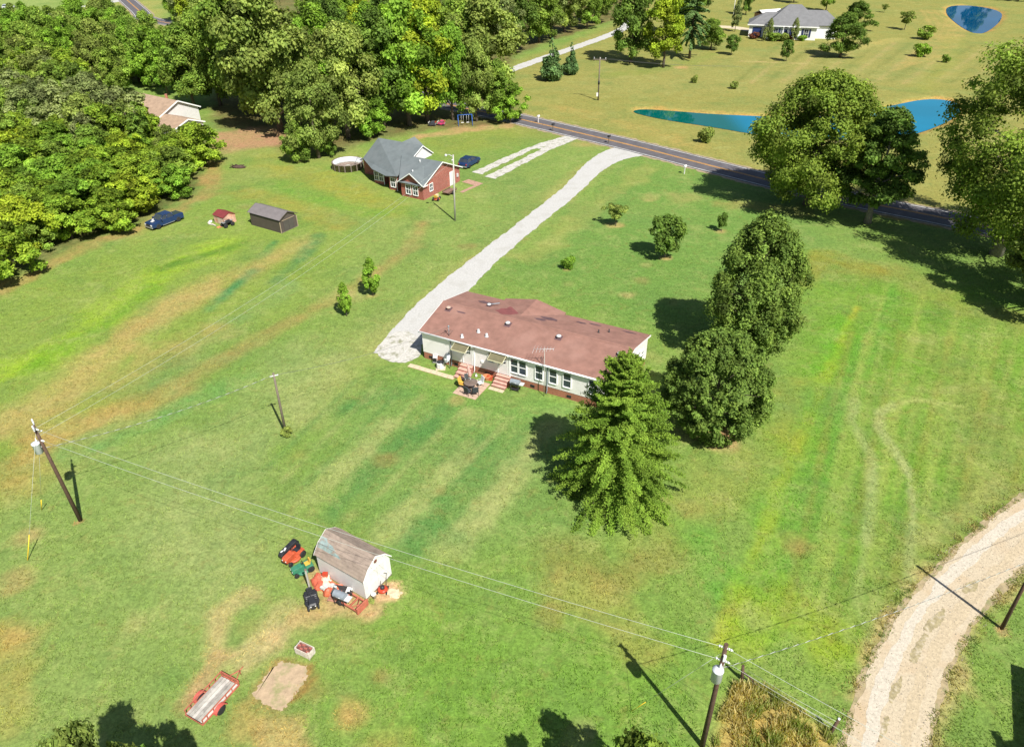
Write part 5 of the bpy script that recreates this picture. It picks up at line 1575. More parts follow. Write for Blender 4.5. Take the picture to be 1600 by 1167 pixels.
t_ = mb.build('tray', M('dark_tray', (.06, .055, .055), .5, .2), e); so = t_.modifiers.new('thick', 'SOLIDIFY'); so.thickness = .02
for y in (-.2, .2):
    mb = MB(); mb.path([(-.95, y * 1.4, .55), (-.3, y, .3), (.55, y * .3, .2)], .025, 6); mb.tube((-.35, y, .3), (-.42, y, 0), .02); mb.build('handle', white_paint, e)
wheel(e, (.6, 0, .2), .2, .09)
e = thing('white_tub', 'white plastic tub lying beside the wheelbarrow', 'tub', SW(1.2, .42, .0), SA)
mb = MB(); mb.lathe([(.2, 0), (.25, .34), (.27, .36), (.23, .36), (.18, .05), (.01, .04)], 12); mb.build('body', white_paint, e, loc=(0, 0, .2), rot=(R(75), 0, .5))
p = G(534, 943)
grill((p.x, p.y, 0), SA + R(188), 'grey grill standing in front of the shed among the gear', .95)
e = thing('utility_frame', 'red steel trailer frame lying open at the shed corner', 'frame', SW(.55, .72, .04), SA)
mb = MB()
for y in (-.42, .42): mb.box(-.85, 1.1, y - .045, y + .045, .2, .3)
for x in (-.85, -.2, .45, 1.05): mb.box(x - .04, x + .04, -.375, .375, .21, .29)
mb.build('frame', rust_red, e)
for a, b_ in (((-.8, -.38), (-.25, .38)), ((-.75, .38), (-.3, -.38)), ((.5, -.38), (1.0, .38))):
    mb = MB(); mb.tube((*a, .16), (*b_, .19), .035); mb.build('brace', rust_red, e)
mb = MB(); mb.box(-.98, -.86, -.48, .48, .05, .55); mb.build('end_panel', rust_red, e)
for x, y in ((.6, -.5), (.6, .5)): wheel(e, (x, y, .18), .2, .12)
e = thing('brick_stack', 'small rusty plank pallet behind the grey grill', 'pallet', SW(1.75, 1.0), SA + .3)
for k in range(4):
    mb = MB(); mb.box(-.4, .4, -.3 + k * .17, -.18 + k * .17, .09, .12); mb.build('plank', M('rusty_plank', (.35, .17, .12), .85, .3), e) if k == 0 else mb.build('plank', bpy.data.materials['rusty_plank'], e)
mb = MB()
for x in (-.35, .35): mb.box(x - .04, x + .04, -.3, .33, 0, .09)
mb.build('bearer', pole_gray, e)
e = thing('push_mower', 'red push mower by the gable end of the white shed', 'mower', SW(-.42, -1.1), SA + R(120))
mb = MB(); mb.lathe([(.3, .1), (.33, .12), (.33, .22), (.2, .27), (.01, .28)], 14); mb.build('deck', red_paint, e)
mb = MB(); mb.lathe([(.14, .27), (.15, .3), (.14, .45), (.04, .48)], 12); mb.build('engine', black_plastic, e)
mb = MB()
for y in (-.2, .2): mb.path([(-.25, y, .2), (-.75, y, .85)], .018, 6)
mb.tube((-.75, -.2, .85), (-.75, .2, .85), .018); mb.build('handle', black_plastic, e)
for x in (-.25, .25):
    for y in (-.3, .3): wheel(e, (x, y, .1), .1, .06, 'y', white_paint)
e = thing('white_bucket', 'white bucket and scraps on the ground at the shed gable', 'bucket', SW(-.3, -.4), 0)
mb = MB(); mb.lathe([(.13, 0), (.16, .34), (.17, .35), (.15, .35), (.12, .03), (.01, .02)], 12); mb.build('body', white_paint, e)
mb = MB(); mb.path([(.16 * math.cos(t), .02, .34 + .16 * math.sin(t)) for t in np.linspace(0, 3.14, 9)], .008, 5); mb.build('handle', steel, e)
lumpy('straw_pile', 'pale straw heap on the grass at the gable end of the white shed', 'straw', SW(-1.1, -1.35), (.55, .38, .1), 22, M('pale_straw', (.62, .45, .3), .95, .2, 6, bump=.5), 0)
lumpy('yellow_weed', 'yellow green weed clump at the shed front corner', 'weeds', SW(-.35, -.1), (.2, .2, .16), 25, M('weed_green', (.2, .24, .05), .9, .3, 8, bump=.6), 0)

# ------------------------------------------------------------------ flat trailer, crate
TA = math.atan2(25.61 - 23.3, -16.88 + 18.1)
TO = Vector((-17.45, 22.98, 0))    # rear middle of the deck; local x runs to the tongue
e = thing('flat_trailer', 'red steel utility trailer with a grey plank deck', 'trailer', TO, TA)
e.location.z = 0
TL, TW = 2.62, 1.24
old_boards = [M('grey_board_%s' % n_, c_, .85, .3, 2.5, stain=(.5, .48, .43), stain_scale=2, stain_amt=.7) for n_, c_ in (('pale', (.47, .44, .40)), ('mid', (.36, .34, .30)), ('dark', (.29, .27, .24)))]
for k in range(6):
    mb = MB(); w = TW / 6; y = -TW / 2 + k * w
    mb.box(.02, TL - .03 - .01 * (k % 3), y + .012, y + w - .012, .42, .455 + .008 * ((k * 5) % 3)); mb.build('plank', old_boards[k % 3], e)
mb = MB()
for y in (-TW / 2 - .05, TW / 2 + .002): mb.box(-.02, TL, y, y + .048, .34, .44)
mb.box(-.05, -.021, -TW / 2 - .05, TW / 2 + .05, .34, .44); mb.box(TL + .001, TL + .05, -TW / 2 - .05, TW / 2 + .05, .34, .44)
for x in (.6, 1.3, 2.0): mb.box(x, x + .05, -TW / 2, TW / 2, .34, .418)
mb.build('frame', rust_red, e)
for y in (-TW / 2 - .03, TW / 2 + .03):
    mb = MB(); mb.box(0, TL + .04, y - .025, y + .025, .72, .77)
    for x in (.02, .35, .8, 1.7, 2.15, TL): mb.box(x - .02, x + .02, y - .02, y + .02, .44, .72)
    mb.build('side_rail', rust_red, e)
mb = MB(); mb.box(TL + .02, TL + .07, -TW / 2 - .055, TW / 2 + .055, .6, .78)
for y in np.linspace(-.6, .6, 6): mb.box(TL + .025, TL + .06, y - .02, y + .02, .44, .6)
mb.build('front_rail', rust_red, e)
for sg in (-1, 1):
    y = sg * (TW / 2 + .17)
    wheel(e, (1.1, y, .29), .29, .18)
    mb = MB(); pr = [(1.1 + .4 * math.cos(t), .34 + .33 * math.sin(t)) for t in np.linspace(0, math.pi, 9)] + [(1.1 + .36 * math.cos(t), .34 + .29 * math.sin(t)) for t in np.linspace(math.pi, 0, 9)]
    for i in range(8):
        q = [pr[i], pr[i + 1], pr[16 - i], pr[17 - i]]; mb.prism(q, y - .12, y + .12, 'y')
    mb.build('fender', M('red_fender', (.5, .1, .08), .5, .2) if sg < 0 else bpy.data.materials['red_fender'], e)
mb = MB(); mb.path([(TL + .04, .35, .38), (TL + .75, 0, .38), (TL + 1.0, 0, .4)], .035, 6); mb.path([(TL + .04, -.35, .38), (TL + .75, 0, .38)], .035, 6); mb.tube((TL + .72, 0, .38), (TL + .72, 0, .0), .025)
mb.build('tongue', rust_red, e)
CA = R(-26.7)
e = thing('brick_crate', 'whitewashed open crate of bricks on the lawn below the shed', 'crate', (-13.0, 27.25, 0), CA)
for nm, bx in (('board', (0, 1.0, -.03, 0)), ('board', (0, 1.0, .5, .53)), ('end_board', (-.03, 0, -.03, .53)), ('end_board', (1.0, 1.03, -.03, .53))):
    for k in range(3):
        mb = MB(); mb.box(bx[0], bx[1], bx[2], bx[3], .12 + k * .165, .12 + k * .165 + .155); mb.build(nm, crate_wood, e)
for x in (.0, .94):
    for y in (.0, .44):
        mb = MB(); mb.box(x, x + .06, y, y + .06, -.02, .68); mb.build('leg', crate_wood, e)
mb = MB(); mb.box(.06, .94, .005, .495, .12, .16); mb.build('floor', crate_wood, e)
bk_src = None
for i in range(4):
    for j in range(3):
        mb = MB(); mb.box(-.1, .1, -.05, .05, 0, .065)
        b_ = mb.build('brick', red_brick if (i + j) % 2 else M('dark_brick', (.16, .06, .05)) if 'dark_brick' not in bpy.data.materials else bpy.data.materials['dark_brick'], e, loc=(.15 + i * .23, .12 + j * .13, .5 + .03 * ((i + 2 * j) % 3)), rot=(0, .1 * math.sin(i + j), .5 * math.sin(i * 3 + j * 2)))
mb = MB(); mb.box(.07, .93, .01, .49, .161, .5); mb.build('rubble', M('crate_rubble', (.2, .1, .08), .95, .4, 8), e)
# ------------------------------------------------------------------ brick house with the grey roof
BO, BA = Vector((-12.32, 101.23, 0)), R(59)


def BW(u, w, z=0):
    c, s = math.cos(BA), math.sin(BA); return Vector((BO.x + u * c - w * s, BO.y + u * s + w * c, z))


bh = thing('brick_house', 'red brick house with a grey many gabled roof', 'house', BO, BA)
# local x = toward the back, local y = to the left
E1 = 2.25
foot = [(.2, 0), (9.4, 0), (9.7, 5.2), (9.7, 15.0), (5.2, 15.0), (5.2, 11.0), (2.6, 10.9), (2.6, 9.0), (4.4, 8.9), (4.4, 7.2), (1.45, 7.1), (1.45, 5.6), (3.2, 5.55), (3.2, 3.9), (.2, 3.9)]
mb = MB(); mb.prism(foot, -.05, E1, 'z')
mb.prism([(.2, E1 - .02), (9.4, E1 - .02), (4.8, 4.15)], 0, .3, 'y')
mb.prism([(0, E1 - .02), (3.9, E1 - .02), (1.95, 3.5)], .2, .5, 'x')
wall_b = mb.build('wall', red_brick, bh)
mb = MB(); mb.prism([(4.6, 3.0), (10.0, 3.0), (10.0, 3.2), (7.6, 4.95)], 5.35, 5.6, 'y'); mb.build('white_gable', courses(white_paint, 'Z', .2, .4), bh)
mb = MB()
# lower wing, gable to the right
mb.slab([(-.15, -.35, 2.14), (4.8, -.35, 4.3), (4.8, 7.0, 4.3), (-.15, 4.0, 2.14)], .14)
mb.slab([(9.8, -.35, 2.1), (4.8, -.35, 4.3), (4.8, 7.0, 4.3), (9.8, 7.0, 2.1)], .14)
# main block
mb.slab([(1.0, 5.2, 2.42), (7.6, 5.15, 5.1), (7.6, 13.6, 5.1), (4.7, 14.6, 2.6)], .14)
mb.slab([(1.0, 5.2, 2.41), (4.7, 14.6, 2.59), (2.3, 10.9, 2.2), (.95, 7.3, 2.15)], .12)
mb.slab([(10.1, 5.15, 3.35), (7.6, 5.15, 5.1), (7.6, 13.6, 5.1), (10.1, 15.3, 2.4)], .14)
mb.slab([(4.7, 14.6, 2.58), (7.6, 13.6, 5.08), (10.1, 15.3, 2.38)], .14)
mb.slab([(4.8, 15.4, 2.2), (4.7, 14.5, 2.5), (8.0, 15.0, 2.7), (8.0, 15.5, 2.2)], .1)
# front small gable
mb.slab([(-.15, -.3, 2.16), (-.15, 1.95, 3.7), (3.6, 1.95, 3.7), (.6, -.3, 2.4)], .12)
mb.slab([(-.15, 4.25, 2.16), (-.15, 1.95, 3.7), (3.6, 1.95, 3.7), (2.4, 4.25, 2.5)], .12)
# rear gable
mb.slab([(12.4, 8.4, 3.2), (12.4, 10.3, 4.5), (8.2, 10.3, 4.5), (9.8, 8.4, 3.2)], .12)
mb.slab([(12.4, 12.2, 3.2), (12.4, 10.3, 4.5), (8.2, 10.3, 4.5), (9.8, 12.2, 3.2)], .12)
roof_b = mb.build('roof', gray_shingle, bh)


def trim(name, a, b_, w, h, parent, m=white_trim):
    a, b_ = Vector(a), Vector(b_); d = b_ - a; L_ = d.length
    mb = MB(); mb.box(0, L_, -w / 2, w / 2, -h, 0)
    o = mb.build(name, m, parent); q = Vector((1, 0, 0)).rotation_difference(d.normalized())
    # keep the board upright
    yaw = math.atan2(d.y, d.x); pit = -math.atan2(d.z, math.hypot(d.x, d.y)); o.rotation_euler = (0, pit, yaw); o.location = a
    return o


for a, b_ in (((-.15, -.37, 2.16), (4.8, -.37, 4.32)), ((9.8, -.37, 2.12), (4.8, -.37, 4.32)), ((-.17, -.3, 2.18), (-.17, 1.95, 3.72)), ((-.17, 4.25, 2.18), (-.17, 1.95, 3.72)),
              ((4.6, 5.12, 3.9), (7.6, 5.12, 5.12)), ((10.1, 5.12, 3.37), (7.6, 5.12, 5.12)), ((-.17, -.35, 2.14), (1.0, -.37, 2.14))):
    trim('rake_board', a, b_, .05, .12, bh)
for (x, y, w, h, f) in ((.2, 1.35, .8, 1.3, 'u-'), (.2, 2.6, .8, 1.3, 'u-'), (2.6, 9.5, .7, 1.25, 'u-'), (2.6, 10.4, .7, 1.25, 'u-'), (1.45, 6.35, .8, 1.3, 'u-'), (4.4, 8.05, .8, 1.2, 'u-')):
    window(bh, (x, y, 1.18), w, h, f, cols=2)
window(bh, (2.1, 0, 1.35), .7, 1.0, 'v-', cols=2)
mb = MB(); mb.box(6.9, 7.9, -.05, .02, .05, 2.0); d_ = mb.build('door', white_paint, bh)
mb = MB()
for x0, x1, z0, z1 in ((6.78, 6.9, .05, 2.1), (7.9, 8.02, .05, 2.1), (6.9, 7.9, 2.001, 2.1)): mb.box(x0, x1, -.07, .02, z0, z1)
mb.build('door_frame', white_trim, d_)
mb = MB(); mb.box(8.55, 8.85, -.18, 0, .9, 1.4); mb.build('meter_box', gray_light, bh)
mb = MB(); mb.box(1.35, 1.42, 5.58, 5.66, 0, 2.2); mb.box(2.5, 2.58, 8.92, 9.0, 0, 2.2); mb.build('corner_board', white_trim, bh)
for x, y, z in ((4.0, 3.1, 4.0), (2.0, 3.0, 3.1)):
    mb = MB(); mb.lathe([(.1, -.3), (.1, .3), (.06, .32)], 10, (x, y, z)); mb.build('plumbing_vent', gray_light, roof_b)

# above-ground pool
e = thing('round_pool', 'round above ground pool with a white liner left of the brick house', 'pool', (-25.65, 116.3, 0))
mb = MB(); n = 28
mb.lathe([(2.42, 0), (2.42, 1.0), (2.5, 1.02), (2.5, 1.08), (2.3, 1.08), (2.3, 1.0), (2.3, .35)], n); 
wl_ = mb.build('wall', M('rusty_brown_pool_wall', (.2, .15, .12), .6, .4, 3, stain=(.35, .32, .3), stain_scale=3), e)
mb = MB()
for k in range(16):
    t = 6.283 * k / 16; mb.obox((2.47 * math.cos(t), 2.47 * math.sin(t), .5), (.07, .16, 1.0), (0, 0, t))
mb.build('upright', pole_gray, e)
mb = MB(); mb.lathe([(2.29, .3), (2.29, 1.06), (2.27, 1.06), (2.26, .3)], n); mb.build('liner', M('white_liner', (.5, .51, .54), .4, .1), e)
mb = MB(); mb.lathe([(.01, .36), (1.2, .33), (2.26, .36), (2.26, .3), (.01, .3)], n); mb.build('pool_floor', M('grey_pool_floor', (.4, .41, .36), .6, .3, 1.5), e)
mb = MB()
for y in (-.25, .25): mb.path([(1.0, y, .4), (1.6, y, 1.5), (2.2, y, 1.55), (2.7, y, .02)], .03, 6)
for k in range(4): mb.tube((1.08 + .16 * k, -.25, .55 + .28 * k), (1.08 + .16 * k, .25, .55 + .28 * k), .03)
mb.build('ladder', steel, e)
e = thing('white_tank', 'white upright tank at the left back corner of the brick house', 'tank', BW(8.5, 16.2))
mb = MB(); mb.lathe([(.35, 0), (.38, .1), (.38, 1.3), (.3, 1.45), (.05, 1.5)], 14); mb.build('body', white_paint, e)
mb = MB(); mb.lathe([(.1, 1.5), (.12, 1.56), (.02, 1.62)], 8); mb.build('cap', gray_plastic, e)

# ------------------------------------------------------------------ vehicles


def car(name, label, cat, loc, rz, L_, W_, H_, paint, prof, cabin, wheels, r, extra=None):
    """x forward. prof: lower-body side outline (x,z); cabin: (x0,x1,x2,x3,z0,z1) rear-bottom, rear-top, front-top, front-bottom"""
    e = thing(name, label, cat, loc, rz)
    mb = MB(); n = len(prof); hw = W_ / 2
    vs = []
    for y, k in ((-hw, 1), (-hw * .86, 1), (hw * .86, 1), (hw, 1)):
        for x, z in prof: vs.append((x * (.985 if abs(y) == hw else 1), y, z - (.05 if abs(y) == hw and z > .6 else 0)))
    fs = [tuple(range(n)), tuple(range(3 * n, 4 * n))]
    for a in range(3):
        for i in range(n): fs.append((a * n + i, a * n + (i + 1) % n, (a + 1) * n + (i + 1) % n, (a + 1) * n + i))
    mb.add(vs, fs); body = mb.build('body', paint, e, bevel=.03)
    x0, x1, x2, x3, z0, z1 = cabin; wi, wt = hw * .92, hw * .74
    b8 = [(x0, -wi, z0), (x3, -wi, z0), (x3, wi, z0), (x0, wi, z0), (x1, -wt, z1), (x2, -wt, z1), (x2, wt, z1), (x1, wt, z1)]
    mb = MB(); mb.add(b8, [(0, 1, 2, 3), (0, 1, 5, 4), (1, 2, 6, 5), (2, 3, 7, 6), (3, 0, 4, 7), (4, 5, 6, 7)]); mb.build('glasshouse', glass, e)
    mb = MB(); mb.slab([(x1 - .03, -wt - .02, z1 + .05), (x2 + .03, -wt - .02, z1 + .05), (x2 + .03, wt + .02, z1 + .05), (x1 - .03, wt + .02, z1 + .05)], .06); mb.build('roof', paint, e, bevel=.02)
    mb = MB()
    for s_ in (-1, 1):
        for (xa, xb) in ((x0, x1), (x3, x2), ((x0 + x3) / 2, (x1 + x2) / 2)):
            mb.tube((xa, s_ * (wi + .005), z0), (xb, s_ * (wt + .01), z1 + .02), .045, n=6)
    mb.build('pillar', paint, e)
    for x in wheels:
        for s_ in (-1, 1): wheel(e, (x, s_ * (hw - .08), r), r, .2, 'y')
    xf, xr = max(p[0] for p in prof), min(p[0] for p in prof)
    for s_ in (-1, 1):
        mb = MB(); mb.obox((xf - .03, s_ * hw * .7, .68), (.1, .3, .16)); mb.build('headlight', white_paint, e)
        mb = MB(); mb.obox((xr + .03, s_ * hw * .78, .75), (.1, .16, .22)); mb.build('taillight', red_paint, e)
    mb = MB(); mb.box(xf - .06, xf + .05, -hw * .9, hw * .9, .3, .46); mb.box(xr - .05, xr + .06, -hw * .9, hw * .9, .32, .48); mb.build('bumper', steel, e)
    mb = MB(); mb.box(xf - .05, xf + .03, -hw * .5, hw * .5, .5, .78); mb.build('grille', black_plastic, e)
    return e


TRA = R(56.5 + 180)
tr = car('pickup_truck', 'dark blue crew cab pickup truck parked at the thicket edge', 'pickup', (-46.2, 93.95, 0), TRA, 4.9, 1.75, 1.6, blue_car,
         [(-2.4, .35), (2.35, .35), (2.42, .6), (2.3, .92), (1.2, 1.02), (-.9, 1.02), (-.9, 1.0), (-2.4, 1.0)], (-.95, -.8, .45, 1.15, 1.0, 1.5), (1.55, -1.5), .35)
mb = MB(); mb.box(-2.3, -.98, -.62, .62, 1.001, 1.02); mb.build('bed_cover', M('black_green_cover', (.03, .045, .04), .6, .2), tr)
mb = MB(); mb.obox((1.75, .1, 1.02), (.45, .3, .06), (0, 0, .3)); mb.obox((1.4, -.35, 1.05), (.25, .2, .08), (0, 0, -.4)); mb.build('hood_glint', white_paint, tr)  # white plates on the hood stand in for its bright reflection
for s_ in (-1, 1):
    mb = MB(); mb.obox((.95, s_ * .98, 1.08), (.12, .18, .16)); mb.build('mirror', blue_car, tr)
    mb = MB(); mb.box(-.9, .9, s_ * .86 - .03, s_ * .86 + .03, .3, .36); mb.build('running_board', steel, tr)
car('blue_suv', 'dark blue car parked behind the right end of the brick house', 'car', (-6.35, 116.7, 0), R(62), 4.3, 1.75, 1.5, blue_car,
    [(-2.1, .3), (2.1, .3), (2.18, .6), (2.0, .85), (1.1, .95), (-1.95, .98), (-2.15, .7)], (-1.9, -1.5, .1, .95, .95, 1.45), (1.3, -1.3), .32)

e = thing('quad_bike', 'black quad bike standing against the little pink shed', 'quad bike', PW(-.45, -.2), PA + R(90))
mb = MB(); mb.prism([(-.7, .5), (.75, .45), (.7, .62), (.3, .66), (.1, .78), (-.2, .74), (-.65, .66)], -.2, .2, 'y'); mb.build('body', black_plastic, e, bevel=.03)
mb = MB(); mb.box(-.4, .1, -.14, .14, .75, .83); mb.build('seat', black_rubber, e, bevel=.02)
mb = MB(); mb.path([(.3, -.36, .98), (.3, -.1, .9), (.3, .1, .9), (.3, .36, .98)], .02, 6); mb.tube((.3, 0, .6), (.3, 0, .9), .03); mb.build('handlebar', steel, e)
mb = MB(); mb.box(-.75, -.45, -.32, .32, .68, .71); mb.box(.45, .8, -.3, .3, .66, .69); mb.build('rack', steel, e)
for x in (-.5, .55):
    for y in (-.38, .38): wheel(e, (x, y, .28), .28, .22)
e = thing('board_scraps', 'pale boards and scraps lying in front of the little pink shed', 'boards', PW(2.0, .75), PA)
for k in range(4):
    mb = MB(); mb.obox((-.3 * k, .08 * (k % 2), .04 + .03 * k), (1.3 - .2 * k, .16, .03), (0, 0, .3 * math.sin(k * 2))); mb.build('board', crate_wood, e)
lumpy('white_bag', 'two white bags lying left of the little pink shed', 'bag', PW(2.75, .35), (.3, .22, .22), 31, white_paint, 1)
lumpy('clay_spill', 'orange soil spilled at the right side of the little pink shed', 'soil', PW(.2, .5), (.6, .35, .08), 33, firewood, 1)
p = G(371, 262)
e = thing('brush_pile', 'low dark brush pile alone on the far left lawn', 'brush pile', p, R(-10))
mb = MB(); rgp = random.Random(4)
for k in range(26):
    c = Vector((rgp.uniform(-1, 1), rgp.uniform(-.4, .4), rgp.uniform(.1, .45))); d = Vector((rgp.uniform(-1, 1), rgp.uniform(-.5, .5), rgp.uniform(-.15, .3)))
    mb.tube(c - d * .6, c + d * .6, .05, .03, 5)
mb.build('branch_tangle', M('dark_brush', (.06, .035, .025), .9, .4, 4), e)
mb = MB(); mb.ball((.3, -.1, .15), (1.2, .5, .28), 10, 6); mb.build('debris', M('dark_debris', (.08, .05, .04), .95, .5, 5), e)

e = thing('small_trailer', 'small dark flat trailer parked by the right brick wall', 'trailer', BW(4.2, -1.7), BA)
mb = MB(); mb.box(-1.0, 1.0, -.55, .55, .4, .46); mb.build('deck', M('brown_deck', (.2, .12, .09), .8, .3, 4), e)
mb = MB()
for y in (-.56, .56): mb.box(-1.0, 1.0, y - .03, y + .03, .34, .6)
mb.path([(1.0, 0, .4), (1.7, 0, .4)], .04); mb.build('frame', M('rust_frame', (.12, .07, .05), .8, .3), e)
for y in (-.68, .68): wheel(e, (0, y, .28), .28, .16)
e = thing('yellow_mower', 'yellow and white riding mower beside the brick house right wall', 'mower', BW(1.2, -1.5), BA + R(20))
mb = MB(); mb.prism([(.1, .35), (.8, .35), (.85, .55), (.6, .7), (.1, .72)], -.22, .22, 'y'); mb.build('hood', M('cream_yellow', (.6, .5, .3), .5, .2), e, bevel=.03)
mb = MB(); mb.box(-.5, -.05, -.22, .22, .5, .62); mb.obox((-.5, 0, .75), (.1, .4, .3), (0, -.2, 0)); mb.build('seat', yellow_paint, e, bevel=.02)
mb = MB(); mb.lathe([(.45, .12), (.5, .14), (.5, .24), (.1, .28)], 14); mb.build('deck', orange_paint, e)
for x, r_ in ((-.4, .26), (.6, .18)):
    for y in (-.36, .36): wheel(e, (x, y, r_), r_, .16)
for a, b_ in (((10.3, -.3), (10.6, -3.6)), ((8.3, -3.7), (10.4, -3.7))):
    pass
BP = [BW(9.9, -.6).xy, BW(9.7, -2.0).xy, BW(9.4, -3.6).xy]
strip('brick_walk', BP, .75, .03, M('pink_brick_walk', (.36, .22, .16), .9, .3, 3), .03, step=.6, seed=2)
strip('brick_walk', [BW(9.3, -3.4).xy, BW(7.2, -3.1).xy, BW(5.4, -2.9).xy], .3, .034, bpy.data.materials['pink_brick_walk'], .03, step=.6, seed=4)
for (px, py), c, lb, nm in (((690, 196), 'pink', 'small pink and red toy car in the shade of the wood edge', 'toy_car'), ((676, 197), 'dk', 'dark toy truck in the shade left of the pink toy car', 'toy_car')):
    p = G(px, py); m_ = M('toy_' + c, (.55, .05, .15) if c == 'pink' else (.05, .05, .06), .4)
    car(nm, lb, 'toy car', p, R(170), 1.3, .8, .9, m_, [(-.65, .2), (.65, .2), (.68, .45), (.3, .55), (-.6, .55)], (-.4, -.3, .1, .3, .55, .85), (.4, -.4), .2)
p = G(727, 196)
e = thing('swing_frame', 'blue metal swing frame at the wood edge behind the lawn', 'swing', p, R(10))
bl = M('blue_swing_paint', (.04, .12, .4), .4)
mb = MB()
for x in (-1.3, 1.3):
    for y in (-.7, .7): mb.tube((x, y, 0), (x, 0, 1.9), .06)
[MB().tube((x_, y_, 0), (x_, 0, 1.9), .06).build('leg', bl, e) for x_ in (-1.3, 1.3) for y_ in (-.7, .7)]
mb = MB(); mb.tube((-1.35, 0, 1.9), (1.35, 0, 1.9), .06); mb.build('top_bar', bl, e)
for x in (-.5, .5):
    mb = MB(); mb.tube((x - .2, 0, 1.85), (x - .2, .1, .5), .02); mb.tube((x + .2, 0, 1.85), (x + .2, .1, .5), .02); mb.box(x - .25, x + .25, -.05, .25, .46, .52); mb.build('swing_seat', white_paint, e)

# ------------------------------------------------------------------ tan-roofed house in the trees
TOA = R(56); TO2 = Vector((-63.2, 137.6, 0))
th = thing('tan_house', 'white sided house with a tan roof half hidden in trees', 'house', TO2, TOA)
# local x along the gable to the right/back, local y to the left (ridge direction)
sid = courses(M('grey_white_siding', (.6, .58, .57), .6, .06), 'Z', .2, .5)
mb = MB(); mb.prism([(0, 0), (8.2, 0), (8.2, 3.0), (4.1, 4.7), (0, 3.0)], 0, 13, 'y'); mb.build('wall', sid, th)
mb = MB()
mb.slab([(-.4, -.4, 2.9), (4.1, -.4, 4.9), (4.1, 13.4, 4.9), (-.4, 13.4, 2.9)], .14)
mb.slab([(8.6, -.4, 2.9), (4.1, -.4, 4.9), (4.1, 13.4, 4.9), (8.6, 13.4, 2.9)], .14)
mb.slab([(-2.3, -7.0, 2.05), (1.0, -7.0, 3.2), (1.0, -.05, 3.2), (-2.3, -.05, 2.05)], .12)
mb.slab([(4.3, -7.0, 2.05), (1.0, -7.0, 3.2), (1.0, -.05, 3.2), (4.3, -.05, 2.05)], .12)
rt = mb.build('roof', tan_roof, th)
for a, b_ in (((-.4, -.43, 2.93), (4.1, -.43, 4.93)), ((8.6, -.43, 2.93), (4.1, -.43, 4.93)), ((-2.3, -7.03, 2.08), (1.0, -7.03, 3.23)), ((4.3, -7.03, 2.08), (1.0, -7.03, 3.23))): trim('rake_board', a, b_, .06, .2, th)
mb = MB(); mb.prism([(-2.0, 0), (4.0, 0), (4.0, 2.05), (1.0, 3.05), (-2.0, 2.05)], -6.7, -.02, 'y'); mb.build('garage_wall', sid, th)
mb = MB(); mb.box(-.9, 2.9, -6.76, -6.69, .05, 1.7)
gd = mb.build('garage_door', white_trim, th)
mb = MB(); mb.lathe([(.3, 0), (.3, .9), (.25, .92)], 4, (5.5, 5, 4.2), smooth=False); mb.build('chimney', orange_brick, rt)

# ------------------------------------------------------------------ far house with the grey hip roof
FA = R(-17.5)
fh = thing('far_house', 'white house with a grey hip roof on the far rise', 'house', (71.8, 222.8, 0), FA)
fw = courses(M('white_clapboard', (.74, .75, .76), .55, .06), 'Z', .2, .4)
mb = MB(); mb.box(0, 13.2, 0, 13, 0, 3.5); mb.box(-4.6, 0.02, 2.2, 11, 0, 3.3); mb.box(13.18, 18.5, 3.2, 13, 0, 3.4); mb.build('wall', fw, fh)
mb = MB()


def hip(x0, x1, y0, y1, z0, z1, r0, r1, ym):
    mb.slab([(x0, y0, z0), (x1, y0, z0), (r1, ym, z1), (r0, ym, z1)], .18)
    mb.slab([(x0, y1, z0), (x1, y1, z0), (r1, ym, z1), (r0, ym, z1)], .18)
    mb.slab([(x0, y0, z0), (x0, y1, z0), (r0, ym, z1)], .18); mb.slab([(x1, y0, z0), (x1, y1, z0), (r1, ym, z1)], .18)


hip(-.5, 13.7, -.5, 13.5, 3.45, 8.0, 5.2, 8.4, 6.5)
hip(-5.1, 6, 1.7, 11.5, 3.25, 5.9, -.6, 4, 6.6)
hip(8, 19, 2.7, 13.5, 3.35, 6.5, 10, 15.3, 8.1)
mb.build('roof', slate_shingle, fh)
mb = MB(); mb.box(-.55, 13.75, -.56, -.5, 3.2, 3.46); mb.box(-5.15, -.56, 1.64, 1.7, 3.0, 3.26); mb.build('fascia', white_trim, fh)
shut = M('navy_shutter', (.02, .03, .09), .5)
for x in (2.6, 10.6):
    w_ = window(fh, (x, 0, 1.75), 1.1, 1.9, 'v-', cols=2)
    for s_ in (-1, 1):
        mb = MB(); mb.box(s_ * .95 - .25, s_ * .95 + .25, -.1, -.01, -1.0, 1.0); mb.build('shutter', shut, w_)
for x in (5.2, 6.6, 7.9):
    mb = MB(); mb.box(x - .42, x + .42, -.06, .02, .3, 2.5); mb.build('door', shut, fh)
for x in (4.5, 5.9, 7.3, 8.7):
    mb = MB(); mb.lathe([(.22, 0), (.22, .15), (.15, .2), (.14, 3.0), (.22, 3.1), (.22, 3.25)], 10, (x, -.4, .05)); mb.build('column', white_trim, fh)
mb = MB(); mb.box(-3.6, -1.2, 2.12, 2.21, .05, 2.5); mb.build('garage_door', M('navy_garage_door', (.02, .04, .14), .5), fh)
for x, z in ((2.6, 3.0), (5.2, 2.85), (6.6, 2.85), (7.9, 2.85), (10.6, 3.0)):
    mb = MB(); mb.prism([(x - .5, z), (x + .5, z)] + [(x + .5 * math.cos(t), z + .34 * math.sin(t)) for t in np.linspace(.3, 2.84, 7)], -.05, .01, 'y'); mb.build('fanlight', shut, fh)


def FW(x, y, z=0):
    c, s = math.cos(FA), math.sin(FA); return Vector((71.8 + x * c - y * s, 222.8 + x * s + y * c, z))


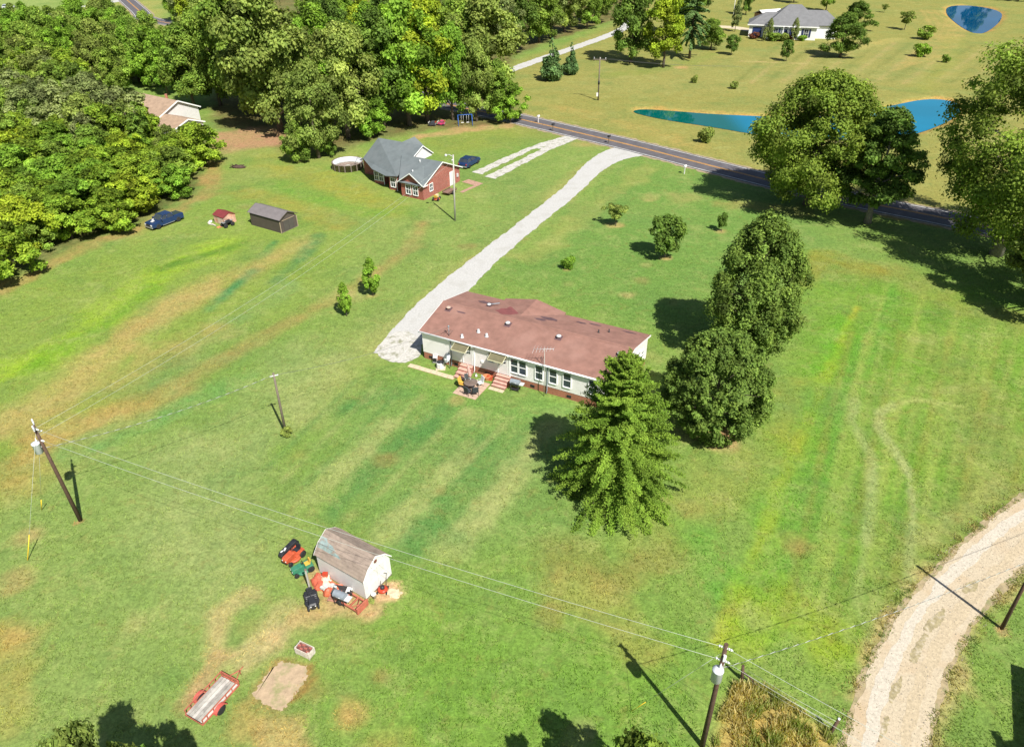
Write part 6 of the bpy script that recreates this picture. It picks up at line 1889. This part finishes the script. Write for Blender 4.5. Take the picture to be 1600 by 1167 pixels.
red_leaf = leaf_mat('reddish_leaf', (.14, .05, .035), (.2, .09, .05)); LEAF['red'] = red_leaf
for (x, y), H_, rs, lf, lb in (((-2.8, -.8), 1.7, 1.3, 'red', 'dark red shrub in front of the far house garage door'), ((2.3, -2.8), 2.2, 1.5, 'mid', 'big round green shrub in front of the far house porch'),
                               ((4.7, -2.6), 2.0, 1.4, 'olive', 'second green shrub right of the big porch shrub'), ((9.7, -1.3), 1.5, 1.3, 'bright', 'bright shrub under the far house right window'),
                               ((6.5, -1.6), 1.4, 1.2, 'red', 'reddish flowering shrub beside the far house porch')):
    plant(shrub, 'garden_shrub', lb, 'shrub', FW(x, y), H_, rs, lf)
for (x, y), H_, lb in (((1.0, -1.4), 5.2, 'slim garden tree before the far house left window'), ((7.6, -2.4), 5.6, 'slim garden tree before the far house porch'), ((-.2, -4.4), 3.4, 'little clipped tree on the lawn left of the porch shrub')):
    plant(col_s, 'garden_tree', lb, 'tree', FW(x, y), H_, .9, 'grey')
e = thing('white_barn', 'white roofed outbuilding behind the far house on the left', 'outbuilding', (77.5, 244, 0), R(20))
mb = MB(); mb.box(0, 7, 0, 5, 0, 3.0); mb.build('wall', M('tan_barn_wall', (.35, .2, .12), .8), e)
mb = MB(); mb.slab([(-.3, -.3, 2.9), (7.3, -.3, 2.9), (7.3, 2.5, 4.0), (-.3, 2.5, 4.0)], .12); mb.slab([(-.3, 5.3, 2.9), (7.3, 5.3, 2.9), (7.3, 2.5, 4.0), (-.3, 2.5, 4.0)], .12); mb.build('roof', white_paint, e)
p1, p2 = G(1128, 42), G(1178, 50)
strip('far_house_drive', [G(1120, 42).xy, G(1150, 44).xy, G(1185, 50).xy], 2.2, .02, concrete, .1, step=2)
p = G(1144, 36)
e = thing('flag_pole', 'thin white pole among the trees left of the far house', 'pole', p)
mb = MB(); mb.tube((0, 0, 0), (0, 0, 9), .1, .07); mb.build('shaft', white_paint, e)
mb = MB(); mb.ball((0, 0, 9.1), .16, 8, 6); mb.build('finial', white_paint, e)
# top left corner: parked car and a bluish roof in the trees
car('far_car', 'pale car parked on the grass in the top left corner', 'car', G(14, 14), R(20), 4.4, 1.8, 1.5, M('silver_paint', (.5, .52, .55), .3), [(-2.1, .3), (2.1, .3), (2.18, .6), (2.0, .85), (1.1, .95), (-1.95, .98), (-2.15, .7)], (-1.9, -1.5, .1, .95, .95, 1.45), (1.3, -1.3), .32)
p = G(66, 92)
e = thing('blue_roof_house', 'pale blue roof glimpsed through the upper left trees', 'house', p, R(30))
mb = MB(); mb.box(0, 9, 0, 7, 0, 4.2); mb.build('wall', sid, e)
mb = MB(); mb.slab([(-.4, -.4, 4.1), (9.4, -.4, 4.1), (9.4, 3.5, 6.2), (-.4, 3.5, 6.2)], .14); mb.slab([(-.4, 7.4, 4.1), (9.4, 7.4, 4.1), (9.4, 3.5, 6.2), (-.4, 3.5, 6.2)], .14); mb.build('roof', M('pale_blue_metal', (.3, .38, .45), .5, .15), e)
e = thing('metal_barn', 'long metal barn standing just past the lower right corner', 'barn', (0, 0, 0))
s_ = G(1581, 1038).xy - SH * 3.4; s2 = G(1590, 1300).xy - SH * 3.4
ang = math.atan2((s2 - s_).y, (s2 - s_).x); e.location = (s_.x, s_.y, 0); e.rotation_euler = (0, 0, ang)
mb = MB(); mb.prism([(0, 0), (7, 0), (7, 3.4), (3.5, 3.9), (0, 3.4)], 0, 12, 'x'); mb.build('wall', courses(M('beige_metal', (.4, .38, .33), .5, .1), 'X', .3, .4), e)
mb = MB(); mb.slab([(-.02, -.05, 3.42), (12.1, -.05, 3.42), (12.1, 3.5, 3.95), (-.02, 3.5, 3.95)], .05); mb.slab([(-.02, 7.05, 3.42), (12.1, 7.05, 3.42), (12.1, 3.5, 3.95), (-.02, 3.5, 3.95)], .05); mb.build('roof', gray_light, e)

# ------------------------------------------------------------------ poles and wires


def lerp(a, b_, f): return Vector(a) + (Vector(b_) - Vector(a)) * f


def pole(name, label, base, top, r0, r1, m, fittings=()):
    e = thing(name, label, 'utility pole', base)
    t_ = Vector(top) - Vector(base)
    mb = MB(); mb.path([(0, 0, -.3), t_ * .5, t_], [r0, (r0 + r1) / 2, r1], 10); sh = mb.build('shaft', m, e)
    return e, t_


def transformer(e, c, side):
    mb = MB(); c = Vector(c) + Vector(side) * .38
    mb.lathe([(.2, -.45), (.26, -.42), (.26, .3), (.28, .32), (.27, .38), (.1, .45), (.01, .46)], 14, c); t_ = mb.build('transformer', M('transformer_grey', (.62, .64, .68), .4, .06) if 'transformer_grey' not in bpy.data.materials else bpy.data.materials['transformer_grey'], e)
    mb = MB(); mb.lathe([(.05, .4), (.09, .45), (.05, .5), (.09, .55), (.04, .62), (.02, .75)], 8, c + Vector((.1, .05, 0))); mb.tube(c - Vector(side) * .38, c, .05); mb.build('bushing', porcelain, t_)


def insulator(e, c, d):
    mb = MB(); d = Vector(d).normalized()
    for k in range(3): mb.tube(Vector(c) + d * (.05 + k * .1), Vector(c) + d * (.11 + k * .1), .07, .05, 8)
    mb.tube(c, Vector(c) + d * .36, .018, n=5); mb.build('insulator', porcelain, e)


def wire(label, a, b_, sag, r=.0095, m=None, n=18, name='power_line', twist=False):
    a, b_ = Vector(a), Vector(b_)
    pts = [lerp(a, b_, k / n) - Vector((0, 0, sag * 4 * (k / n) * (1 - k / n))) for k in range(n + 1)]
    mb = MB(); mb.path(pts, r, 5)
    o = mb.build(name, m or wire_mat); tag(o, label, 'power line')
    if twist:
        mb = MB(); L_ = (b_ - a).length; N = int(L_ / .35)
        q = [lerp(a, b_, k / N) - Vector((0, 0, sag * 4 * (k / N) * (1 - k / N))) for k in range(N + 1)]
        side = (b_ - a).cross(Vector((0, 0, 1))).normalized()
        for k in range(0, N, 2): mb.tube(q[k] + Vector((0, 0, .03)) + side * .02, q[k + 1] + Vector((0, 0, .03)) - side * .02, r * 1.1, n=5)
        mb.build('twisted_strand', wire_mat, o)
    return o


PL, PR = G(126, 813), G(1097, 1165)
TLp, TRp = G(52, 665, 8.7), G(1135, 1006, 8.5)
eL, tL = pole('transformer_pole', 'brown wooden pole with a grey transformer on the left lawn', PL, TLp, .15, .1, pole_wood)
eR, tR = pole('transformer_pole', 'brown wooden pole with a grey transformer at the bottom right', PR, TRp, .15, .1, pole_wood)
side = (TLp - TRp).xy.normalized()
mb = MB(); mb.obox(tL * .985, (.95, .08, .09), (0, 0, R(-60))); mb.build('crossarm', gray_light, eL)
for f in (-.42, .42): insulator(eL, tL * .985 + Vector((f * math.cos(R(-60)), f * math.sin(R(-60)), .05)), (0, 0, 1))
insulator(eL, tL * .97, (TRp - TLp)); insulator(eL, tL * .93, (1, 1.2, 0)); insulator(eL, tL * .86, (TRp - TLp))
transformer(eL, tL * .8, (-.9, -.35, 0)); transformer(eR, tR * .78, (-.6, -.75, 0))
for f in (.97, .86): insulator(eR, tR * f, (TLp - TRp)); insulator(eR, tR * f, (1, -.6, 0))
mb = MB(); mb.tube(tR * .74 + Vector((.1, 0, 0)), tR * .9 + Vector((.12, 0, 0)), .03); mb.obox(tR * .9 + Vector((-.02, -.14, 0)), (.08, .08, .45)); mb.build('fuse_cutout', porcelain, eR)
PM = G(447, 678); TM = G(427, 583, 6.2)
eM, tM = pole('service_pole', 'bare grey wooden pole without transformer in the middle of the left lawn', PM, TM, .11, .08, pole_gray)
insulator(eM, tM * .96, (1, .4, 0)); insulator(eM, tM * .96, (-1, -.5, 0))
PE = G(1565, 982); lean = (G(1600, 915, 3.8) - PE) / 3.8
hE = (G(1437, 887).xy - PE.xy).length * math.tan(SUN_EL) * .97
eE, tE = pole('edge_pole', 'dark wooden pole beside the sandy lane at the right edge', PE, PE + lean * hE, .12, .08, pole_wood)
mb = MB(); mb.lathe([(.1, 0), (.11, .25), (.02, .4)], 8, tE); mb.build('cap', gray_light, eE)
PF = G(711, 345); TF = G(708, 242, 8.8)
eF, tF = pole('pale_pole', 'pale slender light pole standing near the brick house', PF, TF, .13, .09, pole_pale)
mb = MB(); mb.path([tF * .97, tF * .97 + Vector((-.5, .1, .25)), tF * .97 + Vector((-.9, .2, .2))], .035); mb.lathe([(.2, -.1), (.16, .05), (.05, .16)], 10, tF * .97 + Vector((-.95, .2, .15))); mb.build('lamp_arm', gray_light, eF)
insulator(eF, tF * .93, (-.6, -.8, 0))
PP = G(934.5, 157); TP = G(937.5, 90, 8.3)
eP, tP = pole('crossarm_pole', 'utility pole with a crossarm on the far lawn beyond the road', PP, TP, .15, .11, pole_gray)
mb = MB(); mb.obox(tP * .95, (2.6, .14, .16), (0, 0, R(-15))); mb.build('crossarm', pole_gray, eP)
for x in (-1.15, .1, 1.15): insulator(eP, tP * .95 + Vector((x * math.cos(R(-15)), x * math.sin(R(-15)), .08)), (0, 0, 1))
mb = MB(); mb.obox(tP * .14 + Vector((-.25, -.1, 0)), (.35, .2, .7)); mb.build('meter_box', white_paint, eP)
mb = MB(); mb.tube(tP * .38, tP * .46, .2, .2, 8); mb.build('band', black_plastic, eP)
wire('upper bare line from the left transformer pole to the lower right one', PL + tL * .97, PR + tR * .97, .55)
wire('lower bare line from the left transformer pole to the lower right one', PL + tL * .86, PR + tR * .86, .5)
wire('upper bare line from the left transformer pole to the pale light pole', PL + tL * .985 + Vector((.2, -.3, .1)), PF + tF * .98, 1.2, .008)
wire('lower bare line from the left transformer pole to the pale light pole', PL + tL * .9, PF + tF * .92, 1.3, .008)
wire('twisted cable from the left transformer pole to the bare grey pole', PL + tL * .78, PM + tM * .97, .5, .012, wire_dark, twist=True)
wire('drop cable from the bare grey pole to the white home roof edge', PM + tM * .97, HW(2.95, .1, 4.15), .5, .012, wire_dark)
wire('twisted cable from the lower right transformer pole to the lane pole', PR + tR * .78, PE + tE * .96, .4, .012, wire_dark, twist=True)
Q1, Q2 = G(1335, 1122, 8.2), G(1322, 1143, 7.4)
ext = lambda a, q: Vector(a) + (Vector(q) - Vector(a)) * 2.2
wire('upper bare line leaving the lower right pole over the fence corner', PR + tR * .97, ext(PR + tR * .97, Q1), .1)
wire('lower bare line leaving the lower right pole over the fence corner', PR + tR * .86, ext(PR + tR * .86, Q2), .1)
wire('lane cable leaving the lane pole toward the right', PE + tE * .96, PE + tE * .96 + Vector((22, 9, 0)), .3, .012, wire_dark)
for lb, top, (gx_, gy_), yl in (('guy wire with yellow guard nearest the left edge', PL + tL * .95, (43, 876), 1.9), ('short yellow guy guard left of the left transformer pole', PL + tL * .9, (65, 797), 1.3),
                                ('guy wire of the lower right transformer pole', PR + tR * .94, (986, 1111), 1.6)):
    b_ = G(gx_, gy_); d = (Vector(top) - b_).normalized()
    o = wire(lb, b_, top, 0, .009, wire_mat, 2, 'guy_wire')
    mb = MB(); mb.tube(b_ + d * .05, b_ + d * yl, .032 if gx_ < 500 else .018); mb.build('guard', wire_yellow, o)
for a, b_, lb in (((-1.15), 'far line over the road toward the wood from the crossarm pole', 0), ((1.15), 'second far line over the road toward the wood from the crossarm pole', 0)):
    c = PP + tP * .95 + Vector((a * math.cos(R(-15)), a * math.sin(R(-15)), .3))
    wire(b_, c, c + Vector((26, -4.5, -1.0)), .4, .012, wire_dark)

# roadside mailboxes
for (px, py), m_, lb in (((841, 192), white_paint, 'white mailbox post by the road near the wood'), ((864, 205), black_plastic, 'black mailbox beside the road at the grass wheel tracks'),
                         ((951, 224), black_plastic, 'black mailbox beside the road left of the gravel drive mouth'), ((1069, 272), white_paint, 'white marker post on the grass just below the road')):
    p = G(px, py); e = thing('mailbox', lb, 'mailbox', p, R(45))
    mb = MB(); mb.box(-.06, .06, -.06, .06, 0, 1.05); mb.build('post', m_ if m_ is white_paint else pole_gray, e)
    mb = MB(); mb.prism([(-.15, 1.06), (.15, 1.06), (.15, 1.25)] + [(.15 * math.cos(t), 1.25 + .13 * math.sin(t)) for t in np.linspace(.4, 2.74, 5)] + [(-.15, 1.25)], -.28, .28, 'x'); mb.build('box', m_, e)

# fence corner and rank grass at the lower right
fe = thing('wire_fence', 'short old wire fence between two dark posts by the dry weeds', 'fence', (0, 0, 0))
f1, f2 = G(1160, 1062), G(1296, 1146)
for p, dx in ((f1, -.15), (f2, .22)):
    mb = MB(); mb.path([p - Vector((0, 0, .2)), p + Vector((dx, .05, 1.25))], [.1, .085], 9); o = mb.build('fence_post', pole_wood, fe)
    if p is f2: mb = MB(); mb.lathe([(.06, 0), (.08, .05), (.05, .12)], 8, p + Vector((dx, .05, 1.25))); mb.build('insulator', porcelain, o)
mb = MB(); mb.path([f1 + Vector((-.1, 0, .8)), f1 + Vector((.9, -.5, .0))], .06, 7); mb.build('brace', pole_wood, fe)
for z in (.4, .75, 1.1):
    mb = MB(); mb.path([f1 + Vector((-.1, 0, z)), lerp(f1, f2, .5) + Vector((0, 0, z - .06)), f2 + Vector((.15, 0, z))], .008, 5); mb.build('strand', wire_mat, fe)
weed_poly = W2([(1112, 1180), (1120, 1120), (1146, 1066), (1200, 1072), (1290, 1136), (1318, 1170), (1326, 1330), (1095, 1330)])
rgx = np.random.default_rng(9)
P_ = np.array([tuple(p) for p in weed_poly]); lo_, hi_ = P_.min(0), P_.max(0)
pts = rgx.uniform(lo_, hi_, (16000, 2)); sd_ = poly_sd(pts[:, 0], pts[:, 1], weed_poly)
pts = pts[(sd_ < 0) & (value_noise(pts[:, 0], pts[:, 1], .5, 44) > .3)]
n = len(pts); hgt_ = rgx.uniform(.15, .6, n) * (.5 + value_noise(pts[:, 0], pts[:, 1], .9, 45)); th_ = rgx.uniform(0, 6.28, n)
a_ = np.stack([np.cos(th_), np.sin(th_), 0 * th_], 1) * .03; ln_ = np.stack([rgx.normal(0, .25, n), rgx.normal(0, .25, n), np.ones(n)], 1) * hgt_[:, None]
b0 = np.c_[pts, np.zeros(n)]
V_ = np.stack([b0 - a_, b0 + a_, b0 + ln_ * .75 + a_ * .7, b0 + ln_ - a_ * .3], 1).reshape(-1, 3)
tn = np.stack([np.clip(1 + .25 * rgx.normal(size=n), .5, 1.6), np.clip(value_noise(pts[:, 0], pts[:, 1], .8, 46) * 1.2 + .2 * rgx.normal(size=n), 0, 1)], 1)
wm = np_mesh('dry_weeds', V_, np.arange(n * 4).reshape(n, 4), np.repeat(tn, 4, 0)); wm.materials.append(leaf_mat('dry_weed', (.27, .34, .09), (.60, .49, .26), .5))
o = bpy.data.objects.new('dry_weeds', wm); COL.objects.link(o); tag(o, 'rank dry yellow weeds behind the fence corner', 'weeds'); o['kind'] = 'stuff'

# short grass blades, loose stones and verge tufts
rgy = np.random.default_rng(77)


def turf_at(P):
    j = np.clip(np.searchsorted(xs, P[:, 0]), 0, len(xs) - 1); i = np.clip(np.searchsorted(ys, P[:, 1]), 0, len(ys) - 1)
    return base[i, j]


def blades(name, P, h, w, label, cat, col, spread=.5):
    n = len(P); th = rgy.uniform(0, 6.283, n)
    a = np.stack([np.cos(th), np.sin(th), 0 * th], 1) * w; ln = np.stack([rgy.normal(0, spread, n), rgy.normal(0, spread, n), np.ones(n)], 1) * h[:, None]
    b0 = np.c_[P, np.zeros(n)]
    V = np.stack([b0 - a, b0 + a, b0 + ln + a * .5, b0 + ln - a * .5], 1).reshape(-1, 3)
    me = np_mesh(name, V, np.arange(n * 4).reshape(n, 4), np.repeat(col, 4, 0), 'turf')
    me.materials.append(blade_mat); o = bpy.data.objects.new(name, me); COL.objects.link(o); tag(o, label, cat); o['kind'] = 'stuff'; return o


blade_mat, t, b = new_mat('grass_blade'); L = t.links.new
at = node(t, 'ShaderNodeAttribute', attribute_name='turf'); L(at.outputs['Color'], b.inputs['Base Color']); b.inputs['Roughness'].default_value = .7; b.inputs['Specular IOR Level'].default_value = .15
tr = node(t, 'ShaderNodeBsdfTranslucent'); L(at.outputs['Color'], tr.inputs['Color']); mx = node(t, 'ShaderNodeMixShader'); mx.inputs[0].default_value = .4
L(b.outputs[0], mx.inputs[1]); L(tr.outputs[0], mx.inputs[2]); L(mx.outputs[0], t.nodes['Material Output'].inputs['Surface'])
n = 190000
y_ = 17 + 66 * rgy.random(n) ** 1.25; x_ = rgy.uniform(-1, 1, n) * (14 + y_ * .62)
P = np.stack([x_, y_], 1)
lane_d = line_d(P[:, 0], P[:, 1], [tuple(p) for p in resample(LANE, 1.0)])
dirt_d = poly_sd(P[:, 0], P[:, 1], W2([(437, 1034), (481, 1040), (440, 1111), (393, 1087)]))
hl = np.stack([(P[:, 0] + 8.38) * math.cos(HA) + (P[:, 1] - 59.62) * math.sin(HA), -(P[:, 0] + 8.38) * math.sin(HA) + (P[:, 1] - 59.62) * math.cos(HA)], 1)
okm = (lane_d > 2.0) & (dirt_d > .1) & ~((hl[:, 0] > -.8) & (hl[:, 0] < 19.5) & (hl[:, 1] > -3.8) & (hl[:, 1] < 9)) & (value_noise(P[:, 0], P[:, 1], .45, 5) * .6 + value_noise(P[:, 0], P[:, 1], 1.7, 6) * .6 > .5)
okm &= line_d(P[:, 0], P[:, 1], [tuple(p) for p in resample(DRIVE, 1.0)]) > 2.6
P = P[okm]; n = len(P)
col = turf_at(P) * (rgy.uniform(.85, 1.7, n) * (.85 + .5 * value_noise(P[:, 0], P[:, 1], .9, 8)))[:, None] * np.array([.99, 1.0, .86])
blades('lawn_grass', P, rgy.uniform(.05, .13, n), .022, 'short mown grass blades over the near lawn', 'grass', col, .8)
# verge of the lane
LP = [tuple(p) for p in resample(LANE, .5)]; LPn = np.array(LP)
k = rgy.integers(0, len(LPn), 14000); sd = rgy.choice([-1, 1], 14000)
dv = np.gradient(LPn, axis=0); dv /= np.linalg.norm(dv, axis=1, keepdims=True); nv = np.stack([-dv[:, 1], dv[:, 0]], 1)
P = LPn[k] + nv[k] * (sd * (1.75 + np.abs(rgy.normal(.2, .35, 14000))))[:, None] + rgy.normal(0, .15, (14000, 2))
P = P[value_noise(P[:, 0], P[:, 1], .5, 9) > .42]; n = len(P)
mixc = value_noise(P[:, 0], P[:, 1], .8, 10)[:, None]
col = (np.array(alb(110, 140, 60)) * (1 - mixc) + np.array(alb(186, 166, 104)) * mixc) * rgy.uniform(.95, 1.6, n)[:, None]
blades('verge_grass', P, rgy.uniform(.04, .13, n), .025, 'straggling grass along both edges of the sandy lane', 'grass', col, .6)
n = 5200
k = rgy.integers(0, len(LPn), n); P = LPn[k] + nv[k] * np.clip(rgy.normal(0, 1.15, n), -2.3, 2.3)[:, None] + rgy.normal(0, .2, (n, 2))
s0 = rgy.uniform(.012, .035, n) * (1 + (rgy.random(n) > .97))
oc = np.array([(1, 0, 0), (0, 1, 0), (-1, 0, 0), (0, -1, 0), (0, 0, .7)]); V = np.c_[P, np.full(n, .026)][:, None, :] + oc[None] * s0[:, None, None] * rgy.uniform(.7, 1.3, (n, 5, 1))
F = (np.array([(0, 1, 4), (1, 2, 4), (2, 3, 4), (3, 0, 4)])[None] + (np.arange(n) * 5)[:, None, None]).reshape(-1, 3)
me = np_mesh('loose_gravel', V.reshape(-1, 3), F, np.repeat(np.array([.42, .37, .29]) * rgy.uniform(.75, 1.3, n)[:, None], 5, 0), 'turf'); me.materials.append(blade_mat)
o = bpy.data.objects.new('loose_gravel', me); COL.objects.link(o); tag(o, 'loose stones scattered over the sandy lane', 'gravel'); o['kind'] = 'stuff'
